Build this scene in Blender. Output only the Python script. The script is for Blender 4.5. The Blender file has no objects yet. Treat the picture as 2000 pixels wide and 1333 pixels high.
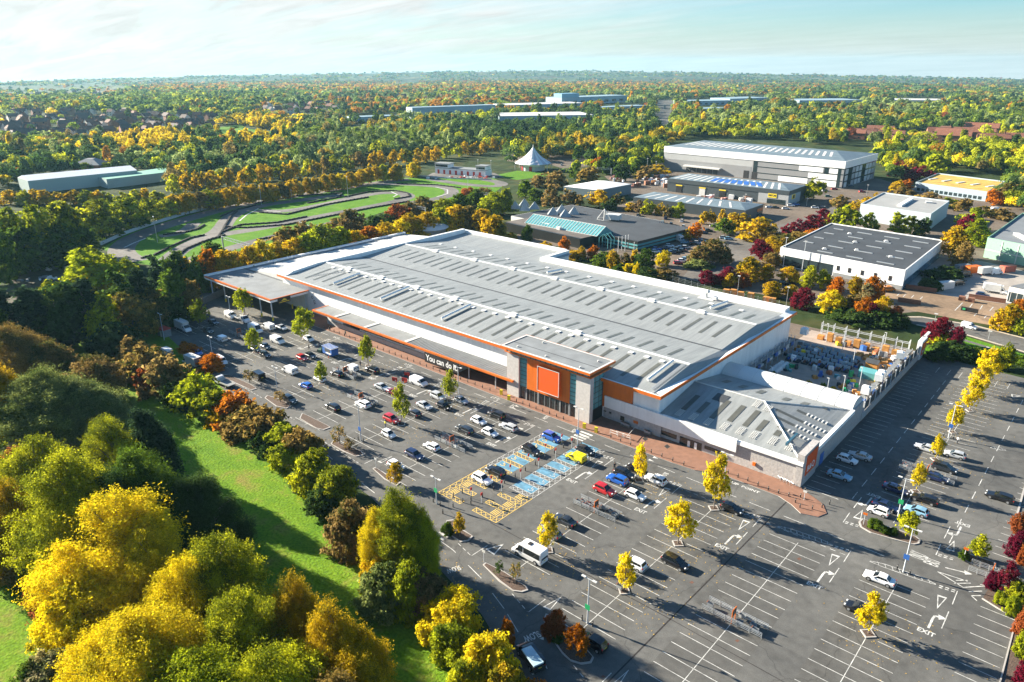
import bpy, math, random
import numpy as np
from mathutils import Vector, Matrix

random.seed(7)
RNG = np.random.default_rng(7)
SC = bpy.context.scene
COL = SC.collection
R = math.radians

# ---------------------------------------------------------------- camera
CAM_H = 77.0
FPX, PITCH, ROLL, YAW = 1425.82, R(20.856), R(-0.0889), R(-41.276)
_cp, _sp = math.cos(PITCH), math.sin(PITCH)
FWD = Vector((math.sin(YAW)*_cp, math.cos(YAW)*_cp, -_sp))
_r = Vector((math.cos(YAW), -math.sin(YAW), 0)); _u = _r.cross(FWD)
RIGHT = _r*math.cos(ROLL) + _u*math.sin(ROLL)
UP = -_r*math.sin(ROLL) + _u*math.cos(ROLL)
cd = bpy.data.cameras.new('camera'); cam = bpy.data.objects.new('camera', cd); COL.objects.link(cam)
cd.sensor_width = 36.0; cd.lens = 36.0*FPX/2000.0; cd.clip_start = 1.0; cd.clip_end = 30000.0
M = Matrix((RIGHT, UP, -FWD)).transposed().to_4x4(); M.translation = (0, 0, CAM_H)
cam.matrix_world = M
SC.camera = cam

# ---------------------------------------------------------------- light, sky, exposure
SUN_AZ, SUN_EL = R(192.5), R(21.0)            # direction towards the sun, measured from +X
sd = bpy.data.lights.new('sun', 'SUN'); sd.energy = 5.0; sd.angle = R(0.5); sd.color = (1.0, 0.90, 0.74)
sun = bpy.data.objects.new('sun', sd); COL.objects.link(sun)
_s = Vector((math.cos(SUN_AZ)*math.cos(SUN_EL), math.sin(SUN_AZ)*math.cos(SUN_EL), math.sin(SUN_EL)))
sun.rotation_euler = _s.to_track_quat('Z', 'Y').to_euler(); sun.location = (0, 0, 300)
W = bpy.data.worlds.new('World'); SC.world = W; W.use_nodes = True
nt = W.node_tree; nt.nodes.clear(); N = nt.nodes.new; L = nt.links.new
sky = N('ShaderNodeTexSky'); sky.sky_type = 'NISHITA'; sky.sun_disc = False
sky.sun_elevation = SUN_EL; sky.sun_rotation = math.pi/2 - SUN_AZ
sky.air_density = 1.0; sky.dust_density = 0.6; sky.ozone_density = 3.0
tc = N('ShaderNodeTexCoord'); sep = N('ShaderNodeSeparateXYZ'); L(tc.outputs['Generated'], sep.inputs[0])
# high cirrus: noise on the sky dome projected onto a flat layer
zc = N('ShaderNodeMath'); zc.operation = 'ADD'; zc.inputs[1].default_value = 0.12; L(sep.outputs[2], zc.inputs[0])
dv = N('ShaderNodeVectorMath'); dv.operation = 'DIVIDE'
cz = N('ShaderNodeCombineXYZ'); [L(zc.outputs[0], cz.inputs[i]) for i in range(3)]
L(tc.outputs['Generated'], dv.inputs[0]); L(cz.outputs[0], dv.inputs[1])
mp = N('ShaderNodeMapping'); mp.inputs['Rotation'].default_value = (0, 0, R(65)); mp.inputs['Scale'].default_value = (0.55, 2.1, 0.0)
L(dv.outputs[0], mp.inputs[0])
nz = N('ShaderNodeTexNoise'); nz.inputs['Scale'].default_value = 0.8; nz.inputs['Detail'].default_value = 9; nz.inputs['Roughness'].default_value = 0.58; nz.inputs['Distortion'].default_value = 0.5
L(mp.outputs[0], nz.inputs['Vector'])
cr = N('ShaderNodeMapRange'); cr.inputs['From Min'].default_value = 0.24; cr.inputs['From Max'].default_value = 0.66; L(nz.outputs[0], cr.inputs['Value'])
# more cloud towards the sun side (left), open sky on the right
az = N('ShaderNodeVectorMath'); az.operation = 'DOT_PRODUCT'; az.inputs[1].default_value = (RIGHT.x, RIGHT.y, 0); L(tc.outputs['Generated'], az.inputs[0])
am = N('ShaderNodeMapRange'); am.inputs['From Min'].default_value = 0.50; am.inputs['From Max'].default_value = -0.25; am.inputs['To Min'].default_value = 0.0; am.inputs['To Max'].default_value = 1.5; L(az.outputs['Value'], am.inputs['Value'])
mu = N('ShaderNodeMath'); mu.operation = 'MULTIPLY'; mu.use_clamp = True; L(cr.outputs[0], mu.inputs[0]); L(am.outputs[0], mu.inputs[1])
hz = N('ShaderNodeMapRange'); hz.inputs['From Min'].default_value = 0.062; hz.inputs['From Max'].default_value = 0.0; hz.inputs['To Min'].default_value = 0.0; hz.inputs['To Max'].default_value = 0.78; L(sep.outputs[2], hz.inputs['Value'])
mx0 = N('ShaderNodeMath'); mx0.operation = 'MAXIMUM'; L(mu.outputs[0], mx0.inputs[0]); L(hz.outputs[0], mx0.inputs[1])
fd = N('ShaderNodeMapRange'); fd.inputs['From Min'].default_value = 0.11; fd.inputs['From Max'].default_value = 0.26; fd.inputs['To Min'].default_value = 0.94; fd.inputs['To Max'].default_value = 0.0; L(sep.outputs[2], fd.inputs['Value'])
mc = N('ShaderNodeMath'); mc.operation = 'MULTIPLY'; L(fd.outputs[0], mc.inputs[1]); L(mx0.outputs[0], mc.inputs[0])
tn = N('ShaderNodeMix'); tn.data_type = 'RGBA'; tn.blend_type = 'MULTIPLY'; tn.inputs['Factor'].default_value = 1; tn.inputs['B'].default_value = (0.68, 0.94, 1.06, 1); L(sky.outputs[0], tn.inputs['A'])
mix = N('ShaderNodeMix'); mix.data_type = 'RGBA'; L(mc.outputs[0], mix.inputs['Factor'])
SKY_STRENGTH = 0.044
CLOUD = 0.222/SKY_STRENGTH
n2_ = N('ShaderNodeTexNoise'); n2_.inputs['Scale'].default_value = 2.0; n2_.inputs['Detail'].default_value = 7; n2_.inputs['Roughness'].default_value = .62; n2_.inputs['Distortion'].default_value = .8; L(mp.outputs[0], n2_.inputs['Vector'])
cb = N('ShaderNodeMapRange'); cb.inputs['From Min'].default_value = .3; cb.inputs['From Max'].default_value = .7; cb.inputs['To Min'].default_value = .86; cb.inputs['To Max'].default_value = 1.14; L(n2_.outputs[0], cb.inputs['Value'])
cv = N('ShaderNodeVectorMath'); cv.operation = 'SCALE'; cv.inputs[0].default_value = (CLOUD*.97, CLOUD*1.0, CLOUD*.985); L(cb.outputs[0], cv.inputs['Scale']); L(cv.outputs[0], mix.inputs['B'])
L(tn.outputs['Result'], mix.inputs['A'])
bg = N('ShaderNodeBackground'); bg.inputs['Strength'].default_value = SKY_STRENGTH; L(mix.outputs['Result'], bg.inputs[0])
wo = N('ShaderNodeOutputWorld'); L(bg.outputs[0], wo.inputs[0])
SC.view_settings.view_transform = 'Standard'; SC.view_settings.look = 'None'
SC.view_settings.exposure = 2.05; SC.view_settings.gamma = 1.0
SC.render.engine = 'CYCLES'
SC.cycles.max_bounces = 5; SC.cycles.diffuse_bounces = 3; SC.cycles.transmission_bounces = 3; SC.cycles.volume_bounces = 0; SC.cycles.transparent_max_bounces = 8
SC.cycles.use_denoising = True

# ---------------------------------------------------------------- helpers
def at(px, py, z=0.0):
    """point at height z seen at pixel (px,py) of the 2000x1333 photograph"""
    d = FWD + RIGHT*((px-1000.0)/FPX) - UP*((py-666.5)/FPX)
    t = (z-CAM_H)/d.z
    p = Vector((0, 0, CAM_H)) + d*t
    return Vector((p.x, p.y, z))
def proj(w):
    d = Vector(w) - Vector((0, 0, CAM_H)); s = d.dot(FWD)
    return 1000 + FPX*d.dot(RIGHT)/s, 666.5 - FPX*d.dot(UP)/s, s
def height_at(px, py, pt):
    b = at(px, py); lo, hi = 0.0, 60.0
    for _ in range(40):
        m = (lo+hi)/2
        if proj((b.x, b.y, m))[1] > pt: lo = m
        else: hi = m
    return m
def xz_on_y(px, py, y):
    d = FWD + RIGHT*((px-1000.0)/FPX) - UP*((py-666.5)/FPX)
    t = y/d.y
    return d.x*t, CAM_H + d.z*t
def yz_on_x(px, py, x):
    d = FWD + RIGHT*((px-1000.0)/FPX) - UP*((py-666.5)/FPX)
    t = x/d.x
    return d.y*t, CAM_H + d.z*t

MATS = {}
def mat(name, col, rough=0.7, var=0.12, scale=2.0, metal=0.0, bump=0.0, detail=4, spec=None, wave=None, objcol=False, coat=0.0, streak=None):
    if name in MATS: return MATS[name]
    m = bpy.data.materials.new(name); m.use_nodes = True
    t = m.node_tree; b = t.nodes['Principled BSDF']; n = t.nodes.new; l = t.links.new
    b.inputs['Roughness'].default_value = rough; b.inputs['Metallic'].default_value = metal
    if spec is not None: b.inputs['Specular IOR Level'].default_value = spec
    if coat: b.inputs['Coat Weight'].default_value = coat; b.inputs['Coat Roughness'].default_value = 0.05
    tcn = n('ShaderNodeTexCoord')
    no = n('ShaderNodeTexNoise'); no.inputs['Scale'].default_value = scale; no.inputs['Detail'].default_value = detail
    l(tcn.outputs['Object'], no.inputs['Vector'])
    mr = n('ShaderNodeMapRange'); mr.inputs['From Min'].default_value = 0.25; mr.inputs['From Max'].default_value = 0.75
    mr.inputs['To Min'].default_value = 1-var; mr.inputs['To Max'].default_value = 1+var
    l(no.outputs[0], mr.inputs['Value'])
    vm = n('ShaderNodeVectorMath'); vm.operation = 'SCALE'
    if objcol:
        oi = n('ShaderNodeObjectInfo'); l(oi.outputs['Color'], vm.inputs[0])
    else: vm.inputs[0].default_value = col[:3]
    l(mr.outputs[0], vm.inputs['Scale'])
    out = vm.outputs[0]
    if streak:                                 # long stains: (stretch vector, amount)
        ma = n('ShaderNodeMapping'); ma.inputs['Scale'].default_value = streak[0]; l(tcn.outputs['Object'], ma.inputs[0])
        ns = n('ShaderNodeTexNoise'); ns.inputs['Scale'].default_value = 1.0; ns.inputs['Detail'].default_value = 6; ns.inputs['Roughness'].default_value = .65; l(ma.outputs[0], ns.inputs['Vector'])
        rs = n('ShaderNodeMapRange'); rs.inputs['From Min'].default_value = .38; rs.inputs['From Max'].default_value = .66; rs.inputs['To Min'].default_value = 1.0; rs.inputs['To Max'].default_value = 1-streak[1]; l(ns.outputs[0], rs.inputs['Value'])
        v3 = n('ShaderNodeVectorMath'); v3.operation = 'SCALE'; l(out, v3.inputs[0]); l(rs.outputs[0], v3.inputs['Scale']); out = v3.outputs[0]
    if wave:                                   # ribbed sheet: (axis, scale, depth)
        w = n('ShaderNodeTexWave'); w.bands_direction = wave[0]; w.inputs['Scale'].default_value = wave[1]; w.inputs['Distortion'].default_value = 0
        l(tcn.outputs['Object'], w.inputs['Vector'])
        r2 = n('ShaderNodeMapRange'); r2.inputs['To Min'].default_value = 1-wave[2]; r2.inputs['To Max'].default_value = 1.0; l(w.outputs[1], r2.inputs['Value'])
        v2 = n('ShaderNodeVectorMath'); v2.operation = 'SCALE'; l(out, v2.inputs[0]); l(r2.outputs[0], v2.inputs['Scale']); out = v2.outputs[0]
        bm_ = n('ShaderNodeBump'); bm_.inputs['Strength'].default_value = 0.25; bm_.inputs['Distance'].default_value = 0.05
        l(w.outputs[1], bm_.inputs['Height']); l(bm_.outputs[0], b.inputs['Normal'])
    elif bump:
        bm_ = n('ShaderNodeBump'); bm_.inputs['Strength'].default_value = bump; bm_.inputs['Distance'].default_value = 0.1
        l(no.outputs[0], bm_.inputs['Height']); l(bm_.outputs[0], b.inputs['Normal'])
    l(out, b.inputs['Base Color'])
    MATS[name] = m; return m

class MB:
    def __init__(s): s.v = []; s.f = []; s.m = []
    def face(s, pts, m=0):
        i = len(s.v); s.v += [tuple(p) for p in pts]; s.f.append(tuple(range(i, i+len(pts)))); s.m.append(m); return s
    def box(s, x0, x1, y0, y1, z0, z1, m=0, top=None, bottom=True):
        p = [(x0,y0,z0),(x1,y0,z0),(x1,y1,z0),(x0,y1,z0),(x0,y0,z1),(x1,y0,z1),(x1,y1,z1),(x0,y1,z1)]
        i = len(s.v); s.v += p
        fs = [(0,1,5,4),(1,2,6,5),(2,3,7,6),(3,0,4,7),(4,5,6,7)] + ([(3,2,1,0)] if bottom else [])
        for k, f in enumerate(fs): s.f.append(tuple(i+a for a in f)); s.m.append(top if (k == 4 and top is not None) else m)
        return s
    def obox(s, c, sx, sy, z0, z1, rz=0, m=0, taper=1.0):
        ca, sa = math.cos(rz), math.sin(rz); i = len(s.v)
        for z, k in ((z0, 1.0), (z1, taper)):
            for a, b in ((-1,-1),(1,-1),(1,1),(-1,1)):
                x, y = a*sx/2*k, b*sy/2*k
                s.v.append((c[0]+x*ca-y*sa, c[1]+x*sa+y*ca, z))
        for f in [(0,1,5,4),(1,2,6,5),(2,3,7,6),(3,0,4,7),(4,5,6,7),(3,2,1,0)]: s.f.append(tuple(i+a for a in f)); s.m.append(m)
        return s
    def prism(s, pts, z0, z1, m=0, top=None, bottom=False):
        area = sum(pts[k][0]*pts[(k+1)%len(pts)][1]-pts[(k+1)%len(pts)][0]*pts[k][1] for k in range(len(pts)))
        if area < 0: pts = pts[::-1]
        i = len(s.v); n = len(pts)
        s.v += [(p[0], p[1], z0) for p in pts] + [(p[0], p[1], z1) for p in pts]
        for k in range(n): s.f.append((i+k, i+(k+1) % n, i+n+(k+1) % n, i+n+k)); s.m.append(m)
        s.f.append(tuple(i+n+k for k in range(n))); s.m.append(m if top is None else top)
        if bottom: s.f.append(tuple(i+k for k in reversed(range(n)))); s.m.append(m)
        return s
    def tube(s, a, b, r, n=6, m=0, r2=None, cap=True):
        a, b = Vector(a), Vector(b); d = (b-a)
        if d.length < 1e-6: return s
        d.normalize(); u = d.orthogonal().normalized(); w = d.cross(u); i = len(s.v); r2 = r if r2 is None else r2
        for c, rr in ((a, r), (b, r2)):
            for k in range(n):
                t = 2*math.pi*k/n; s.v.append(tuple(c+u*rr*math.cos(t)+w*rr*math.sin(t)))
        for k in range(n): s.f.append((i+k, i+(k+1) % n, i+n+(k+1) % n, i+n+k)); s.m.append(m)
        if cap:
            s.f.append(tuple(i+k for k in reversed(range(n)))); s.m.append(m)
            s.f.append(tuple(i+n+k for k in range(n))); s.m.append(m)
        return s
    def path(s, pts, r, n=5, m=0):
        for a, b in zip(pts, pts[1:]): s.tube(a, b, r, n, m)
        return s
    def loft(s, secs, m=0, cap=True):
        i = len(s.v); n = len(secs[0])
        for q in secs: s.v += [tuple(p) for p in q]
        for k in range(len(secs)-1):
            for j in range(n):
                s.f.append((i+k*n+j, i+k*n+(j+1) % n, i+(k+1)*n+(j+1) % n, i+(k+1)*n+j)); s.m.append(m)
        if cap:
            s.f.append(tuple(i+j for j in reversed(range(n)))); s.m.append(m)
            e = i+(len(secs)-1)*n; s.f.append(tuple(e+j for j in range(n))); s.m.append(m)
        return s
    def strip(s, a, b, w, z, m=0):             # flat painted line on the ground
        a, b = Vector((a[0], a[1])), Vector((b[0], b[1])); d = (b-a).normalized(); q = Vector((-d.y, d.x))*w/2
        return s.face([(*(a-q), z), (*(b-q), z), (*(b+q), z), (*(a+q), z)], m)
    def sheet(s, pts, z, m=0):
        area = sum(pts[k][0]*pts[(k+1)%len(pts)][1]-pts[(k+1)%len(pts)][0]*pts[k][1] for k in range(len(pts)))
        if area < 0: pts = pts[::-1]
        return s.face([(p[0], p[1], z) for p in pts], m)
    def mesh(s, name, mats, smooth=False):
        me = bpy.data.meshes.new(name); me.from_pydata(s.v, [], s.f)
        for mm in (mats if isinstance(mats, (list, tuple)) else [mats]): me.materials.append(mm)
        if any(s.m): me.polygons.foreach_set('material_index', s.m)
        if smooth: me.polygons.foreach_set('use_smooth', [True]*len(s.f))
        me.update(); return me
    def build(s, name, mats, parent=None, smooth=False):
        return link(name, s.mesh(name, mats, smooth), parent)
def link(name, data, parent=None):
    o = bpy.data.objects.new(name, data); COL.objects.link(o)
    if parent is not None:
        o.parent = parent
        if parent.parent is None and parent.type == 'EMPTY' and not parent.get('local'):
            o.matrix_parent_inverse = Matrix.Translation(parent.location).inverted()
        elif parent.type == 'MESH' and parent.parent is None and not parent.get('local'):
            o.matrix_parent_inverse = Matrix.Translation(parent.location).inverted()
    return o
def thing(name, label, cat, loc=(0, 0, 0), group=None, rz=0.0, local=False):
    o = bpy.data.objects.new(name, None); COL.objects.link(o); o.location = loc; o.rotation_euler = (0, 0, rz); o.empty_display_size = 0.5
    if local: o['local'] = 1
    return tag(o, label, cat, group)
def tag(o, label, cat, group=None, kind=None):
    o['label'] = label; o['category'] = cat
    if group: o['group'] = group
    if kind: o['kind'] = kind
    return o
def structure(o):
    o['kind'] = 'structure'; return o
def copy_tree(o, parent=None):
    c = o.copy(); COL.objects.link(c)
    if parent is not None: c.parent = parent
    for ch in o.children: copy_tree(ch, c)
    return c
_fonts = {}
def text_mesh(body, size=1.0, thick=0.0):
    k = (body, size, thick)
    if k in _fonts: return _fonts[k]
    cu = bpy.data.curves.new('t', 'FONT'); cu.body = body; cu.size = size; cu.align_x = 'CENTER'; cu.align_y = 'CENTER'; cu.extrude = thick; cu.resolution_u = 3
    cu.offset = 0.02*size
    o = bpy.data.objects.new('t', cu); COL.objects.link(o)
    bpy.context.view_layer.update()
    me = bpy.data.meshes.new_from_object(o.evaluated_get(bpy.context.evaluated_depsgraph_get()))
    bpy.data.objects.remove(o); _fonts[k] = me; return me
def add_text(mb, body, c, xdir, ydir, w, h, m=0):
    """flat lettering: body centred at c, running along xdir, tops towards ydir, w wide and h tall"""
    me = text_mesh(body); co = np.array([v.co[:] for v in me.vertices])
    lo, hi = co.min(0), co.max(0); co = (co-(lo+hi)/2)/np.maximum(hi-lo, 1e-6)
    X, Y, c = Vector(xdir).normalized(), Vector(ydir).normalized(), Vector(c); i = len(mb.v)
    mb.v += [tuple(c + X*p[0]*w + Y*p[1]*h) for p in co]
    for p in me.polygons: mb.f.append(tuple(i+k for k in p.vertices)); mb.m.append(m)
def pip(x, y, poly):
    ins = False; j = len(poly)-1
    for i in range(len(poly)):
        xi, yi = poly[i]; xj, yj = poly[j]
        if (yi > y) != (yj > y) and x < (xj-xi)*(y-yi)/(yj-yi)+xi: ins = not ins
        j = i
    return ins

WHITE = mat('white_cladding', (0.82, 0.83, 0.82), 0.45, 0.04, 0.3, streak=((.9, .9, .08), .12))
OFFW = mat('off_white', (0.55, 0.55, 0.53), 0.6, 0.1, 0.8)
ORANGE = mat('orange_panel', (0.62, 0.14, 0.008), 0.45, 0.08, 0.5, streak=((.8, .8, .1), .18))
ORANGE2 = mat('orange_sign', (0.70, 0.09, 0.005), 0.5, 0.03, 0.5)
BLACK = mat('black_paint', (0.012, 0.012, 0.014), 0.5, 0.1)
DKGREY = mat('dark_grey', (0.045, 0.05, 0.055), 0.6, 0.15)
MIDGREY = mat('mid_grey', (0.2, 0.21, 0.215), 0.6, 0.12)
STEEL = mat('galvanised_steel', (0.42, 0.44, 0.45), 0.4, 0.1, 3.0, metal=0.5)
POLE = mat('pale_grey_pole', (0.5, 0.53, 0.55), 0.4, 0.05)
BLOCK = mat('pale_blockwork', (0.38, 0.36, 0.345), 0.85, 0.2, 2.2, bump=0.4)
GLASS = mat('dark_glass', (0.01, 0.025, 0.03), 0.06, 0.2, 0.4, spec=0.8)
TEALGLASS = mat('teal_glass', (0.10, 0.30, 0.32), 0.08, 0.15, 0.4, spec=0.8)
ROOFG = mat('grey_roof_sheet', (0.30, 0.315, 0.31), 0.5, 0.06, 0.08, wave=('X', 3.2, 0.12), streak=((1.1, .06, 1), .24))
FELT = mat('grey_roof_membrane', (0.205, 0.22, 0.228), 0.75, 0.12, 0.3, streak=((.25, .25, 1), .22))
KERB = mat('concrete_kerb', (0.36, 0.34, 0.32), 0.85, 0.12, 3)
MULCH = mat('bark_mulch', (0.085, 0.055, 0.04), 0.95, 0.6, 6, bump=0.6)
PAINT = mat('road_paint_white', (0.62, 0.62, 0.59), 0.7, 0.28, 2.6, detail=8, streak=((.9, .9, 1), .5))
YPAINT = mat('road_paint_yellow', (0.78, 0.53, 0.12), 0.7, 0.12, 1.5)
TIMBER = mat('orange_timber', (0.48, 0.22, 0.05), 0.8, 0.25, 1.5)
REDM = mat('red_paint', (0.5, 0.03, 0.02), 0.5, 0.1)
YELLOWM = mat('yellow_paint', (0.8, 0.6, 0.02), 0.5, 0.06)
GREENM = mat('green_sign', (0.02, 0.33, 0.12), 0.5, 0.06)
BLUEM = mat('blue_paint', (0.03, 0.12, 0.4), 0.5, 0.06)
BRICK = mat('red_brick', (0.22, 0.10, 0.06), 0.9, 0.25, 3)
TILE = mat('brown_roof_tile', (0.16, 0.075, 0.05), 0.9, 0.3, 1.5)
TRUNK = mat('tree_bark', (0.19, 0.155, 0.12), 0.95, 0.3, 5)
# ================================================================ terrain
def skyline(px):                                # height of the horizon line in the photograph
    return np.interp(px, [-3000, 0, 300, 500, 1000, 1200, 1400, 1700, 2000, 5000], [153, 151, 147, 143.5, 138, 139, 141.5, 146, 149.5, 152])
def terrain_z(x, y):
    """flat near the camera, sinking gently to a broad valley, then a line of low hills"""
    r = np.hypot(x, y); a = np.arctan2(x*RIGHT.x+y*RIGHT.y, x*FWD.x/_cp+y*FWD.y/_cp)
    px = 1000+FPX*np.tan(np.clip(a, -1.2, 1.2))*1.0
    ang = (skyline(px)-123.5)/FPX
    zh = CAM_H - 7600*ang
    z = np.interp(r, [0, 1500, 4000, 5600], [0, 0, -34, -50])
    z = z+np.where(r > 2200, np.sin(x*0.0031+1.3)*np.cos(y*0.0027)*7*np.clip((r-2200)/1500, 0, 1), 0)
    k = np.clip((r-5200)/2400, 0, 1); k = k*k*(3-2*k)
    return z*(1-k)+zh*k + np.where(r > 4200, 5*np.sin(x*0.011+y*0.006)*np.sin(y*0.013-x*.004), 0)*np.clip((r-4200)/1500, 0, 1)
rings = np.concatenate([[0, 60, 120, 200, 300, 420, 560, 720, 900, 1100, 1300, 1500], np.linspace(1700, 7600, 90), [9500, 12000]])
na = 360
tv, tf = [], []
for i, rr in enumerate(rings):
    th = np.arange(na)*2*np.pi/na; x = rr*np.cos(th); y = rr*np.sin(th)
    z = terrain_z(x, y) if rr <= 7600 else np.full(na, -500.0*(rr-7600)/1900)+terrain_z(7600*np.cos(th), 7600*np.sin(th))
    tv += list(zip(x, y, z))
for i in range(len(rings)-1):
    for k in range(na):
        a, b = i*na+k, i*na+(k+1) % na; tf.append((a, b, b+na, a+na))
me = bpy.data.meshes.new('ground'); me.from_pydata(tv, [], tf); me.polygons.foreach_set('use_smooth', [True]*len(tf))
gm = bpy.data.materials.new('ground_cover'); gm.use_nodes = True; t = gm.node_tree; b = t.nodes['Principled BSDF']; n = t.nodes.new; l = t.links.new
b.inputs['Roughness'].default_value = 1; b.inputs['Specular IOR Level'].default_value = 0.1
tcn = n('ShaderNodeTexCoord')
n1 = n('ShaderNodeTexNoise'); n1.inputs['Scale'].default_value = 0.05; n1.inputs['Detail'].default_value = 8; l(tcn.outputs['Object'], n1.inputs[0])
r1 = n('ShaderNodeValToRGB'); e = r1.color_ramp.elements
e[0].position = .3; e[0].color = (.018, .03, .010, 1); e[1].position = .7; e[1].color = (.07, .065, .022, 1)
x = e.new(.5); x.color = (.03, .05, .014, 1); l(n1.outputs[0], r1.inputs[0])
# far country: patchwork of woods and fields
vo = n('ShaderNodeTexVoronoi'); vo.inputs['Scale'].default_value = 0.0042; l(tcn.outputs['Object'], vo.inputs['Vector'])
r2 = n('ShaderNodeValToRGB'); r2.color_ramp.interpolation = 'CONSTANT'; e = r2.color_ramp.elements
e[0].position = 0; e[0].color = (.035, .055, .02, 1); e[1].position = .62; e[1].color = (.17, .145, .075, 1)
for p_, c_ in ((.3, (.05, .07, .025, 1)), (.45, (.07, .10, .03, 1)), (.75, (.09, .06, .025, 1)), (.85, (.11, .14, .05, 1))):
    x = e.new(p_); x.color = c_
sepc = n('ShaderNodeSeparateColor'); l(vo.outputs['Color'], sepc.inputs[0]); l(sepc.outputs[0], r2.inputs[0])
n2 = n('ShaderNodeTexNoise'); n2.inputs['Scale'].default_value = 0.02; n2.inputs['Detail'].default_value = 10; n2.inputs['Roughness'].default_value = .7; l(tcn.outputs['Object'], n2.inputs[0])
r3 = n('ShaderNodeMapRange'); r3.inputs['From Min'].default_value = .46; r3.inputs['From Max'].default_value = .54; l(n2.outputs[0], r3.inputs['Value'])
n3 = n('ShaderNodeTexNoise'); n3.inputs['Scale'].default_value = 0.03; n3.inputs['Detail'].default_value = 3; l(tcn.outputs['Object'], n3.inputs[0])
r4 = n('ShaderNodeValToRGB'); e = r4.color_ramp.elements
e[0].position = .40; e[0].color = (.006, .016, .010, 1); e[1].position = .66; e[1].color = (.10, .075, .022, 1)
x = e.new(.52); x.color = (.035, .05, .014, 1); l(n3.outputs[0], r4.inputs[0])
mA = n('ShaderNodeMix'); mA.data_type = 'RGBA'; l(r3.outputs[0], mA.inputs['Factor']); l(r2.outputs[0], mA.inputs['A']); l(r4.outputs[0], mA.inputs['B'])
geo = n('ShaderNodeVectorMath'); geo.operation = 'LENGTH'; l(tcn.outputs['Object'], geo.inputs[0])
r5 = n('ShaderNodeMapRange'); r5.inputs['From Min'].default_value = 1800; r5.inputs['From Max'].default_value = 2600; l(geo.outputs['Value'], r5.inputs['Value'])
mB_ = n('ShaderNodeMix'); mB_.data_type = 'RGBA'; l(r5.outputs[0], mB_.inputs['Factor']); l(r1.outputs[0], mB_.inputs['A']); l(mA.outputs['Result'], mB_.inputs['B'])
l(mB_.outputs['Result'], b.inputs['Base Color'])
bp = n('ShaderNodeBump'); bp.inputs['Strength'].default_value = .8; bp.inputs['Distance'].default_value = 6; l(n3.outputs[0], bp.inputs['Height']); l(bp.outputs[0], b.inputs['Normal'])
me.materials.append(gm); structure(link('ground', me))

def pxs(pts, z=0.0): return [at(p[0], p[1], z)[:2] for p in pts]
def sheet(name, pts, z, m, px=True):
    return structure(MB().sheet(pxs(pts) if px else pts, z, m=0).build(name, m))

# ---- materials of the open ground
def grass_mat(name, c1, c2, c3):
    m = bpy.data.materials.new(name); m.use_nodes = True; t = m.node_tree; b = t.nodes['Principled BSDF']; n = t.nodes.new; l = t.links.new
    b.inputs['Roughness'].default_value = 1; b.inputs['Specular IOR Level'].default_value = .1
    tcn = n('ShaderNodeTexCoord')
    a = n('ShaderNodeTexNoise'); a.inputs['Scale'].default_value = .16; a.inputs['Detail'].default_value = 9; a.inputs['Roughness'].default_value = .65; l(tcn.outputs['Object'], a.inputs[0])
    r = n('ShaderNodeValToRGB'); e = r.color_ramp.elements
    e[0].position = .33; e[0].color = (*c1, 1); e[1].position = .68; e[1].color = (*c3, 1); x = e.new(.52); x.color = (*c2, 1)
    l(a.outputs[0], r.inputs[0])
    f = n('ShaderNodeTexNoise'); f.inputs['Scale'].default_value = 2.2; f.inputs['Detail'].default_value = 5; l(tcn.outputs['Object'], f.inputs[0])
    mr = n('ShaderNodeMapRange'); mr.inputs['From Min'].default_value = .3; mr.inputs['From Max'].default_value = .7; mr.inputs['To Min'].default_value = .65; mr.inputs['To Max'].default_value = 1.25; l(f.outputs[0], mr.inputs['Value'])
    v = n('ShaderNodeVectorMath'); v.operation = 'SCALE'; l(r.outputs[0], v.inputs[0]); l(mr.outputs[0], v.inputs['Scale']); l(v.outputs[0], b.inputs['Base Color'])
    bp = n('ShaderNodeBump'); bp.inputs['Strength'].default_value = .7; bp.inputs['Distance'].default_value = .25; l(f.outputs[0], bp.inputs['Height']); l(bp.outputs[0], b.inputs['Normal'])
    return m
GRASS = grass_mat('meadow_grass', (.080, .175, .009), (.125, .225, .012), (.20, .185, .04))
LAWN = grass_mat('mown_grass', (.065, .165, .009), (.09, .215, .012), (.13, .23, .022))
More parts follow.
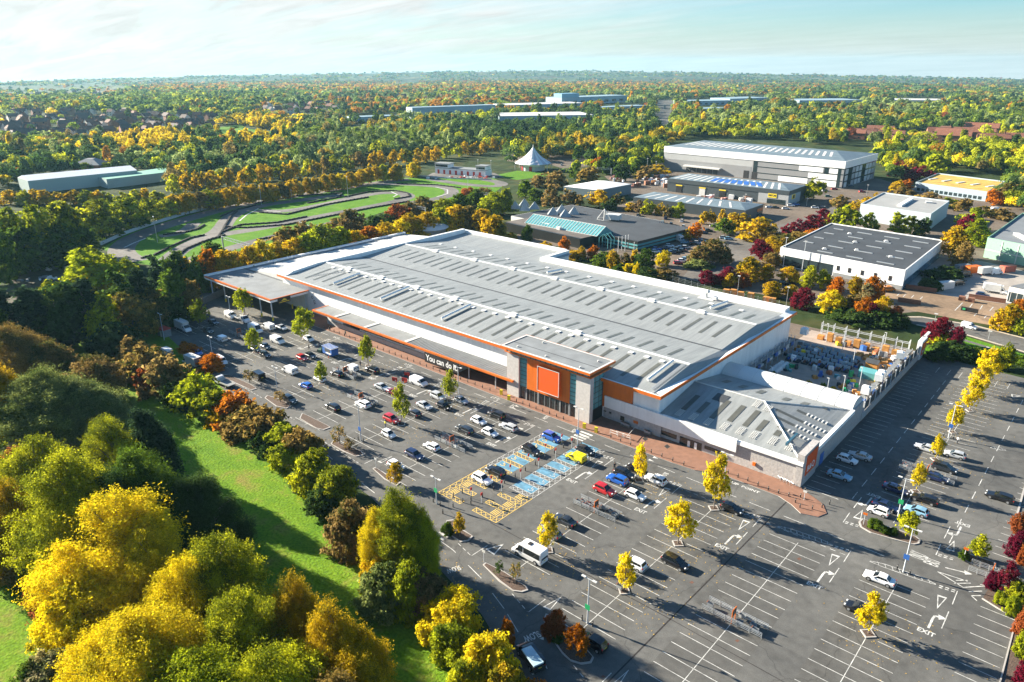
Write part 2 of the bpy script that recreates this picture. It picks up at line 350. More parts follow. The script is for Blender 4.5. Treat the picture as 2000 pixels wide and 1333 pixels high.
def asphalt_mat(name, base, warm, sc=.05):
    m = bpy.data.materials.new(name); m.use_nodes = True; t = m.node_tree; b = t.nodes['Principled BSDF']; n = t.nodes.new; l = t.links.new
    b.inputs['Roughness'].default_value = .85; b.inputs['Specular IOR Level'].default_value = .25
    tcn = n('ShaderNodeTexCoord')
    a = n('ShaderNodeTexNoise'); a.inputs['Scale'].default_value = sc; a.inputs['Detail'].default_value = 6; a.inputs['Roughness'].default_value = .6; l(tcn.outputs['Object'], a.inputs[0])
    r = n('ShaderNodeValToRGB'); e = r.color_ramp.elements
    e[0].position = .32; e[0].color = (*[c*.78 for c in base], 1); e[1].position = .7; e[1].color = (*warm, 1); l(a.outputs[0], r.inputs[0])
    f = n('ShaderNodeTexNoise'); f.inputs['Scale'].default_value = 6; f.inputs['Detail'].default_value = 4; l(tcn.outputs['Object'], f.inputs[0])
    g = n('ShaderNodeTexNoise'); g.inputs['Scale'].default_value = .7; g.inputs['Detail'].default_value = 5; l(tcn.outputs['Object'], g.inputs[0])
    ad = n('ShaderNodeMath'); ad.operation = 'ADD'; l(f.outputs[0], ad.inputs[0]); l(g.outputs[0], ad.inputs[1])
    mr = n('ShaderNodeMapRange'); mr.inputs['From Min'].default_value = .7; mr.inputs['From Max'].default_value = 1.3; mr.inputs['To Min'].default_value = .8; mr.inputs['To Max'].default_value = 1.2; l(ad.outputs[0], mr.inputs['Value'])
    v = n('ShaderNodeVectorMath'); v.operation = 'SCALE'; l(r.outputs[0], v.inputs[0]); l(mr.outputs[0], v.inputs['Scale'])
    # repair patches, cracks and oil spots
    def mul(cur, fac):
        q = n('ShaderNodeVectorMath'); q.operation = 'SCALE'; l(cur, q.inputs[0]); l(fac, q.inputs['Scale']); return q.outputs[0]
    def rng_(src, a0, a1, b0, b1):
        q = n('ShaderNodeMapRange'); q.inputs['From Min'].default_value = a0; q.inputs['From Max'].default_value = a1; q.inputs['To Min'].default_value = b0; q.inputs['To Max'].default_value = b1; l(src, q.inputs['Value']); return q.outputs[0]
    v1 = n('ShaderNodeTexVoronoi'); v1.distance = 'CHEBYCHEV'; v1.inputs['Scale'].default_value = .07; l(tcn.outputs['Object'], v1.inputs['Vector']); sc_ = n('ShaderNodeSeparateColor'); l(v1.outputs['Color'], sc_.inputs[0])
    cur = mul(v.outputs[0], rng_(sc_.outputs[0], 0, 1, .90, 1.08))
    wp = n('ShaderNodeTexNoise'); wp.inputs['Scale'].default_value = .3; wp.inputs['Detail'].default_value = 4; l(tcn.outputs['Object'], wp.inputs[0])
    ad2 = n('ShaderNodeVectorMath'); ad2.operation = 'MULTIPLY_ADD'; l(wp.outputs['Color'], ad2.inputs[0]); ad2.inputs[1].default_value = (3, 3, 3); l(tcn.outputs['Object'], ad2.inputs[2])
    v2 = n('ShaderNodeTexVoronoi'); v2.feature = 'DISTANCE_TO_EDGE'; v2.inputs['Scale'].default_value = .055; l(ad2.outputs[0], v2.inputs['Vector'])
    cur = mul(cur, rng_(v2.outputs['Distance'], 0.0, .006, .68, 1.0))
    v3 = n('ShaderNodeTexVoronoi'); v3.inputs['Scale'].default_value = .30; l(tcn.outputs['Object'], v3.inputs['Vector'])
    cur = mul(cur, rng_(v3.outputs['Distance'], .10, .26, .80, 1.0))
    st = n('ShaderNodeTexNoise'); st.inputs['Scale'].default_value = .13; st.inputs['Detail'].default_value = 7; st.inputs['Roughness'].default_value = .7; l(tcn.outputs['Object'], st.inputs[0])
    cur = mul(cur, rng_(st.outputs[0], .5, .68, 1.0, .80))
    l(cur, b.inputs['Base Color'])
    return m
ASPHALT = asphalt_mat('car_park_asphalt', (.108, .108, .104), (.132, .130, .121))
ROADM = asphalt_mat('road_asphalt', (.108, .106, .10), (.134, .13, .118))
BAYM = asphalt_mat('worn_bay_asphalt', (.095, .094, .089), (.116, .113, .104), .09)
TRACKM = asphalt_mat('kart_tarmac', (.13, .125, .12), (.19, .175, .16), .04)
YARDM = asphalt_mat('estate_tarmac', (.12, .098, .08), (.18, .14, .105), .03)
PAVM = mat('red_block_paving', (.22, .11, .07), .9, .18, .8)
SOIL = mat('leaf_litter', (.05, .042, .018), 1.0, .6, .5, bump=.5)

# ---- the near ground: meadow strip, leaf litter under the woods, car park
sheet('grass_field', [(130, 640), (300, 630), (420, 745), (560, 880), (700, 1010), (880, 1210), (1010, 1333), (1000, 1560), (560, 1560), (-700, 1560), (-420, 1150), (-60, 930), (60, 700)], .02, GRASS)
CP = [(-262, 126), (-236, 84), (-200, 78.6), (-160, 77.4), (-134, 74.4), (-114, 73.4), (-98, 71.6), (-74.5, 66), (-61, 62.6), (-52, 58.5), (-44, 52), (-30, 40), (-18, 30), (6, 20), (30, 20), (30, 80), (6, 100), (3, 170), (0, 214), (-14, 219), (-38, 221), (-39, 128), (-262, 130)]
structure(MB().sheet(CP, .010).build('car_park', ASPHALT))
structure(MB().sheet([(-249, 128), (-30, 128), (-30, 222), (-249, 222)], .006).build('store_yard', YARDM))
PV = [(-199, 121.2), (-150, 121.0), (-100, 120.4), (-62, 120.5), (-57, 120.9), (-52.5, 123.0), (-40.5, 122.8), (-37.6, 121.6), (-35.2, 119.9), (-32.4, 120.8), (-31.6, 123.0), (-33.2, 125.6), (-38.2, 128.2), (-39.2, 130), (-199, 130)]
mb = MB().prism(PV, 0, .12, m=1, top=0); structure(mb.build('pavement', [PAVM, KERB]))

# ---- painted markings of the car park
mk = MB(); ZM = .0185
STRIPS = {  # centre x: (y from, y to)
 -16.4: (40, 111), -32.2: (48, 111), -48.0: (67, 112), -63.9: (74, 112), -101.4: (78, 113.5), -117.4: (80, 113.5), -133.6: (80.5, 113.5), -149.8: (84, 114), -166.0: (85, 114), -182.2: (86, 114), -198.4: (87, 114), -214.6: (90, 114)}
SKIP = []                                         # (x, y0, y1) trolley shelters and tree pits, filled below
TREEPITS = [(-47.6, 97.2), (-47.9, 81.0), (-47.9, 111.0), (-16.4, 96.4), (-63.5, 110.2), (-63.2, 81.1), (-117.1, 95.2), (-117.5, 111.0), (-150.3, 111.9), (-180.6, 112.2), (-149.9, 96.7), (-182.2, 96.8), (-214.5, 97.1), (-215.2, 112.6), (-134, 96.5)][:14]
TREEPITS_R = [(-21.3, 141.6), (-21.6, 157.5), (-21.7, 173.3), (-21.2, 188.1), (-21.8, 200.5), (-22.0, 212.0)]
SHELTERS = [(-32.2, 86.4, 3.3), (-63.7, 96.3, 3.2), (-101.4, 96.3, 3.3), (-133.6, 97.0, 3.2), (-149.8, 104.4, 3.2), (-198.4, 101.5, 3.2)]
shelt_near = lambda x, y: any(abs(x-s[0]) < 4 and abs(y-s[1]) < 1.6 for s in SHELTERS)
for xc, (ya, yb) in STRIPS.items():
    for k in range(-16, 19):
        y = 71.57+2.42*k
        if not (ya < y < yb): continue
        if shelt_near(xc, y): continue
        pit = any(abs(xc-p[0]) < 3 and abs(y-p[1]) < 1.0 for p in TREEPITS)
        for s in (-1, 1):
            a = 1.5 if pit else 0
            mk.strip((xc+s*a, y), (xc+s*4.8, y), .10, ZM)
    gaps = sorted([(p[1]-1.2, p[1]+1.2) for p in TREEPITS if abs(p[0]-xc) < 3] + [(s[1]-1.4, s[1]+1.4) for s in SHELTERS if abs(s[0]-xc) < 3])
    y0 = ya
    for g in gaps+[(yb, yb)]:
        if g[0] > y0 and y0 < yb: mk.strip((xc, y0), (xc, min(g[0], yb)), .10, ZM)
        y0 = max(y0, g[1])
# worn surface of the bays
wb = MB()
for xc, (ya, yb) in STRIPS.items(): wb.sheet([(xc-4.85, ya), (xc+4.85, ya), (xc+4.85, yb), (xc-4.85, yb)], .0142)
structure(wb.build('parking_bays', BAYM))
# aisle ends: give-way triangle, arrow, EXIT (template measured on the nearest aisle)
ex0 = at(1809, 1235)
def tmpl(px, py): return at(px, py)-ex0
T_EX = [tmpl(*p) for p in ((1813, 1227), (1822, 1208), (1826, 1203.5), (1833, 1205.5))]
T_TRI = [tmpl(*p) for p in ((1831, 1162), (1850, 1168), (1830, 1190))]
T_LINE = [tmpl(*p) for p in ((1839, 1228), (1853, 1195))]
T_STOP = [tmpl(*p) for p in ((1834, 1144), (1870, 1155), (1860, 1181))]
def tri_outline(a, b, c, w):
    cen = (a+b+c)/3
    ins = [p+(cen-p)*w for p in (a, b, c)]
    o = [a, b, c]
    for i in range(3):
        j = (i+1) % 3
        mk.face([(o[i].x, o[i].y, ZM), (o[j].x, o[j].y, ZM), (ins[j].x, ins[j].y, ZM), (ins[i].x, ins[i].y, ZM)])
def arrow(pts, w=.32, flip=1):
    for a, b in zip(pts[:-1], pts[1:]): mk.strip(a, b, w, ZM)
    d = (pts[-1]-pts[-2]).normalized(); q = Vector((-d.y, d.x, 0)); p = pts[-1]
    mk.face([(*(p+d*1.1)[:2], ZM), (*(p+q*.62)[:2], ZM), (*(p-q*.62)[:2], ZM)])
def aisle_end(e, rot=0.0):
    e = Vector((e[0], e[1], 0)); Rm = Matrix.Rotation(rot, 3, 'Z'); f = lambda v: e+Rm @ v
    add_text(mk, 'EXIT', (e.x, e.y, ZM), Rm @ Vector((1, 0, 0)), Rm @ Vector((0, 1, 0)), 2.3, .95)
    arrow([f(v) for v in T_EX]); tri_outline(*[f(v) for v in T_TRI], .30)
    mk.strip(f(T_LINE[0]), f(T_LINE[1]), .13, ZM)
    a, b, c = [f(v) for v in T_STOP]; mk.strip(b, c, .13, ZM)
    q = (c-b).normalized()*.5
    for o_ in (Vector((0, 0, 0)), q):
        d = (b-a)
        for k in range(3): mk.strip(a+d*(k/3+.02)+o_, a+d*(k/3+.22)+o_, .2, ZM)
for p in ((1809, 1235), (1591, 1144), (1410, 1069), (1251, 998), (1117, 940), (960, 869)): aisle_end(at(*p))
for x in (-109.4, -125.5, -141.6, -157.8, -174): aisle_end((x-1.2, 107.2))
for p in ((1706, 968), (1880, 1024)): aisle_end(at(*p), math.pi)
# near-left aisle ends along the perimeter road (triangles facing it)
for tr, ln in ((((965, 1085), (948, 1073), (984, 1063)), ((921, 1086), (952, 1066))), (((1060, 1186), (1074, 1193), (1097, 1166)), ((1032, 1196), (1065, 1171))), (((1194, 1338), (1208, 1341), (1229, 1308)), ((1176, 1333), (1194, 1315))),
               (((737, 902), (745, 905), (767, 891)), ((712, 906), (742, 892)))):
    tri_outline(*[at(*p) for p in tr], .3); mk.strip(at(*ln[0]), at(*ln[1]), .12, ZM)
def dashes(a, b, ln, gap, w):
    a, b = Vector((a[0], a[1], 0)), Vector((b[0], b[1], 0)); L_ = (b-a).length; d = (b-a)/L_; s = 0
    while s < L_: mk.strip(a+d*s, a+d*min(s+ln, L_), w, ZM); s += ln+gap
# road past the store front
dashes((-20, 116.9), (-196, 119.3), 4.0, 2.6, .12)
dashes((-25, 112.9), (-90, 113.3), .9, .7, .11); dashes((-92, 114.6), (-200, 116.2), .9, .7, .11)
# perimeter road
PR = [at(*p) for p in ((1045, 1300), (1012, 1235), (985, 1190), (940, 1130), (885, 1075), (727, 960), (640, 890), (540, 815))]
for a, b in zip(PR, PR[1:]): dashes(a, b, 4.0, 4.0, .12)
for a, b in (((1120, 1300), (1145, 1330)), ((1000, 1160), (1030, 1195)), ((895, 1062), (921, 1087)), ((620, 855), (700, 905)), ((540, 800), (575, 820)), ((430, 730), (512, 778))): dashes(at(*a), at(*b), .9, .6, .11)
# writing
def px_text(body, c, xto, w, h, flip=1):
    c, q = at(*c), at(*xto); X = (q-c); X.z = 0; X.normalize(); Y = Vector((-X.y, X.x, 0))*flip
    add_text(mk, body, (c.x, c.y, ZM), X, Y, w, h)
px_text('SLOW', (1039, 1244), (1027, 1248.5), 2.6, 1.3)
px_text('SLOW', (1052, 1306), (1064, 1301), 2.6, 1.3)
px_text('SLOW', (886, 1113), (876, 1116), 2.4, 1.2)
mk.face([(*at(1053, 1248)[:2], ZM), (*at(1062, 1244)[:2], ZM), (*at(1062, 1251)[:2], ZM)])
add_text(mk, 'PICK  UP  POINT', (*((at(1482, 963)+at(1400, 931))/2)[:2], ZM), (1, 0, 0), (0, 1, 0), 9.0, .75)
add_text(mk, 'ONLY', (*at(1792, 1085)[:2], ZM), (0, 1, 0), (-1, 0, 0), 1.9, 2.4)
add_text(mk, 'EXIT', (*at(1820, 1098)[:2], ZM), (0, 1, 0), (-1, 0, 0), 1.9, 2.2)
for p in ((1000, 794), (1121, 842), (1298, 928), (1066, 816)):   # give-way lettering at the humps
    q = at(*p); add_text(mk, 'SLOW', (q.x, q.y, ZM), (0, -1, 0), (1, 0, 0), 1.9, 1.0)
for p in ((1004, 798), (1010, 794), (1272, 900), (1281, 895), (1262, 930)):
    q = at(*p); mk.face([(q.x-.6, q.y-.35, ZM), (q.x+.6, q.y, ZM), (q.x-.6, q.y+.35, ZM)])
# zebra crossing by the yellow boxes
z0, z1 = at(1118, 862), at(1150, 845)
for k in range(5):
    c = z0+(z1-z0)*((k+.3)/5); mk.strip((c.x-1.6, c.y), (c.x+1.6, c.y), .62, ZM)
a_, b_ = at(858, 1050), at(866, 1034); d_ = (b_-a_); d_ /= d_.length
for k in range(5): c = a_+Vector((0, 1, 0))*(k*1.0); mk.strip((c.x-1.1, c.y), (c.x+1.1, c.y), .45, ZM)
# hatched strip ends
def lens(a, b, wmax, nh):
    a, b = Vector((*a[:2], 0)), Vector((*b[:2], 0)); d = (b-a); L_ = d.length; d /= L_; q = Vector((-d.y, d.x, 0)); up, dn = [], []
    for k in range(13):
        s = k/12; w = wmax*min(1, 4*min(s+.04, 1.04-s)); up.append(a+d*L_*s+q*w); dn.append(a+d*L_*s-q*w*.4)
    for P_ in (up, dn):
        for u, v in zip(P_, P_[1:]): mk.strip(u, v, .1, ZM)
    mk.strip(up[0], dn[0], .1, ZM); mk.strip(up[-1], dn[-1], .1, ZM)
    for k in range(1, nh): mk.strip(a+d*L_*(k/nh)+q*wmax*.95, a+d*L_*((k+.35)/nh)-q*wmax*.38, .09, ZM)
lens(at(1519, 1029), at(1626, 1066), .7, 9); lens(at(1699, 1097), at(1827, 1142), .7, 9); lens(at(1935, 875), at(1964, 880), .7, 4)
for a, b in (((1831, 1117), (1890, 1136)), ((1831, 1117), (1880, 1147)), ((1867, 1134), (1890, 1134)), ((1863, 1140), (1896, 1139.5)), ((1880, 1148), (1925, 1145)), ((1892, 1156), (1918, 1155)), ((1897, 1164), (1916, 1164)), ((1897, 1164), (1908, 1174)), ((1914, 1142), (1945, 1147))): mk.strip(at(*a), at(*b), .16, ZM)
arrow([at(1846, 1109), at(1866, 1114), at(1884, 1118.5)], .2)
# bays by the garden centre wall, middle bays and outer bays of the side car park
for k in range(0, 34):
    y = 130.2+2.42*k
    if y < 206: mk.strip((-37.9, y), (-33.3, y), .10, ZM)
    if 132 < y < 211:
        pit = any(abs(y-p[1]) < 1.1 for p in TREEPITS_R)
        for s in (-1, 1): mk.strip((-21.6+s*(1.4 if pit else 0), y), (-21.6+s*4.7, y), .10, ZM)
    if y < 160 or 175 < y < 200: mk.strip((-6.6, y-.4), (-2.2, y-.4), .10, ZM)
    y2 = 113.6-2.42*k
    if y2 > 40: mk.strip((-5.4, y2), (-.9, y2), .10, ZM)
mk.strip((-21.6, 128), (-21.6, 140.2), .1, ZM)
for a, b in zip([140.2]+[p[1]+1.3 for p in TREEPITS_R], [p[1]-1.3 for p in TREEPITS_R]): mk.strip((-21.6, a), (-21.6, b), .1, ZM)
dashes((-29.7, 131), (-29.7, 204), 3.2, 2.6, .13); dashes((-12.7, 128), (-12.7, 206), 3.2, 2.8, .13)
for k in range(7): mk.strip((-33+k*2.7, 208), (-33+k*2.7, 212.6), .1, ZM)
mk.strip((-38.4, 129.4), (-31.6, 129.2), .14, ZM)
for k in range(4): mk.strip((-10.5+k*1.9, 207), (-9+k*1.9, 206.8), .3, ZM)
a = at(1975, 770); tri_outline(a, a+Vector((2.1, .2, 0)), a+Vector((.5, -2.2, 0)), .3)
structure(mk.build('road_markings', PAINT))

# accessible bays (blue, white hatching) and family bays (yellow hatching)
BLUEB = mat('blue_bay_paint', (.085, .22, .32), .8, .45, .9)
ac = MB(); AX0, AX1 = -90.2, -75.2; ZB, ZH = .0222, .0262
AY = [81.2+3.42*k for k in range(11)]
def hatch(x0, x1, y0, y1, m, st=1.3):
    for a, b in (((x0, y0), (x1, y0)), ((x1, y0), (x1, y1)), ((x1, y1), (x0, y1)), ((x0, y1), (x0, y0))): ac.strip(a, b, .1, ZH, m)
    W_, H_ = x1-x0, y1-y0
    if W_ >= H_:
        n_ = max(1, round(W_/st))
        for k in range(n_):
            u, v = x0+W_*k/n_, x0+W_*(k+1)/n_; ac.strip((u, y0), (v, y1), .08, ZH, m); ac.strip((u, y1), (v, y0), .08, ZH+.002, m)
    else:
        n_ = max(1, round(H_/st))
        for k in range(n_):
            u, v = y0+H_*k/n_, y0+H_*(k+1)/n_; ac.strip((x0, u), (x1, v), .08, ZH, m); ac.strip((x0, v), (x1, u), .08, ZH+.002, m)
for k in range(10):
    y0, y1 = AY[k], AY[k+1]; fam = k < 3; col = 1 if fam else 2
    for s in (-1, 1):
        xo, xi = (AX0, AX0+5.9) if s < 0 else (AX1-5.9, AX1)
        xm = (xo+1.25, xi) if s < 0 else (xo, xi-1.25)
        if not fam: ac.sheet([(xm[0], y0+1.2), (xm[1], y0+1.2), (xm[1], y1), (xm[0], y1)], ZB, 0)
        hatch(xm[0], xm[1], y0, y0+1.15, 1 if (s < 0 or fam) else 2)
        hatch(*((AX0, AX0+1.2) if s < 0 else (AX1-1.2, AX1)), y0, y1, 1 if fam or s < 0 and k < 4 else 2, 1.5)
        c = (xm[0]+xm[1])/2
        if fam:
            for j in range(4): ac.strip((xm[0 if s < 0 else 1]-s*.2+s*-1*(.2+j*.38), y0+1.5), (xm[0 if s < 0 else 1]-s*(.4+j*.38), y1-.3), .16, ZH, 1)
        else:                                                       # wheelchair sign
            cx, cy = xm[0 if s < 0 else 1]-s*1.1, y0+2.3; pc = 1 if s < 0 else 2
            ring = [(cx+.5*math.cos(q), cy+.5*math.sin(q)) for q in np.linspace(-2.6, 1.0, 9)]
            for u, v in zip(ring, ring[1:]): ac.strip(u, v, .12, ZH, pc)
            ac.strip((cx, cy+.1), (cx-.1, cy+.75), .14, ZH, pc); ac.strip((cx, cy+.2), (cx+.5, cy+.15), .12, ZH, pc); ac.strip((cx+.45, cy+.2), (cx+.65, cy-.35), .12, ZH, pc)
structure(ac.build('accessible_bays', [BLUEB, YPAINT, PAINT]))
structure(MB().sheet([(-84.1, 81), (-81.3, 81), (-81.3, 115.8), (-84.1, 115.8)], .0212).build('walkway', ROADM))
# dark sealed joints and speed humps
jt = MB(); JM = mat('tar_joint', (.018, .014, .012), .7, .3)
jt.strip((-40.1, 40), (-38.6, 124.5), .22, .0163); jt.strip((-76, 80.6), (-38, 88.2) if 0 else (-39.4, 80.3), .16, .0163); jt.strip((-39.4, 80.3), (-2, 79.3), .12, .0163)
structure(jt.build('tar_joints', JM))
hp = MB()
for x in (-105, -97.2, -63.0): hp.sheet([(x-1.9, 113.5), (x+1.9, 113.3), (x+1.9, 120.4), (x-1.9, 120.4)], .0163)
structure(hp.build('speed_humps', BAYM))
# ================================================================ the big store
ST = thing('retail_store', 'vast white DIY store with ribbed grey roof, orange fascia bands and orange entrance tower', 'store', (-143, 164, 0))
def part(name, mb, mats, parent=None, smooth=False): return mb.build(name, mats, ST if parent is None else parent, smooth)
X0, X1, YF, YB = -217.0, -70.4, 128.6, 201.5
wl = MB().box(X0+.4, X1, YF, YB, 0, 9.55)
wl.box(-216.5, -160, YB+.003, 214.6, 0, 9.9)
part('wall', wl, WHITE)
# blockwork plinth of the front
part('plinth', MB().box(-84.5, -69.4, YF-.22, YF-.003, 0, 2.9), BLOCK); part('plinth', MB().box(-187.4, -128.2, 125.0, 125.25, 0, 1.6), BLOCK)
RZ = [(127.95, 9.98), (144.3, 11.75), (160.3, 10.55), (180.6, 11.75), (199.2, 10.25)]
rf = MB(); XL, XR = -213.6, -71.9
for (ya, za), (yb, zb) in zip(RZ, RZ[1:]):
    rf.face([(XL, ya, za), (XR, ya, za), (XR, yb, zb), (XL, yb, zb)])
for ya, za, yb, zb, yc, zc in ((*RZ[0], *RZ[1], *RZ[2]), (*RZ[2], *RZ[3], *RZ[4])):   # hipped right end
    pass
e = [(XR, y, z) for y, z in RZ]
rf.face([e[0], (XR+1.9, RZ[0][0], RZ[0][1]-.02), (XR+1.9, RZ[4][0], RZ[0][1]-.02), e[4], e[3], e[2], e[1]][:2]+[(XR+1.9, 144.3, 9.96), e[1]])
rf.face([e[1], (XR+1.9, 144.3, 9.96), (XR+1.9, 160.3, 9.96), e[2]]); rf.face([e[2], (XR+1.9, 160.3, 9.96), (XR+1.9, 180.6, 9.96), e[3]]); rf.face([e[3], (XR+1.9, 180.6, 9.96), (XR+1.9, 199.2, 9.96), e[4]])
rf.face([(-213.6, 199.2, 10.25), (-158, 199.2, 10.25), (-158, 214, 10.6), (-213.6, 214, 10.6)])
roof = part('roof', rf, ROOFG)
SKYL = mat('rooflight_sheet', (.10, .10, .08), .35, .25, .4)
sl_n = [0]
def roof_at(y):
    return np.interp(y, [p[0] for p in RZ], [p[1] for p in RZ])
def rooflight(x, ya, yb, w=.95, tgt=None):
    za, zb = roof_at(ya)+.05, roof_at(yb)+.05
    m_ = tgt or MB()
    m_.face([(x-w/2, ya, za), (x+w/2, ya, za), (x+w/2, yb, zb), (x-w/2, yb, zb)])
    for xa, xb, yy0, yy1, z0, z1 in ((x-w/2, x-w/2, ya, yb, za, zb),): pass
    if tgt is None: m_.build('rooflight', SKYL, roof)
stuffl, capm, dots = MB(), MB(), MB()
k = 0; x = -206.0; seq = [4.1, 4.1, 5.0, 4.4, 4.1, 4.9]
while x < -75:
    in_tower = -111.5 < x < -84
    rooflight(x, 133.0 if in_tower else 130.6+1.2*((k*7) % 3)*.4, 141.0)
    rooflight(x-1.0, 146.6, 152.6+(k % 2)); rooflight(x+.6, 166.0+((k*5) % 3)*.5, 176.6)
    rooflight(x+1.2, 183.5, 190.5, tgt=stuffl)
    capm.box(x-.6, x+.6, 141.5, 142.6, 11.62, 11.76)
    if k % 2 == 0: capm.box(x+.2, x+1.4, 191.2, 192.2, 10.97, 11.1)
    for j in range(3): dots.box(x+.7, x+.95, 141.3+j*.5, 141.5+j*.5, 11.45, 11.75)
    x += seq[k % 6]; k += 1
o = stuffl.build('far_rooflights', SKYL, roof); o['kind'] = 'stuff'
o = capm.build('rooflight_upstands', WHITE, roof); o['kind'] = 'stuff'
rc = MB()
for y in (144.3, 180.6): rc.box(XL, XR, y-.28, y+.28, 11.70, 11.92)
part('ridge_cap', rc, WHITE, roof)
part('valley_gutter', MB().box(XL, XR, 160.0, 160.6, 10.5, 10.62), DKGREY, roof)
for yr, xs in ((144.3, (-200, -183, -166, -149, -126, -104)), (180.6, (-196, -176, -158, -140, -122, -104, -88))):
    for x in xs:
        v = MB().box(x-1.1, x+1.1, yr-.3, yr+.8, 11.93, 12.3).box(x-.9, x+1.5, yr-1.3, yr-.305, 11.6, 11.95)
        part('roof_vent', v, OFFW, roof)
for x, y0, y1 in ((-192, 131.8, 142.5), (-168, 131.5, 143), (-141, 131, 142.6), (-75.6, 132, 143.0), (-88, 186, 197), (-146, 184, 192)):
    v = MB().tube((x, y0, roof_at(y0)+.55), (x, y1, roof_at(y1)+.55), .3, 8)
    for y in (y0+.3, y1-.3): v.box(x-.1, x+.1, y-.1, y+.1, roof_at(y)-.05, roof_at(y)+.5)
    part('roof_duct', v, WHITE, roof)
v = MB()
for j in range(30): v.box(-73.3, -72.5, 129.5+j*.47, 129.75+j*.47, 9.95+j*.052, 10.35+j*.052)
for j in range(26): v.box(-205.6+j*.3, -205.4+j*.3, 133+j*.4, 133.2+j*.4, 10.5+j*.044, 10.85+j*.044)
part('snow_guard', v, STEEL, roof)['kind'] = 'stuff'
part('flue', MB().tube((-95, 197.2, 10.3), (-95, 197.2, 12.2), .45, 10).tube((-95, 197.2, 12.3), (-94, 196.6, 12.9), .5, 10).box(-97, -92, 195.5, 198.6, 10.4, 10.7).box(-92.5, -91.3, 196.3, 197.6, 10.7, 11.5), OFFW, roof)
# fascia bands and white verges
fs = MB().box(-217.8, -69.45, 127.3, 127.5, 9.5, 10.2).box(-69.65, -69.45, 127.503, 203.2, 9.5, 10.2)
part('orange_fascia', fs, ORANGE)
vg = MB()
vg.face([(-71.6, 129.2, 10.0), (-69.653, 127.75, 10.22), (-69.653, 203.2, 10.22), (-71.6, 201.6, 10.6)])
vg.box(-217.8, -69.653, 127.503, 127.748, 9.6, 10.21).box(-217.8, -71.7, 127.751, 128.15, 9.6, 10.1)
# back parapet seen from inside, left parapet with sloping outer face
vg.box(-160, -71.6, 199.3, 202.8, 9.6, 11.4).box(-161.5, -160.0, 199.3, 214.9, 9.6, 11.5).box(-217.2, -161.503, 213.9, 215.4, 9.6, 11.6)
vg.loft([[(-217.7, 128.2, 9.6), (-214.3, 128.2, 9.7), (-213.9, 128.3, 10.0), (-214.2, 128.2, 10.12)],
         [(-217.7, 131.0, 9.6), (-213.7, 131.0, 9.7), (-213.7, 131.0, 11.2), (-214.6, 131.0, 11.2)],
         [(-217.7, 141.0, 9.6), (-213.7, 141.0, 9.7), (-213.7, 141.0, 12.1), (-214.9, 141.0, 12.1)],
         [(-217.7, 213.8, 9.6), (-213.7, 213.8, 9.7), (-213.7, 213.8, 12.2), (-214.9, 213.8, 12.2)]])
part('parapet', vg, WHITE)
sf = MB().box(-217.6, -70.1, 127.76, 128.58, 9.4, 9.47)
part('soffit', sf, OFFW)
# lower wing with collection canopy on the left
cz0, cz1 = 6.5, 7.3
cy = MB().box(-243.2, -202, 115.0, 129.4, cz0, cz1, top=1).box(-243.2, -217.75, 129.403, 206.0, cz0, cz1, top=1)
part('canopy_roof', cy, [OFFW, FELT])
part('canopy_fascia', MB().box(-243.6, -201.7, 114.4, 114.997, 7.1, 7.5).box(-201.997, -201.6, 115.0, 129.8, 7.1, 7.5), ORANGE)
part('canopy_trim', MB().box(-243.5, -201.8, 114.6, 114.997, 6.4, 7.097).box(-201.997, -201.7, 115.0, 129.7, 6.4, 7.097).box(-244.2, -243.203, 114.6, 206.5, 6.6, 7.9), WHITE)
part('wing_gutter', MB().box(-243.2, -217.76, 129.0, 129.5, 7.301, 7.36), DKGREY)
part('wing_slope_roof', MB().face([(-240.5, 130.0, 7.32), (-217.72, 130.0, 9.3), (-217.72, 205.8, 9.3), (-240.5, 205.8, 7.32)]).face([(-240.5, 130.0, 7.32), (-217.72, 130.0, 7.31), (-217.72, 130.0, 9.3)]), OFFW)
wgl = MB()
for j in range(24):
    y = 134+j*3.0; wgl.face([(-233, y, 8.0), (-225-((j*7) % 3), y, 8.70-((j*7) % 3)*.087), (-225-((j*7) % 3), y+.5, 8.70-((j*7) % 3)*.087), (-233, y+.5, 8.0)])
part('wing_roof_ribs', wgl, DKGREY)['kind'] = 'stuff'
part('wing_wall', MB().box(-242.6, -217.0, 131, 205.5, 0, cz0-.003), OFFW)
for x, y in ((-233.0, 115.7), (-209.4, 115.3), (-202.9, 115.4), (-203.2, 128.2), (-242.0, 115.8)):
    part('column', MB().tube((x, y, 0), (x, y, cz0), .22, 10, 0).tube((x, y, 0), (x, y, 1.2), .3, 10, 1), [POLE, YELLOWM])
sg = part('canopy_sign', MB().box(-201.597, -201.45, 117.0, 121.6, 5.4, 7.3), BLACK)
m_ = MB(); m_.box(-201.447, -201.43, 117.5, 121.1, 5.8, 6.0); m_.face([(-201.44, 118.2, 6.3), (-201.44, 120.4, 6.3), (-201.44, 119.3, 7.0)]); m_.build('sign_mark', YELLOWM, sg)
for y0, y1 in ((123.2, 126.2),): part('loading_door', MB().box(-216.2, -210.0, 130.7, 130.95, 0, 4.6), DKGREY)
for x, y in ((-206, 127), (-209, 126.5)): part('safety_post', MB().tube((x, y, 0), (x, y, 1.5), .25, 8), YELLOWM)
lg = MB(); rg = [( .55*math.cos(q), .55*math.sin(q)) for q in np.linspace(0, 6.283, 9)]
for cx_, cz_ in ((-199.8, 5.4), (-198.9, 4.1)):
    for u, v in zip(rg, rg[1:]): lg.tube((cx_+u[0]*.8, YF-.02, cz_+u[1]), (cx_+v[0]*.8, YF-.02, cz_+v[1]), .09, 4)
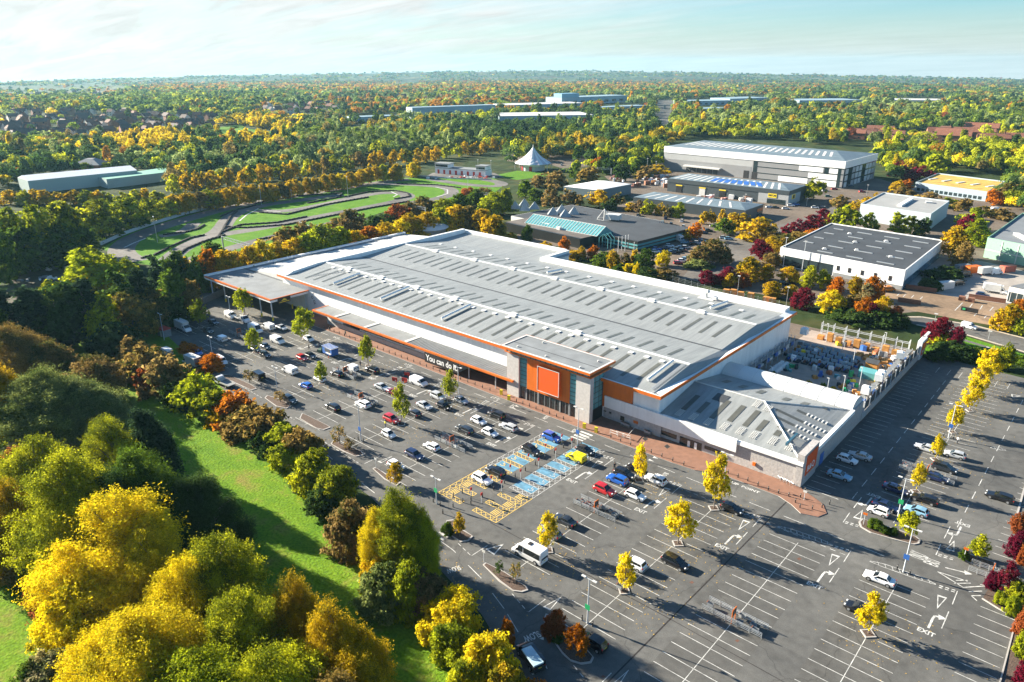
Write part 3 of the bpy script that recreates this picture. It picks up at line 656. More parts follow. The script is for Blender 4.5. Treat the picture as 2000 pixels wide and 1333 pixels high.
lg.tube((-199.8, YF-.02, 6.6), (-198.9, YF-.02, 6.9), .1, 4).tube((-199.2, YF-.02, 3.2), (-198.1, YF-.02, 3.6), .1, 4)
part('wall_emblem', lg, BLACK)
# low canopy along the shop front
LC = MB()
LC.box(-191.0, -107.6, 123.0, 128.597, 4.0, 4.42, top=1)
part('walkway_roof', LC, [OFFW, FELT])
part('walkway_fascia', MB().box(-191.4, -107.4, 122.5, 122.997, 4.02, 4.5).box(-191.4, -191.003, 123.0, 129.2, 4.02, 4.5), ORANGE)
for x in (-180, -165.5, -147.5): part('walkway_roof_rib', MB().box(x-.6, x+.6, 123.1, 128.4, 4.421, 4.6), OFFW)
part('walkway_ribs', (lambda m_: [m_.box(-146+j*.9, -145.85+j*.9, 123.1, 128.4, 4.421, 4.5) for j in range(42)] and m_)(MB()), MIDGREY)['kind'] = 'stuff'
fw = MB().box(-187.4, -179.4, 125.3, 128.55, 0, 3.997).box(-171.2, -146.2, 125.3, 128.55, 0, 1.9).box(-171.2, -146.2, 125.3, 125.6, 3.0, 3.997).box(-146.2, -128.4, 125.3, 128.55, 0, 3.997)
part('front_wall', fw, WHITE)
part('window', MB().box(-170.6, -151.0, 125.36, 125.5, 1.9, 2.997), GLASS)
part('trolley_entrance', MB().box(-179.3, -171.3, 127.9, 128.5, 0, 3.9), DKGREY)
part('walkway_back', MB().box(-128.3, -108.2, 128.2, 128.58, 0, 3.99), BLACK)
for x in (-123.4, -114.0, -109.2): part('column', MB().tube((x, 123.6, 0), (x, 123.6, 3.99), .13, 8), POLE)
(xa, za), (xb, zb) = xz_on_y(829, 690, 122.6), xz_on_y(896, 722, 122.6)
sg = part('slogan_board', MB().box(xa, xb, 122.6, 122.75, .95, 3.82), BLACK)
m_ = MB(); add_text(m_, 'You can do it.', ((xa+xb)/2, 122.585, 2.45), (1, 0, 0), (0, 0, 1), (xb-xa)*.93, 1.75); m_.build('lettering', WHITE, sg)
# entrance tower
TX0, TX1, TY = -109.9, -84.9, 123.3
part('tower_roof', MB().box(-110.3, -84.6, 122.3, 131.3, 12.75, 13.1, top=1), [OFFW, FELT])
part('tower_roof_edge', MB().box(-110.8, -84.1, 121.7, 122.297, 12.7, 13.2).box(-110.8, -84.1, 131.303, 131.8, 12.7, 13.2).box(-110.8, -110.303, 122.3, 131.3, 12.7, 13.2).box(-84.597, -84.1, 122.3, 131.3, 12.7, 13.2), ORANGE)
part('tower_roof_cap', MB().box(-110.65, -84.25, 121.9, 122.5, 13.203, 13.24).box(-110.65, -84.25, 131.1, 131.6, 13.203, 13.24).box(-110.65, -110.15, 122.503, 131.097, 13.203, 13.24).box(-84.75, -84.25, 122.503, 131.097, 13.203, 13.24), OFFW)
part('tower_roof_joint', MB().box(-110, -85, 125.9, 126.1, 13.101, 13.13), DKGREY)
for x, y in ((-107, 124), (-98, 123.6), (-88, 123.4), (-104, 130), (-87, 129)): part('roof_outlet', MB().tube((x, y, 13.1), (x, y, 13.45), .22, 8), OFFW)
part('clerestory_glass', MB().box(-109.6, -85.3, 122.9, 130.8, 11.75, 12.697), TEALGLASS)
cm = MB()
for j in range(17): x = -109.6+j*24.3/16; cm.box(x-.06, x+.06, 122.82, 122.897, 11.75, 12.7)
for j in range(6): y = 122.9+j*1.58; cm.box(-85.297, -85.22, y-.06, y+.06, 11.75, 12.7)
part('clerestory_mullions', cm, BLACK)
part('tower_ledge', MB().box(-110.2, -84.5, 122.7, 131, 11.5, 11.747), ORANGE)
PILL = mat('tower_stone', (.46, .44, .42), .85, .12, 1.5)
part('pillar', MB().box(-109.9, -106.1, TY, 127, 0, 11.497), PILL)
part('pillar', MB().box(-88.9, -84.95, TY, 124.6, 0, 11.497), PILL)
part('glazing_strip', MB().box(-106.05, -103.75, TY+.5, TY+.8, 3.2, 11.49), TEALGLASS)
part('glazing_strip', MB().box(-90.95, -88.95, TY+.5, TY+.8, 3.2, 11.49), TEALGLASS)
gm_ = MB()
for z in np.arange(3.3, 11.4, 1.02):
    gm_.box(-106.05, -103.75, TY+.44, TY+.497, z-.04, z+.04).box(-90.95, -88.95, TY+.44, TY+.497, z-.04, z+.04)
part('glazing_bars', gm_, BLACK)
part('orange_wall', MB().box(-103.7, -91.0, TY+.3, TY+.9, 3.2, 11.49), ORANGE)
(xa, za), (xb, zb) = xz_on_y(1050, 716, TY-.5), xz_on_y(1090, 777, TY-.5)
sg = part('sign_panel', MB().box(xa, xb, TY-.45, TY+.297, zb+.1, za), ORANGE2)
MB().box(xa-.12, xb+.12, TY-.52, TY-.453, zb-.02, zb+.097).box(xa-.12, xb+.12, TY-.52, TY-.453, za+.003, za+.12).box(xa-.12, xa-.003, TY-.52, TY-.453, zb+.1, za).box(xb+.003, xb+.12, TY-.52, TY-.453, zb+.1, za).build('sign_frame', OFFW, sg)
part('entrance_glass', MB().box(-106.05, -88.95, TY+.55, TY+.75, 0, 3.19), GLASS)
em = MB()
for x in np.linspace(-106, -89, 12): em.box(x-.06, x+.06, TY+.45, TY+.547, 0, 3.2)
for x in (-103.9, -100.2, -93.6, -90.9): em.box(x-.2, x+.2, TY+.3, TY+.443, 0, 3.2)
part('entrance_frame', em, MIDGREY)
disp = MB()
for j in range(14):
    x = -105.4+j*1.17; disp.box(x, x+.6, TY+.756, TY+1.1, .1, .7+((j*37) % 5)*.25, m=j % 4)
part('window_display', disp, [WHITE, BLUEM, GREENM, MIDGREY])
part('side_glazing', MB().box(-85.2, -84.98, 124.603, 128.59, 3.0, 11.49), TEALGLASS)
sm = MB()
for z in np.arange(3.1, 11.4, 1.35): sm.box(-84.977, -84.92, 124.61, 128.58, z-.04, z+.04)
for y in (125.3, 126.8, 128.2): sm.box(-84.977, -84.93, y-.04, y+.04, 3.0, 11.48)
part('side_glazing_bars', sm, BLACK)
part('side_entrance', MB().box(-85.4, -85.0, 124.61, 128.58, 0, 2.99), BLACK)
part('tower_core', MB().box(-106.0, -85.5, 124.7, 128.59, 0.0, 11.48), MIDGREY)
part('side_panel', MB().box(-84.9, -77.0, YF-.3, YF-.003, 2.9, 9.4), ORANGE)
part('side_panel', MB().box(-113.6, -110.0, YF-.3, YF-.003, 4.6, 9.4), ORANGE)
def board(name, px0, px1, y, mats, z0=None):
    (a, b), (c, d) = xz_on_y(*px0, y), xz_on_y(*px1, y); return part(name, MB().box(a, c, y-.08, y, d, b), mats)
board('wall_notice', (1212, 812), (1219, 823), YF-.23, BLACK); board('wall_notice', (1237.5, 821), (1246, 829), YF-.23, ORANGE)
board('wall_notice', (1179, 801), (1184, 805), YF-.23, DKGREY); board('wall_notice', (1190, 804), (1194, 809), YF-.23, DKGREY)
# garden centre building on the right
GX0, GX1, GY0, GY1 = -69.4, -38.9, 128.7, 158.2
GS = thing('garden_centre_building', 'lower pale building with hipped rooflit roof joined to the right end of the store', 'building', (-54, 143, 0))
gp = lambda name, mb, mats, par=None, smooth=False: mb.build(name, mats, par or GS, smooth)
gp('wall', MB().box(GX0, GX1, GY0, GY1+7.2, 0, 5.15), BLOCK)
gz, gr = 5.35, 7.9
gr_ = MB(); A = (-70.3, 144.4, gr); B_ = (-53.6, 144.6, gr)
gr_.face([(-70.3, GY0+.3, gz), (GX1-.5, GY0+.3, gz), B_, A]); gr_.face([(GX1-.5, GY0+.3, gz), (GX1-.5, GY1, gz), B_]); gr_.face([(GX1-.5, GY1, gz), (-70.3, GY1, gz), A, B_])
grf = gp('roof', gr_, ROOFG)
gp('roof_rib', MB().tube((*B_[:2], gr+.05), (GX1-.6, GY0+.4, gz+.05), .2, 6).tube((*B_[:2], gr+.05), (GX1-.6, GY1-.1, gz+.05), .16, 6).tube((*A[:2], gr+.05), (*B_[:2], gr+.05), .15, 6), OFFW, grf)
def groof(x, y):
    if y < 144.5: z = gz+(gr-gz)*(y-GY0-.3)/15.4
    else: z = gz+(gr-gz)*(GY1-y)/13.6
    return min(z, gz+(gr-gz)*(GX1-.5-x)/14.2)
GSKYL = mat('garden_rooflight_sheet', (.09, .09, .075), .4, .2, .5)  # dark sheeting of the garden building's rooflights
for x, ya, yb in ((-66.8, 132.7, 139.5), (-63.6, 133.5, 138.2), (-60.2, 133.0, 141), (-56.6, 134, 140.8), (-53.2, 134, 140.6), (-50.3, 134, 138.2), (-46.6, 134.2, 136.2)):
    MB().face([(x-.6, ya, groof(x, ya)+.05), (x+.6, ya, groof(x, ya)+.05), (x+.6, yb, groof(x, yb)+.05), (x-.6, yb, groof(x, yb)+.05)]).build('rooflight', GSKYL, grf)
for x, ya, yb in ((-66, 150.4, 153.8), (-61.8, 150, 153.6), (-57.4, 150, 153.6), (-51.5, 150.3, 153.3), (-47.6, 151, 154), (-43.8, 153.2, 155)):
    MB().face([(x-.7, ya, groof(x, ya)+.05), (x+.7, ya, groof(x, ya)+.05), (x+.7, yb, groof(x, yb)+.05), (x-.7, yb, groof(x, yb)+.05)]).build('rooflight', GSKYL, grf)
for y, xa, xb in ((140.6, -49.6, -45.3), (143.6, -50.6, -44.6), (147.4, -47.4, -45.4), (137.5, -47.6, -45.6)):
    MB().face([(xa, y-.5, groof(xa, y)+.05), (xb, y-.5, groof(xb, y)+.05), (xb, y+.5, groof(xb, y)+.05), (xa, y+.5, groof(xa, y)+.05)]).build('rooflight', GSKYL, grf)
gv = MB()
for x, y0 in ((-66.9, 130.3), (-63.7, 130.4), (-60.2, 130.4), (-56.6, 130.6), (-53.2, 130.8), (-50.3, 130.9), (-46.4, 131), (-42.9, 130.8), (-54.6, 141.5), (-52, 141.3)):
    for j in range(5):
        for i_ in range(4):
            xx, yy = x-.55+i_*.36, y0+j*.52; z = groof(xx, yy); gv.box(xx, xx+.2, yy, yy+.3, z+.02, z+.22)
for y, x0 in ((140.6, -45), (143.6, -44.3), (147.4, -45.2), (137.5, -45.4)):
    for j in range(6): z = groof(x0+j*.8, y); gv.box(x0+j*.8, x0+j*.8+.3, y-.5, y+.5, z+.02, z+.26)
gp('roof_upstand', gv, OFFW, grf)['kind'] = 'stuff'
gp('hatch', MB().face([(-63.6, 139.6, groof(-63.6, 139.6)+.06), (-60.6, 139.6, groof(-60.6, 139.6)+.06), (-60.6, 142.6, groof(-60.6, 142.6)+.06), (-63.6, 142.6, groof(-63.6, 142.6)+.06)]), DKGREY, grf)
gp('fascia', MB().box(GX0-14.8, -52.2, 128.05, 128.36, 2.95, 5.75).box(-52.197, -52.0, 128.05, 128.6, 2.95, 5.75), WHITE)
gp('gutter', MB().box(GX0, -52.2, 128.37, 128.98, 5.15, 5.55).box(-52.0, GX1+.3, 128.2, 128.98, 4.7, 5.45).box(GX1-.45, GX1+.32, 136.4, GY1, 4.75, 5.6), WHITE)
def gwin(name, px0, px1):
    (a, b), (c, d) = xz_on_y(*px0, GY0-.06), xz_on_y(*px1, GY0-.06); return gp(name, MB().box(a, c, GY0-.05, GY0-.003, max(d, .1), b), GLASS)
gwin('window', (1291, 840), (1321, 859)); gwin('window', (1376, 870), (1408, 888))
d_ = gwin('door', (1328, 852), (1369, 884))
MB().box(-63, -62.4, GY0-.09, GY0-.055, .1, 1.5).box(-61.4, -60.8, GY0-.09, GY0-.055, .1, 1.6).build('door_poster', WHITE, d_)
pyl = gp('corner_pylon', MB().box(GX1-1.0, GX1+.35, GY0-.25, 136.2, 0, 7.0), BLOCK)
(ya, za), (yb, zb) = yz_on_x(1571, 893, GX1+.4), yz_on_x(1589, 906, GX1+.4)
sgb = gp('store_sign', MB().box(GX1+.353, GX1+.47, 129.9, 135.4, 2.0, 6.4), ORANGE2)
m_ = MB(); add_text(m_, 'B&Q', (GX1+.48, 132.4, 3.2), (0, 1, 0), (0, 0, 1), 3.9, 1.55); m_.build('lettering', WHITE, sgb)
gp('sign_stay', MB().box(-43.4, -43.0, 131, 136.6, 6.5, 7.1).tube((-43.2, 136, 6), (-43.2, 136, 8.4), .06), mat('teal_blue_steel', (.03, .10, .15), .5, .1))
gp('wall_box', MB().box(-48.4, -47.8, GY0-.35, GY0-.003, 1.2, 1.9), ORANGE)
gp('side_door', MB().box(GX1+.003, GX1+.08, 139.2, 141.2, 0, 2.6), BLUEM)
# barrel vault
VM = mat('vault_membrane', (.62, .62, .60), .5, .04, .3)
vt = MB(); n_ = 14
secs = [[(x, 161.9+3.75*math.cos(q), 4.6+2.5*math.sin(q)) for q in np.linspace(0, math.pi, n_)] for x in np.linspace(-70.3, -39.3, 9)]
for a, b in zip(secs, secs[1:]):
    for j in range(n_-1): vt.face([a[j], b[j], b[j+1], a[j+1]])
vt.face(list(reversed(secs[-1]))); vlt = gp('barrel_vault', vt, VM)
vr = MB()
for s_ in secs: vr.path([(p[0], 161.9+(p[1]-161.9)*1.006, 4.6+(p[2]-4.6)*1.006) for p in s_], .05, 4)
vr.build('vault_rib', OFFW, vlt)

# ================================================================ garden yard behind the wall
sheet('garden_yard', [(-70, 158), (-39, 158), (-39, 219.5), (-70, 219.5)], .03, mat('yard_paving', (.34, .27, .22), .9, .2, .4), px=False)
YW = thing('yard_wall', 'long rendered yard wall with dark mesh panels between pale posts beside the side car park', 'wall', (-38.9, 190, 0))
MB().box(-39.3, -38.85, 165.5, 219.5, 0, 1.9).build('base_wall', BLOCK, YW)
for k in range(13):
    y = 167+k*4.15; MB().box(-39.25, -38.9, y-.2, y+.2, 1.903, 4.3).build('post', POLE, YW)
for k in range(12):
    y = 167.2+k*4.15; MB().box(-39.1, -39.03, y+.01, y+3.72, 1.95, 4.1).build('mesh_panel', DKGREY, YW)
pw = thing('sign_wall', 'tall pale corner wall carrying an orange square sign at the far end of the yard', 'wall', (-38.9, 218, 0))
MB().box(-39.8, -38.6, 214.6, 219.8, 0, 5.4).box(-39.7, -39.0, 219.0, 224.8, 4.9, 5.4).build('wall', WHITE, pw)
sgb = MB().box(-38.597, -38.5, 215.0, 219.2, 1.2, 4.6).build('sign_panel', ORANGE2, pw)
m_ = MB(); add_text(m_, 'B&Q', (-38.48, 217.2, 2.0), (0, 1, 0), (0, 0, 1), 3.0, 1.0); m_.build('lettering', WHITE, sgb)
# racks along the rear of the yard
def rack(label, xa, xb, y, z=5.2, bays=6, levels=2):
    t = thing('pallet_rack', label, 'storage rack', ((xa+xb)/2, y, 0), 'steel racks in the garden yard')
    for k in range(bays+1):
        x = xa+(xb-xa)*k/bays; u = MB()
        for yy in (y-.6, y+.6): u.box(x-.08, x+.08, yy-.08, yy+.08, 0, z)
        for j in range(4): u.tube((x, y-.6, .4+j*z/4.2), (x, y+.6, .4+(j+1)*z/4.2), .04, 4)
        u.build('upright', POLE, t)
    bm_ = MB()
    for lv in range(1, levels+1):
        zz = z*lv/(levels+.4)
        for yy in (y-.6, y+.6): bm_.box(xa, xb, yy-.05, yy+.05, zz-.12, zz)
    bm_.build('beam', POLE, t)
rack('tall pale steel rack of timber pallets along the rear of the garden yard', -66, -42, 216.2, 4.5, 7, 2)
rack('dark steel rack against the store wall beside the garden yard', -69.2, -69.0+.3, 176, 4, 1, 2)
def rackx(label, ya, yb, x, z, bays):
    t = thing('pallet_rack', label, 'storage rack', (x, (ya+yb)/2, 0), 'steel racks in the garden yard')
    for k in range(bays+1):
        y = ya+(yb-ya)*k/bays; MB().box(x-.6, x-.46, y-.07, y+.07, 0, z).box(x+.46, x+.6, y-.07, y+.07, 0, z).build('upright', POLE, t)
    b_ = MB()
    for zz in (1.5, 3.0): b_.box(x-.6, x+.6, ya, yb, zz-.1, zz)
    b_.build('shelf', MIDGREY, t)
    g_ = MB()
    for k in range(bays*2): g_.box(x-.5, x+.5, ya+.3+k*(yb-ya)/(bays*2), ya+.2+(k+.85)*(yb-ya)/(bays*2), 1.5, 2.1+((k*3) % 4)*.2, m=k % 3)
    g_.build('shelf_goods', [BLUEM, OFFW, DKGREY], t)
rackx('long shelved rack of goods under the white store wall in the yard', 170, 200, -68.6, 4.2, 8)
rackx('narrow rack of goods just inside the mesh yard wall', 172, 213, -41.0, 3.4, 9)
for k, (x, y, z) in enumerate([(-66.6, 203, 4.2), (-41, 174.2, 3.4), (-41, 184.5, 3.4), (-41, 186.6, 3.4), (-41.2, 203.6, 3.4)]):
    m_ = MB(); m_.obox((x, y), 1.9, 1.9, z, z+1.7, .05*k, taper=.95); m_.obox((x, y), 1.4, 1.4, z+1.7, z+1.95, 0, taper=.7); tag(m_.build('wrapped_pallet', WHITE), 'white wrapped pallet load standing on top of a yard rack', 'pallet load', 'white wrapped pallets in the garden yard')
for k in range(9):
    x = -65.0+k*2.55; h = 1.2+((k*5) % 3)*.55
    t = MB(); t.obox((x, 213.2+.2*(k % 2)), 1.7, 1.4, .18, .18+h, .06*(k % 3), taper=.97)
    for s_ in (-.7, 0, .7): t.box(x+s_-.09, x+s_+.09, 212.6, 213.9, .03, .18)
    tag(t.build('timber_stack', TIMBER), 'orange timber stack on the yard floor before the tall rear rack', 'timber stack', 'timber stacks before the rear rack')
for k in range(8):
    x = -52.0+(k % 4)*2.3; y = 205.4+(k//4)*2.2
    t = MB(); t.obox((x, y), 1.9, 1.5, .03, .8+.25*((k*3) % 3), .1*k, taper=.9); tag(t.build('timber_stack', TIMBER), 'low orange timber bundle in the open middle of the garden yard', 'timber stack', 'low timber bundles')
gn = np.random.default_rng(4)
for r_ in range(5):
    for k in range(8 if r_ < 4 else 5):
        x, y = -65.6+k*2.05, 191.0+r_*2.9+k*.25
        t = MB(); t.obox((x, y), 1.6, 2.0, .03, .5, 0, 0); t.obox((x, y+1.0), 1.7, .12, .5, 1.5, 0, 1)
        for j in range(4): t.obox((x-.5+.33*j, y-.1), .26, 1.3, .5, .62+gn.random()*.35, 0, (2, 0, 3, 4, 0)[int(gn.integers(5))])
        tag(t.build('display_stand', [DKGREY, mat('pale_blue_board', (.30, .40, .46), .6, .1), STEEL, BLUEM, BRICK]), 'grey paving display stand with white header in the yard', 'display stand', 'rows of paving displays in the yard')
for k in range(12):
    x, y = -66.0+(k % 2)*1.3, 179.5+(k//2)*1.5
    tag(MB().obox((x, y), 1.0, 1.0, .03, .75, .2*k).obox((x, y), .8, .8, .75, .95, .2*k, taper=.8).build('bagged_pallet', WHITE), 'white bagged pallet in the double row near the store wall', 'bagged pallet', 'white bags near the store wall')
sh = thing('garden_shed', 'brown timber garden shed with pitched roof displayed in the yard', 'shed', (-46.5, 199.5, 0))
MB().obox((-46.5, 199.5), 3, 2.4, .03, 2.1, 0).build('wall', TIMBER, sh); MB().face([(-48.2, 198.1, 2.0), (-44.8, 198.1, 2.0), (-44.8, 199.5, 2.9), (-48.2, 199.5, 2.9)]).face([(-44.8, 200.9, 2.0), (-48.2, 200.9, 2.0), (-48.2, 199.5, 2.9), (-44.8, 199.5, 2.9)]).build('roof', DKGREY, sh)
sh = thing('greenhouse', 'small teal glass greenhouse on display in the garden yard', 'greenhouse', (-45.5, 192.5, 0))
MB().obox((-45.5, 192.5), 4.2, 2.6, .03, 1.9, 0).build('glazed_wall', TEALGLASS, sh); MB().face([(-47.6, 191.2, 1.9), (-43.4, 191.2, 1.9), (-43.4, 192.5, 2.8), (-47.6, 192.5, 2.8)]).face([(-43.4, 193.8, 1.9), (-47.6, 193.8, 1.9), (-47.6, 192.5, 2.8), (-43.4, 192.5, 2.8)]).build('glazed_roof', TEALGLASS, sh)
for x, y in ((-62.5, 170), (-49, 172), (-46.5, 176), (-45, 184), (-50.5, 196), (-57, 208), (-63, 212), (-48, 215), (-42.5, 210)):
    t = thing('yard_lamp', 'thin white lamp pole standing in the garden yard', 'lamp post', (x, y, 0), 'thin lamp poles in the garden yard')
    MB().tube((x, y, 0), (x, y, 5.6), .09, 6).build('pole', POLE, t); MB().box(x-.5, x+.1, y-.12, y+.12, 5.6, 5.74).build('lamp_head', OFFW, t)

YG = [WHITE, BLUEM, GREENM, MIDGREY, TIMBER, TEALGLASS, mat('terracotta', (.35, .13, .06), .8, .2), YELLOWM]
for k in range(46):
    x, y = -67+gn.random()*25, 183+gn.random()*29
    if k < 22: x, y = -56+gn.random()*14, 178+gn.random()*34
    m_ = MB()
    for j in range(3): m_.obox((x+gn.normal(0, .5), y+gn.normal(0, .5)), .5+gn.random()*.9, .5+gn.random()*.7, .03, .4+gn.random()*1.2, gn.random()*3, j % 2, taper=.9)
    c1 = int(gn.integers(8)); nm_ = ['white', 'blue', 'green', 'grey', 'orange timber', 'teal', 'terracotta', 'yellow'][c1]
    tag(m_.build('stock_pile', [YG[c1], DKGREY if k % 2 else OFFW]), f'small pile of {nm_} garden stock on the yard floor', 'stock pile', 'piles of garden stock')
# ================================================================ foliage
def leaf_material(name, src, lo=.62, hi=1.32):
    """leaves: colour A per tree, a share of green clumps, light passing through"""
    m = bpy.data.materials.new(name); m.use_nodes = True; t = m.node_tree; t.nodes.clear(); n = t.nodes.new; l = t.links.new
    at_ = n('ShaderNodeAttribute'); at_.attribute_name = 'leaf'          # x: per leaf, y: per clump, z: spare
    sp = n('ShaderNodeSeparateXYZ'); l(at_.outputs['Vector'], sp.inputs[0])
    if src == 'object':
        oi = n('ShaderNodeObjectInfo'); colr, alpha = oi.outputs['Color'], oi.outputs['Alpha']
    else:
        a2 = n('ShaderNodeAttribute'); a2.attribute_name = 'tree'; colr, alpha = a2.outputs['Color'], a2.outputs['Alpha']
    # second colour: greener and darker leaves
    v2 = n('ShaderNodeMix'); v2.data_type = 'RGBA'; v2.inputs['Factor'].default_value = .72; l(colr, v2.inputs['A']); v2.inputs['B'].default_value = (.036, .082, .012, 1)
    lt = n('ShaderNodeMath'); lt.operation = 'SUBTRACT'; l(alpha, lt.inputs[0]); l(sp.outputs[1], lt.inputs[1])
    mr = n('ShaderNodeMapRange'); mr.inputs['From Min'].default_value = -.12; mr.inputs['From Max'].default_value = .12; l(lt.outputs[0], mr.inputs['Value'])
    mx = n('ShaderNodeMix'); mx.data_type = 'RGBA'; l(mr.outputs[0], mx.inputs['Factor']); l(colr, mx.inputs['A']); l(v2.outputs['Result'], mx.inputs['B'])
    m2 = n('ShaderNodeMapRange'); m2.inputs['To Min'].default_value = lo; m2.inputs['To Max'].default_value = hi; l(sp.outputs[0], m2.inputs['Value'])
    vs = n('ShaderNodeVectorMath'); vs.operation = 'SCALE'; l(mx.outputs['Result'], vs.inputs[0]); l(m2.outputs[0], vs.inputs['Scale'])
    d = n('ShaderNodeBsdfDiffuse'); l(vs.outputs[0], d.inputs[0]); tr = n('ShaderNodeBsdfTranslucent'); l(vs.outputs[0], tr.inputs[0])
    ms = n('ShaderNodeMixShader'); ms.inputs[0].default_value = .5; l(d.outputs[0], ms.inputs[1]); l(tr.outputs[0], ms.inputs[2])
    o = n('ShaderNodeOutputMaterial'); l(ms.outputs[0], o.inputs[0]); return m
LEAF = leaf_material('foliage', 'object'); LEAFW = leaf_material('woodland_foliage', 'attr', .84, 1.14)

def leaf_cloud(rng, P_, Nrm, size, clump, stretch=1.5, jitter=.75):
    n = len(P_)
    nr = Nrm + rng.normal(0, jitter, (n, 3)); nr /= np.linalg.norm(nr, axis=1)[:, None]
    a = rng.normal(0, 1, (n, 3)); u = np.cross(nr, a); u /= np.linalg.norm(u, axis=1)[:, None]; v = np.cross(nr, u)
    s = size*(.6+.8*rng.random(n))[:, None]
    u = u*s*stretch*.5; v = v*s*.5; bend = nr*s*.12
    V = np.stack([P_-u-bend, P_-v+bend, P_+u-bend, P_+v+bend], 1).reshape(-1, 3)
    A = np.repeat(np.stack([rng.random(n), clump, np.zeros(n)], 1), 4, 0)
    return V, A
def mesh_from_leaves(name, V, A, mats, extra=None, tree=None):
    nq = len(V)//4; me = bpy.data.meshes.new(name)
    ev = extra.v if extra else []; ef = extra.f if extra else []
    if extra:
        off = len(V); allv = np.concatenate([V, np.array(ev)]); loops = np.concatenate([np.arange(nq*4)] + [np.array(f)+off for f in ef]).astype(np.int32)
        tot = np.concatenate([np.full(nq, 4), np.array([len(f) for f in ef])]).astype(np.int32)
        A = np.concatenate([A, np.zeros((len(ev), 3))]); mi = np.concatenate([np.zeros(nq), np.ones(len(ef))]).astype(np.int32)
    else:
        allv = V; loops = np.arange(nq*4, dtype=np.int32); tot = np.full(nq, 4, np.int32); mi = None
    me.vertices.add(len(allv)); me.vertices.foreach_set('co', allv.astype(np.float32).ravel())
    me.loops.add(len(loops)); me.loops.foreach_set('vertex_index', loops)
    me.polygons.add(len(tot)); me.polygons.foreach_set('loop_start', np.concatenate([[0], np.cumsum(tot)[:-1]]).astype(np.int32))
    for mm in mats: me.materials.append(mm)
    if mi is not None: me.polygons.foreach_set('material_index', mi)
    at_ = me.attributes.new('leaf', 'FLOAT_VECTOR', 'POINT'); at_.data.foreach_set('vector', A.astype(np.float32).ravel())
    if tree is not None:
        t_ = me.attributes.new('tree', 'FLOAT_COLOR', 'POINT'); t_.data.foreach_set('color', tree.astype(np.float32).ravel())
    me.update(calc_edges=True); return me
def lobes(rng, form, n):
    """ellipsoid clumps (centre, radius) of a crown about 1 high and 1 across, base at z=0"""
    c, r = [], []
    for i in range(n):
        q = rng.random(); th = rng.random()*2*math.pi
        if form == 'round':
            z = .16+.70*q; R_ = .38*math.sqrt(max(.02, 1-((z-.48)/.46)**2)); rr = .09+.12*rng.random()
        elif form == 'oval':
            z = .12+.76*q; R_ = .30*math.sqrt(max(.02, 1-((z-.46)/.50)**2)); rr = .08+.11*rng.random()
        elif form == 'poplar':
            z = .10+.82*q; R_ = .22*(1-z)**.6+.03; rr = .11+.06*rng.random()
        elif form == 'bush':
            z = .16+.55*q; R_ = .40*math.sqrt(max(.05, 1-((z-.28)/.62)**2)); rr = .14+.10*rng.random()
        elif form == 'conifer':
            z = .05+.9*q; R_ = .36*(1-z)**.85+.02; rr = .06+.10*(1-z)
        elif form == 'spread':
            z = .42+.42*q; R_ = .42*math.sqrt(max(.02, 1-((z-.55)/.42)**2)); rr = .11+.07*rng.random()
        elif form == 'sparse':
            z = .35+.6*q; R_ = .34*math.sqrt(max(.03, 1-((z-.6)/.45)**2)); rr = .05+.07*rng.random()
        else:                                                   # 'young': thin upright car park tree
            z = .26+.66*q; R_ = .36*math.sqrt(max(.03, 1-((z-.45)/.50)**2)); rr = .06+.08*rng.random()
        k = R_*(.55+.45*rng.random()) if form != 'conifer' else R_*(.8+.25*rng.random())
        c.append((k*math.cos(th), k*math.sin(th), z)); r.append(rr)
    return np.array(c), np.array(r)
def crown_points(rng, form, n, nl, fill=.25):
    c, r = lobes(rng, form, nl); per = 9
    nc = max(20, n//per); w = r**2; il = rng.choice(nl, nc, p=w/w.sum())
    d = rng.normal(0, 1, (nc, 3)); d /= np.linalg.norm(d, axis=1)[:, None]
    d[:, 2] = np.where(d[:, 2] < -.3, -d[:, 2]*.6, d[:, 2])
    sh = np.where(rng.random(nc) < fill, rng.random(nc)**.5, .72+.55*rng.random(nc))
    C_ = c[il] + d*(r[il]*sh)[:, None]*np.array([1, 1, .9]); Nc = d + (C_-np.array([0, 0, .4]))*1.0; Nc[:, 2] += .2
    keep = C_[:, 2] > .03
    for k in range(nl):
        q = np.linalg.norm((C_-c[k])/r[k], axis=1); keep &= ~((q < .62) & (il != k) & (rng.random(nc) < .75))
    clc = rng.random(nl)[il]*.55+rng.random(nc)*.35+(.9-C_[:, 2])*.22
    C_, Nc, clc = C_[keep], Nc[keep], clc[keep]
    idx = rng.integers(0, len(C_), n)
    sp = .026 if n > 3000 else .04
    P_ = C_[idx]+rng.normal(0, sp, (n, 3))*np.array([1, 1, .8])
    P_[:, 2] = np.maximum(P_[:, 2], .015)
    return P_, Nc[idx], np.clip(clc[idx]+rng.normal(0, .06, n), 0, 1), c, r
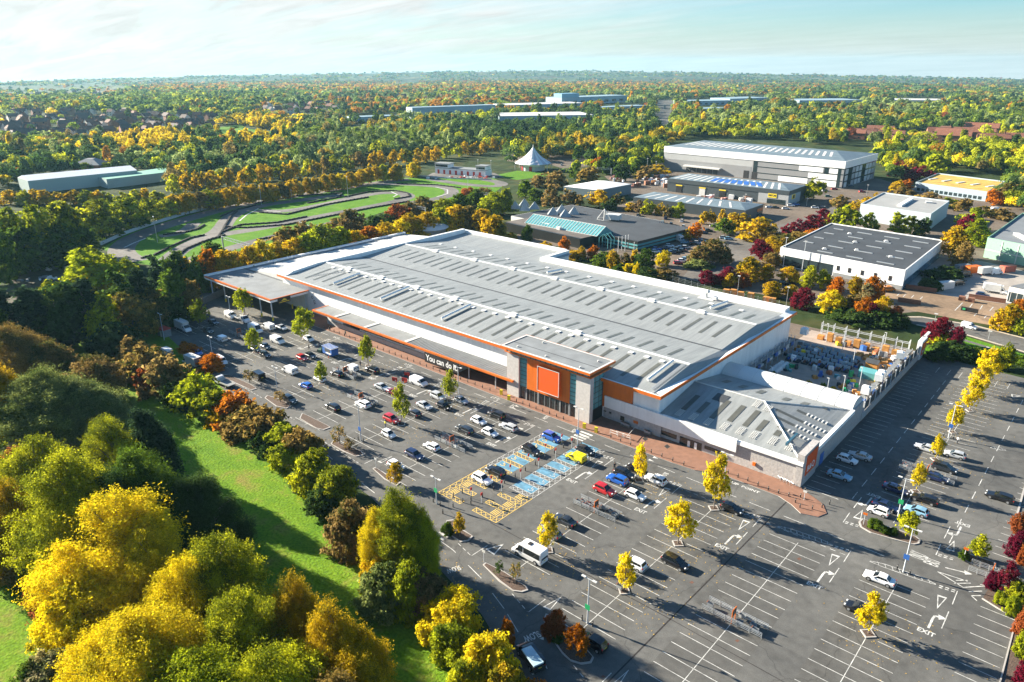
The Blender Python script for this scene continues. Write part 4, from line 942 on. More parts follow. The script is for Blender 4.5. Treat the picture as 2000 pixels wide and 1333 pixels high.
def branch_crown(rng, form, n, nb):
    """sprays of leaves along branches that run from the trunk to an uneven envelope; unit height and width"""
    zc, rz, rx, pw = {'round': (.44, .54, .44, 1.25), 'oval': (.46, .53, .40, 1.35), 'bush': (.36, .56, .44, 1.0), 'spread': (.55, .42, .48, 1.0), 'young': (.56, .44, .40, 1.1), 'sparse': (.56, .44, .42, 1.1)}[form]
    th = rng.random(nb)*2*math.pi; u = rng.random(nb)*1.62-.62
    co = np.sqrt(np.clip(1-u*u, 0, 1)); k = .78+.34*rng.random(nb)
    # lean lobes: a few directions bulge out, others fall short
    for _ in range(5): a0 = rng.random()*6.28; k *= 1+.16*np.cos(th-a0+2.2*u)*rng.random()
    taper = np.where(u > 0, (1-.30*u**pw), 1.0)
    tip = np.stack([rx*co*k*taper*np.cos(th), rx*co*k*taper*np.sin(th), np.maximum(zc+rz*u*np.clip(k, .7, 1.08), .04)], 1)
    org = np.stack([np.zeros(nb), np.zeros(nb), np.clip(tip[:, 2]*.55, .05, .6)], 1)
    per = 8; nc = max(30, n//per); ib = rng.choice(nb, nc, p=(lambda w: w/w.sum())(.35+np.linalg.norm(tip-org, axis=1)))
    t = .34+.66*rng.random(nc)**.75
    mid = org[ib]*.35+tip[ib]*.65; mid[:, 2] += .05*(1-t)
    C_ = ((1-t)**2)[:, None]*org[ib]+(2*t*(1-t))[:, None]*mid+(t**2)[:, None]*tip[ib]
    sp = (.105 if nb > 60 else .13)*(1.12-t)+.014
    C_ = C_+rng.normal(0, 1, (nc, 3))*sp[:, None]*np.array([1, 1, .8])
    Nc = (tip-org)[ib]*1.2+(C_-np.array([0, 0, .4])); Nc /= np.linalg.norm(Nc, axis=1)[:, None]+1e-6; Nc[:, 2] += .45
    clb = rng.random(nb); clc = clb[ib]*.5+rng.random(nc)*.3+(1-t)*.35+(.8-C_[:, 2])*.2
    idx = rng.integers(0, nc, n); s2 = .013 if n > 20000 else .022 if n > 3000 else .035
    P_ = C_[idx]+rng.normal(0, s2, (n, 3)); P_[:, 2] = np.maximum(P_[:, 2], .012)
    return P_, Nc[idx], np.clip(clc[idx]+rng.normal(0, .06, n), 0, 1), tip, np.full(nb, .1)
def make_limbs(c, r, H, Wd, tr=.022, nb=10, base=0.0):
    nb = 40 if len(c) > 100 else nb
    b = MB(); top = .62
    b.tube((0, 0, -.02*H), (0, 0, .32*H), tr*H*1.15, 7, r2=tr*H*.8); b.tube((0, 0, .32*H), (0, 0, top*H), tr*H*.8, 6, r2=tr*H*.35)
    for k in range(min(nb, len(c))):
        p = c[k]*np.array([Wd, Wd, H]); z0 = max(.12*H, min(p[2]*.55, .5*H))
        b.tube((0, 0, z0), tuple(p*np.array([.5, .5, .8])+np.array([0, 0, .06*H])), tr*H*.5, 5, r2=tr*H*.32); b.tube(tuple(p*np.array([.5, .5, .8])+np.array([0, 0, .06*H])), tuple(p), tr*H*.32, 4, r2=tr*H*.1)
    return b
def make_proto(form, H, Wd, n, leaf, nl, seed, fill=.25, split=True, tr=.022, jitter=.75):
    """crown and trunk meshes of one tree H high and Wd across"""
    rng = np.random.default_rng(seed)
    if form in ('conifer', 'poplar'): P_, Nr, cl, c, r = crown_points(rng, form, n, nl, fill)
    else: P_, Nr, cl, c, r = branch_crown(rng, form, n, nl)
    P_ = P_*np.array([Wd, Wd, H])
    V, A = leaf_cloud(rng, P_, Nr, leaf, cl, jitter=jitter); limbs = make_limbs(c, r, H, Wd, tr)
    if split: return mesh_from_leaves('crown', V, A, [LEAF]), limbs.mesh('trunk', TRUNK), H, Wd
    return mesh_from_leaves('tree', V, A, [LEAF, TRUNK], extra=limbs), None, H, Wd
COLR = {  # leaf colour, share of green clumps
 'Y': (.70, .56, .016, .18), 'L': (.38, .42, .016, .38), 'G': (.13, .20, .02, .45), 'D': (.065, .11, .026, .4), 'O': (.52, .18, .012, .16), 'A': (.58, .39, .014, .30),
 'T': (.80, .68, .02, .04), 'B': (.30, .205, .06, .36), 'P': (.17, .014, .032, .06), 'S': (.25, .29, .09, .35), 'R': (.34, .10, .03, .2), 'C': (.035, .065, .03, .0), 'W': (.42, .36, .15, .3), 'M': (.50, .50, .018, .45)}
CNAME = {'T': 'yellow-green', 'Y': 'bright yellow', 'L': 'yellow-green', 'G': 'green', 'D': 'dark green', 'O': 'orange', 'A': 'golden', 'B': 'brownish olive', 'P': 'burgundy', 'S': 'sage green', 'R': 'russet', 'C': 'blackish green', 'W': 'pale cream', 'M': 'yellow and green'}
PROTO = {}
def proto(form, lod, v):
    k = (form, lod, v)
    if k in PROTO: return PROTO[k]
    H, Wd = {'round': (12, 12), 'oval': (13, 11), 'poplar': (14, 9), 'bush': (5, 7), 'conifer': (14, 9), 'spread': (12, 15), 'young': (7, 5), 'sparse': (5, 4)}[form]
    seed = 100+7*v+sum(map(ord, form))
    if lod == 'huge': n, leaf, nl = 150000, .105, 130
    elif lod == 'near': n, leaf, nl = {'bush': (16000, .19, 70), 'young': (3600, .21, 30), 'sparse': (700, .2, 22), 'conifer': (30000, .22, 60)}.get(form, (42000, .21, 110))
    elif lod == 'mid': n, leaf, nl = {'bush': (2800, .40, 40), 'young': (1500, .36, 15), 'conifer': (4200, .5, 40)}.get(form, (5600, .50, 60))
    else: n, leaf, nl = {'bush': (520, .8, 20), 'young': (350, .7, 9)}.get(form, (1100, 1.0, 34))
    PROTO[k] = make_proto(form, H, Wd, n, leaf, nl, seed, split=(lod != 'far'), tr=.013 if form == 'young' else .02, fill=.5 if form == 'young' else .25)
    return PROTO[k]
trng = np.random.default_rng(21)
FORMNAME = {'round': 'rounded', 'oval': 'tall oval', 'poplar': 'narrow upright', 'bush': 'bushy', 'conifer': 'pointed', 'spread': 'wide spreading', 'young': 'slender', 'sparse': 'thin sparse'}
def add_tree(loc, H, Wd, form, colr, lod, label, cat='tree', group=None, name=None, z=0.0):
    cm_, tm_, h0, w0 = proto(form, lod, int(trng.integers(3)))
    base = COLR[colr]; j = trng.normal(1, .09, 3)
    col = (max(.004, base[0]*j[0]), max(.004, base[1]*j[0]*(.94+.06*j[1])), base[2]*j[2], float(np.clip(base[3]+trng.normal(0, .08), 0, 1)))
    name = name or {'bush': 'bush', 'conifer': 'conifer_tree'}.get(form, 'autumn_tree')
    sc = (Wd/w0*(.95+.1*trng.random()), Wd/w0*(.95+.1*trng.random()), H/h0)
    rz = trng.random()*6.28
    if tm_ is None:
        o = bpy.data.objects.new(name, cm_); COL.objects.link(o); o.color = col
    else:
        o = bpy.data.objects.new(name, None); COL.objects.link(o); o['local'] = 1
        a = bpy.data.objects.new('crown', cm_); COL.objects.link(a); a.parent = o; a.color = col
        b = bpy.data.objects.new('trunk', tm_); COL.objects.link(b); b.parent = o
    o.location = (loc[0], loc[1], z); o.scale = sc; o.rotation_euler = (0, 0, rz)
    return tag(o, label, cat, group)
def px_tree(px, ptop, pbase, wpx, colr, form, lod, where, group, cat=None):
    b = at(px, pbase); d = proj((b.x, b.y, 0))[2]
    if form == 'bush': cat = cat or 'shrub'
    H = max(1.5, height_at(px, pbase, ptop))*.95; Wd = wpx*d/FPX*((1.14 if pbase > 950 else 1.34) if form == 'bush' else 1.06)
    if lod == 'near' and H > 13 and form in ('round', 'oval'): lod = 'huge'
    nm = 'shrub' if form == 'bush' else 'tree'
    return add_tree(b, H, Wd*1.12, form, colr, lod, f'{CNAME[colr]} {FORMNAME[form]} {nm} {where}', cat or 'tree', group)

# ---- the wood at lower left, then the hedge beside the car park, read off the photograph: (x, top, base, width, colour, form)
NEAR = [(272, 968, 1215, 235, 'Y', 'oval'), (335, 1030, 1240, 120, 'Y', 'oval'), (185, 1135, 1290, 150, 'Y', 'round'), (448, 1032, 1270, 165, 'M', 'oval'), (350, 1185, 1430, 260, 'Y', 'round'), (490, 1140, 1380, 150, 'M', 'round'), (598, 1118, 1330, 110, 'A', 'oval'), (682, 1170, 1400, 160, 'A', 'round'), (380, 1080, 1300, 170, 'Y', 'round'), (240, 1230, 1420, 190, 'Y', 'round'), (560, 1240, 1470, 220, 'M', 'round'), (710, 1270, 1470, 120, 'A', 'round'), (430, 1290, 1520, 260, 'L', 'round'), (650, 1330, 1540, 200, 'B', 'round'),
 (150, 1268, 1380, 120, 'W', 'bush'), (100, 1272, 1370, 80, 'W', 'bush'), (210, 1310, 1430, 130, 'M', 'bush'), (75, 1290, 1380, 70, 'G', 'bush'), (170, 1200, 1270, 60, 'L', 'bush'), (140, 1130, 1220, 70, 'R', 'bush'),
 (105, 858, 1060, 165, 'M', 'round'), (190, 880, 1130, 200, 'M', 'round'), (40, 935, 1120, 110, 'A', 'oval'), (248, 808, 980, 110, 'M', 'oval'), (318, 868, 1100, 150, 'G', 'round'), (265, 900, 1120, 160, 'D', 'round'), (305, 792, 950, 115, 'C', 'conifer'), (412, 918, 1095, 145, 'D', 'round'), (365, 965, 1130, 140, 'D', 'round'),
 (20, 700, 850, 120, 'A', 'round'), (135, 715, 850, 190, 'S', 'round'), (95, 730, 860, 110, 'S', 'round'), (180, 735, 850, 110, 'S', 'round'), (60, 760, 860, 90, 'S', 'round'), (190, 692, 790, 110, 'B', 'round'), (208, 750, 850, 80, 'S', 'round'), (110, 660, 750, 80, 'B', 'round'), (50, 628, 745, 120, 'B', 'round'),
 (30, 870, 960, 70, 'R', 'bush'), (75, 835, 890, 90, 'W', 'bush'), (10, 1010, 1100, 70, 'B', 'bush'), (50, 1055, 1120, 110, 'B', 'bush'), (110, 1050, 1130, 120, 'G', 'bush'), (110, 1110, 1200, 80, 'R', 'bush'), (30, 1000, 1060, 80, 'R', 'bush')]
for x, a, b, w, c, f in NEAR: px_tree(x, a, b, w, c, f, 'near', 'in the lower left wood', 'trees and shrubs of the near wood')
BACKROW = [(20, 560, 690, 110, 'C', 'conifer'), (80, 555, 690, 110, 'C', 'conifer'), (130, 545, 680, 110, 'D', 'round'), (180, 540, 670, 90, 'C', 'conifer'), (245, 525, 650, 90, 'D', 'conifer'), (318, 496, 610, 62, 'C', 'conifer'), (285, 520, 635, 70, 'C', 'conifer'), (215, 572, 680, 66, 'M', 'oval'), (225, 620, 700, 70, 'D', 'bush'), (265, 562, 660, 80, 'B', 'round'), (300, 560, 640, 70, 'B', 'round'), (350, 522, 620, 60, 'G', 'oval'), (380, 545, 620, 45, 'B', 'oval'), (335, 570, 630, 60, 'D', 'bush'),
 (192, 478, 575, 105, 'L', 'round'), (255, 500, 560, 40, 'L', 'oval'), (205, 520, 580, 46, 'A', 'bush'), (150, 540, 590, 50, 'L', 'bush'), (10, 590, 700, 80, 'G', 'round'), (110, 545, 590, 46, 'M', 'bush')]
for x, a, b, w, c, f in BACKROW: px_tree(x, a, b, w, c, f, 'mid', 'in the belt past the meadow', 'trees of the dark belt')
HEDGE = [(268, 655, 720, 55, 'B', 'bush'), (285, 672, 745, 66, 'B', 'bush'), (325, 688, 770, 66, 'B', 'bush'), (300, 710, 760, 50, 'R', 'bush'), (352, 742, 790, 50, 'D', 'bush'), (335, 740, 780, 40, 'S', 'bush'), (388, 726, 800, 66, 'L', 'bush'), (415, 752, 815, 60, 'L', 'bush'), (370, 765, 800, 34, 'D', 'bush'), (466, 762, 830, 58, 'O', 'bush'), (440, 790, 830, 50, 'A', 'bush'), (490, 788, 850, 66, 'B', 'bush'), (522, 792, 862, 64, 'B', 'bush'), (470, 800, 850, 50, 'B', 'bush'), (555, 820, 880, 60, 'L', 'bush'), (590, 830, 900, 60, 'B', 'bush'), (520, 840, 880, 50, 'D', 'bush'), (562, 860, 915, 54, 'L', 'bush'), (620, 872, 960, 70, 'M', 'bush'), (655, 900, 990, 76, 'M', 'bush'), (600, 905, 950, 50, 'S', 'bush'), (640, 945, 1000, 60, 'D', 'bush'), (685, 972, 1075, 80, 'B', 'bush'), (700, 1010, 1085, 60, 'B', 'bush'),
 (790, 947, 1130, 120, 'M', 'oval'), (745, 985, 1130, 80, 'Y', 'oval'), (830, 990, 1140, 70, 'L', 'oval'), (755, 1100, 1190, 84, 'S', 'bush'), (800, 1090, 1195, 80, 'L', 'bush'), (840, 1105, 1190, 76, 'B', 'bush'), (740, 1070, 1150, 60, 'A', 'bush'),
 (890, 1150, 1240, 100, 'Y', 'bush'), (880, 1205, 1290, 80, 'L', 'bush'), (950, 1222, 1350, 100, 'Y', 'bush'), (915, 1270, 1360, 80, 'M', 'bush'), (985, 1290, 1400, 90, 'A', 'bush'), (1050, 1322, 1400, 60, 'O', 'bush'), (990, 1200, 1260, 26, 'O', 'bush')]
for x, a, b, w, c, f in HEDGE: px_tree(x, a, b, w, c, f, 'near' if b > 900 else 'mid', 'in the meadow hedge', 'hedge between meadow and car park')
BELT = [(330, 500, 575, 40, 'G', 'oval'), (350, 485, 570, 50, 'G', 'oval'), (372, 500, 565, 40, 'A', 'oval'), (410, 482, 565, 46, 'O', 'oval'), (392, 495, 570, 40, 'G', 'bush'), (438, 486, 560, 50, 'A', 'round'), (465, 482, 556, 48, 'A', 'round'), (492, 472, 550, 50, 'A', 'round'), (522, 462, 540, 52, 'Y', 'round'), (550, 470, 532, 50, 'A', 'round'), (578, 462, 526, 50, 'A', 'round'), (606, 452, 520, 60, 'L', 'round'), (640, 432, 512, 74, 'L', 'round'), (670, 440, 506, 54, 'L', 'round'), (694, 444, 500, 50, 'A', 'round'), (722, 440, 494, 52, 'O', 'round'), (750, 430, 486, 52, 'A', 'round'), (778, 424, 478, 52, 'Y', 'round'), (806, 414, 472, 56, 'A', 'round'), (834, 408, 466, 50, 'A', 'round'), (862, 404, 460, 50, 'M', 'round'), (890, 398, 456, 56, 'A', 'round'), (918, 400, 456, 50, 'B', 'round'), (945, 402, 458, 50, 'A', 'round'), (965, 418, 472, 46, 'A', 'oval'), (895, 376, 420, 44, 'G', 'round'), (930, 368, 405, 40, 'G', 'round'), (960, 372, 420, 50, 'L', 'round'), (870, 384, 430, 46, 'L', 'round'), (985, 365, 420, 40, 'L', 'oval'),
 (690, 405, 462, 54, 'B', 'round'), (740, 415, 452, 50, 'D', 'bush'), (780, 396, 444, 50, 'R', 'round'), (806, 392, 428, 44, 'B', 'round'), (830, 380, 420, 40, 'B', 'round'), (660, 425, 450, 40, 'B', 'bush'), (560, 440, 480, 40, 'B', 'bush'), (600, 430, 470, 36, 'B', 'bush'), (420, 470, 510, 44, 'G', 'bush'), (945, 366, 386, 30, 'B', 'bush'), (915, 365, 385, 30, 'R', 'bush')]
for x, a, b, w, c, f in BELT: px_tree(x, a, b, w, c, f, 'mid', 'in the belt behind the store', 'tree belt behind the store')
def row(x0, t0, x1, t1, hpx0, hpx1, n, cols, w0, w1, where, group, form='round', lod='mid', jit=3):
    for k in range(n):
        s = (k+.5)/n; x = x0+(x1-x0)*s+trng.normal(0, jit); tp = t0+(t1-t0)*s+trng.normal(0, jit*.5)
        px_tree(x, tp, tp+hpx0+(hpx1-hpx0)*s, (w0+(w1-w0)*s)*(.85+.3*trng.random()), cols[int(trng.integers(len(cols)))], form, lod, where, group)
row(330, 378, 560, 352, 46, 36, 13, 'AAABM', 34, 28, 'along the white track fence', 'golden row along the kart track fence')
row(560, 352, 828, 310, 36, 32, 16, 'AAAMY', 27, 24, 'along the white track fence', 'golden row along the kart track fence')
MASS = [(25, 400, 520, 90, 'L', 'round'), (80, 392, 520, 90, 'L', 'round'), (140, 388, 505, 90, 'M', 'round'), (195, 384, 466, 80, 'M', 'round'), (245, 380, 449, 70, 'L', 'round'), (288, 385, 437, 60, 'M', 'round'), (322, 386, 427, 50, 'M', 'round'), (50, 440, 530, 100, 'G', 'round'), (115, 435, 520, 100, 'G', 'round'), (170, 440, 505, 80, 'G', 'round'), (5, 420, 550, 80, 'G', 'round'), (215, 425, 462, 60, 'G', 'round'), (145, 470, 520, 50, 'D', 'bush'), (262, 412, 446, 50, 'G', 'round')]
for x, a, b, w, c, f in MASS: px_tree(x, a, b, w, c, f, 'mid', 'left of the kart track', 'wood left of the kart track')
row(10, 372, 320, 372, 30, 28, 13, 'AMAL', 30, 28, 'by the long shed', 'trees round the long shed', lod='far')
row(335, 338, 990, 268, 40, 26, 36, 'AAABM', 26, 18, 'past the kart track road', 'second golden row', lod='far')
EST = [(1541, 520, 552, 35, 'A', 'round'), (1511, 548, 578, 30, 'A', 'round'), (1541, 555, 578, 30, 'A', 'round'), (1580, 517, 562, 30, 'M', 'round'), (1607, 525, 564, 30, 'M', 'round'), (1635, 540, 572, 32, 'O', 'round'), (1666, 536, 578, 30, 'A', 'oval'), (1705, 537, 584, 38, 'O', 'round'), (1690, 552, 586, 26, 'W', 'round'), (1568, 560, 603, 38, 'P', 'round'), (1625, 566, 612, 50, 'Y', 'round'), (1660, 572, 612, 34, 'B', 'bush'), (1685, 578, 625, 36, 'O', 'round'), (1700, 590, 628, 30, 'P', 'round'), (1718, 575, 624, 36, 'A', 'round'), (1745, 595, 628, 28, 'R', 'round'), (1640, 600, 622, 40, 'D', 'bush'), (1675, 605, 630, 50, 'D', 'bush'), (1720, 605, 634, 46, 'D', 'bush'), (1750, 612, 636, 36, 'D', 'bush'),
 (1826, 615, 672, 46, 'P', 'round'), (1866, 637, 684, 32, 'P', 'round'), (1838, 648, 678, 30, 'M', 'bush'), (1850, 665, 695, 46, 'D', 'bush'), (1880, 672, 700, 40, 'D', 'bush'), (1905, 680, 702, 34, 'G', 'bush'), (1835, 680, 703, 36, 'D', 'bush'), (1960, 590, 645, 46, 'A', 'round'), (1985, 583, 630, 44, 'O', 'round'), (2000, 612, 655, 36, 'L', 'round'), (1960, 668, 720, 34, 'M', 'oval'), (1998, 695, 712, 26, 'G', 'bush'), (1940, 685, 718, 30, 'D', 'bush'),
 (1862, 440, 505, 50, 'A', 'oval'), (1880, 470, 520, 40, 'B', 'round'), (1882, 418, 470, 44, 'P', 'round'), (1905, 425, 480, 44, 'L', 'round'), (1895, 405, 450, 40, 'L', 'round'), (1845, 520, 545, 50, 'D', 'bush'), (1815, 540, 565, 30, 'D', 'bush'), (1750, 415, 458, 34, 'L', 'poplar'), (1778, 420, 458, 34, 'M', 'oval'), (1800, 425, 460, 30, 'D', 'round'), (1655, 402, 452, 50, 'L', 'round'), (1630, 405, 450, 30, 'L', 'round'), (1697, 413, 452, 28, 'L', 'oval'),
 (1607, 407, 444, 38, 'P', 'round'), (1585, 418, 452, 38, 'P', 'round'), (1563, 425, 462, 36, 'P', 'round'), (1545, 432, 466, 34, 'P', 'round'), (1590, 445, 472, 40, 'O', 'bush'), (1530, 452, 490, 34, 'B', 'round'), (1508, 458, 492, 30, 'A', 'round'), (1560, 450, 480, 36, 'B', 'bush'),
 (1770, 322, 354, 30, 'P', 'round'), (1795, 322, 352, 40, 'P', 'round'), (1752, 314, 345, 28, 'P', 'round'), (1825, 302, 344, 44, 'L', 'round'), (1588, 343, 390, 38, 'M', 'oval'), (1750, 352, 378, 26, 'A', 'round'), (1768, 350, 374, 25, 'O', 'round'), (1690, 385, 406, 26, 'A', 'round'), (1712, 376, 398, 26, 'A', 'round'), (1672, 390, 410, 25, 'A', 'round'), (1640, 380, 404, 25, 'B', 'bush'), (1765, 366, 392, 46, 'B', 'round'), (1810, 374, 402, 40, 'B', 'round'), (1850, 384, 406, 36, 'L', 'round'), (1880, 388, 412, 34, 'B', 'round'), (1720, 296, 326, 26, 'L', 'round'), (1940, 370, 400, 30, 'O', 'round'), (1965, 352, 396, 40, 'B', 'round'), (1990, 360, 400, 40, 'D', 'round'), (1920, 400, 425, 30, 'B', 'bush'), (1960, 405, 428, 34, 'B', 'bush'),
 (1414, 423, 458, 35, 'G', 'round'), (1478, 423, 468, 60, 'A', 'round'), (1500, 440, 472, 40, 'B', 'round'), (1357, 433, 468, 26, 'O', 'round'), (1343, 445, 468, 20, 'A', 'round'), (1398, 462, 512, 56, 'B', 'round'), (1370, 478, 516, 45, 'B', 'round'), (1365, 505, 522, 40, 'S', 'bush'), (1485, 466, 506, 40, 'P', 'round'), (1463, 500, 548, 46, 'A', 'round'), (1493, 513, 548, 32, 'A', 'round'), (1505, 490, 520, 34, 'B', 'round'), (1381, 525, 556, 36, 'P', 'round'), (1420, 520, 556, 38, 'P', 'round'), (1424, 533, 562, 24, 'A', 'round'), (1450, 530, 560, 30, 'R', 'round'), (1505, 548, 580, 32, 'A', 'round'),
 (1197, 486, 528, 28, 'A', 'oval'), (1183, 490, 522, 22, 'G', 'round'), (1222, 492, 532, 26, 'B', 'round'), (1256, 482, 538, 46, 'D', 'round'), (1240, 486, 530, 24, 'A', 'oval'), (1295, 487, 520, 28, 'Y', 'round'), (1228, 512, 538, 24, 'Y', 'bush'), (1243, 512, 542, 18, 'Y', 'oval'), (1290, 522, 548, 44, 'B', 'bush'), (1265, 520, 548, 34, 'D', 'bush'), (1210, 515, 536, 26, 'G', 'bush'), (1029, 437, 478, 24, 'G', 'oval'), (1000, 453, 478, 22, 'A', 'round'), (1102, 461, 500, 24, 'O', 'oval'), (1063, 471, 494, 24, 'A', 'bush'), (1137, 480, 508, 18, 'A', 'oval'), (1158, 478, 508, 24, 'O', 'oval'), (1175, 490, 520, 26, 'G', 'bush'), (950, 420, 464, 40, 'A', 'round'), (976, 437, 472, 30, 'A', 'round'), (1085, 480, 500, 24, 'G', 'bush'), (1120, 488, 508, 20, 'A', 'bush'),
 (1122, 317, 352, 24, 'G', 'round'), (1167, 305, 334, 24, 'O', 'round'), (1192, 302, 342, 32, 'D', 'round'), (1213, 314, 354, 28, 'D', 'oval'), (1243, 312, 345, 34, 'G', 'round'), (1085, 333, 370, 48, 'B', 'round'), (1150, 325, 356, 44, 'B', 'round'), (1060, 335, 366, 40, 'B', 'round'), (1280, 320, 345, 30, 'A', 'bush'), (1258, 322, 350, 30, 'B', 'bush'), (1077, 362, 404, 34, 'B', 'round'), (1112, 367, 404, 36, 'B', 'round'), (1047, 368, 398, 36, 'G', 'round'), (1025, 352, 388, 36, 'G', 'round'), (1130, 380, 408, 26, 'B', 'round'), (1170, 370, 404, 42, 'A', 'round'), (1205, 374, 406, 26, 'B', 'round'), (1190, 385, 410, 24, 'D', 'bush'), (1265, 388, 418, 28, 'M', 'round'), (1248, 390, 416, 22, 'B', 'round'), (1230, 392, 412, 20, 'A', 'bush'), (1325, 394, 424, 26, 'L', 'round'), (1290, 395, 420, 20, 'A', 'round'), (1305, 400, 424, 20, 'B', 'round'), (1375, 410, 438, 18, 'A', 'oval'), (1390, 408, 438, 18, 'A', 'oval'), (1410, 410, 442, 20, 'A', 'round'), (1430, 414, 446, 28, 'A', 'round'), (1447, 415, 448, 36, 'A', 'round'), (1225, 445, 462, 60, 'B', 'bush') if 0 else (1250, 428, 440, 34, 'G', 'bush'), (1285, 438, 450, 30, 'B', 'bush')]
for x, a, b, w, c, f in EST: px_tree(x, a, b, w*1.02, c, f, 'mid' if b > 470 else 'far', 'on the trading estate', 'trees on the trading estate')
# burgundy and green shrubs down the right edge of the car park
EDGE = [(1990, 1000, 1040, 30, 'R', 'bush'), (1982, 1035, 1085, 32, 'P', 'bush'), (1998, 1060, 1105, 26, 'R', 'bush'), (1960, 1095, 1165, 38, 'P', 'young'), (1935, 1110, 1150, 24, 'P', 'bush'), (1985, 1130, 1180, 36, 'M', 'bush'), (1950, 1150, 1180, 20, 'L', 'bush'), (1975, 1160, 1200, 24, 'L', 'bush'), (1995, 1180, 1240, 34, 'R', 'bush'), (1998, 1230, 1280, 30, 'L', 'bush'), (2005, 1280, 1340, 40, 'P', 'bush')]
for x, a, b, w, c, f in EDGE: px_tree(x, a, b, w, c, f, 'near', 'at the right edge', 'planting at the right edge of the car park')

# ---- car park trees standing in kerbed squares
PWID = [66, 50, 64, 56, 36, 44, 36, 36, 38, 50, 34, 40, 46, 46]
PTOP = [980, 1082, 890, 1162, 868, 1002, 750, 725, 657, 603, 708, 643, 587, 566]
def planter(x, y, label, s=1.15):
    t = thing('tree_planter', label, 'planter', (x, y, 0), 'kerbed tree squares of the car park')
    c = [(x-s, y), (x, y-s), (x+s, y), (x, y+s)]; i_ = [(x-s+.28, y), (x, y-s+.28), (x+s-.28, y), (x, y+s-.28)]
    k = MB()
    for j in range(4):
        q = (j+1) % 4
        k.face([(*c[j], .02), (*c[q], .02), (*c[q], .16), (*c[j], .16)]); k.face([(*c[j], .16), (*c[q], .16), (*i_[q], .16), (*i_[j], .16)])
    k.build('kerb', KERB, t); MB().sheet(i_, .13).build('soil', MULCH, t)
for (x, y), tp, wp in zip(TREEPITS, PTOP, PWID):
    px, py, d = proj((x, y, 0)); H = max(4.5, height_at(px, py, tp)); Wd = wp*d/FPX*1.0
    sparse = (x, y) in ((-16.4, 96.4), (-63.2, 81.1))
    add_tree((x, y), H, Wd, 'young', 'L' if x < -100 else 'Y', 'near', f"{'sparse ' if sparse else ''}{'yellow-green' if x < -100 else 'bright yellow'} tree in a kerbed square among bays", 'tree', 'yellow trees of the car park', z=.1)
    planter(x, y, 'pale kerb diamond round bark soil under a tree')
for k, (x, y) in enumerate(TREEPITS_R):
    H = [6.2, 5.6, 7.2, 8.0, 8.2, 8.6][k]
    add_tree((x, y), H, H*(.52+.05*k), 'young', 'Y', 'near', 'bright yellow slender tree amid the side car park', 'tree', 'yellow trees of the car park', z=.1)
    planter(x, y, 'pale kerb diamond under a side car park tree', 1.0)
# ================================================================ ground of the estate, kart track and roads
sheet('estate_yard', [(1000, 470), (1045, 420), (1180, 408), (1240, 392), (1180, 345), (1290, 318), (1720, 350), (1790, 372), (1960, 400), (2140, 415), (2200, 640), (1900, 600), (1762, 612), (1560, 590), (1350, 548), (1120, 500)], .03, YARDM)
sheet('estate_lane', [(1330, 545), (1400, 470), (1560, 430), (1640, 400), (1720, 380), (1790, 366), (1800, 374), (1700, 398), (1640, 420), (1590, 450), (1470, 500), (1420, 555)], .036, asphalt_mat('lane_asphalt', (.13, .12, .11), (.17, .155, .135)))
sheet('public_road', [(1745, 618), (1800, 618), (1900, 634), (2010, 662), (2200, 700), (2200, 740), (2010, 693), (1885, 655), (1790, 636)], .036, ROADM)
sheet('road_verge', [(1830, 652), (1885, 657), (2010, 696), (2200, 745), (2200, 790), (2000, 712), (1910, 690), (1830, 700), (1800, 690)], .022, LAWN)
sheet('verge_path', [(1880, 662), (2010, 702), (2200, 752), (2200, 757), (2010, 706), (1880, 666)], .034, ROADM)
sheet('forecourt', [(1720, 575), (1765, 566), (1960, 594), (2060, 610), (2080, 660), (1890, 628), (1770, 605)], .038, asphalt_mat('forecourt_tarmac', (.22, .155, .10), (.32, .22, .14)))
sheet('works_yard', [(1770, 560), (1838, 500), (1925, 512), (2000, 530), (2050, 600), (1960, 594), (1850, 578)], .034, mat('concrete_yard', (.30, .27, .24), .9, .2, .2))
lm = MB()
for a, b in (((1752, 578), (1757, 573)), ((1764, 580), (1769, 575)), ((1780, 582), (1785, 577)), ((1797, 585), (1802, 580)), ((1865, 607), (1880, 592)), ((1894, 601), (1899, 594)), ((1914, 605), (1919, 597)), ((1933, 608), (1940, 600)), ((1902, 618), (1907, 613)), ((1922, 622), (1927, 617))): lm.strip(at(*a), at(*b), .25, .045)
structure(lm.build('forecourt_markings', PAINT))
kl = MB()
for pts in ([(1745, 620), (1800, 620), (1900, 636), (2010, 664)], [(1790, 635), (1885, 654), (2010, 691)]):
    for a, b in zip(pts, pts[1:]):
        p, q = at(*a), at(*b); d = (q-p).normalized(); w = Vector((-d.y, d.x, 0))*.5
        kl.face([(*(p-w)[:2], .1), (*(q-w)[:2], .1), (*(q+w)[:2], .1), (*(p+w)[:2], .1)])
structure(kl.build('road_kerbs', mat('pale_kerb', (.42, .36, .28), .9, .15)))
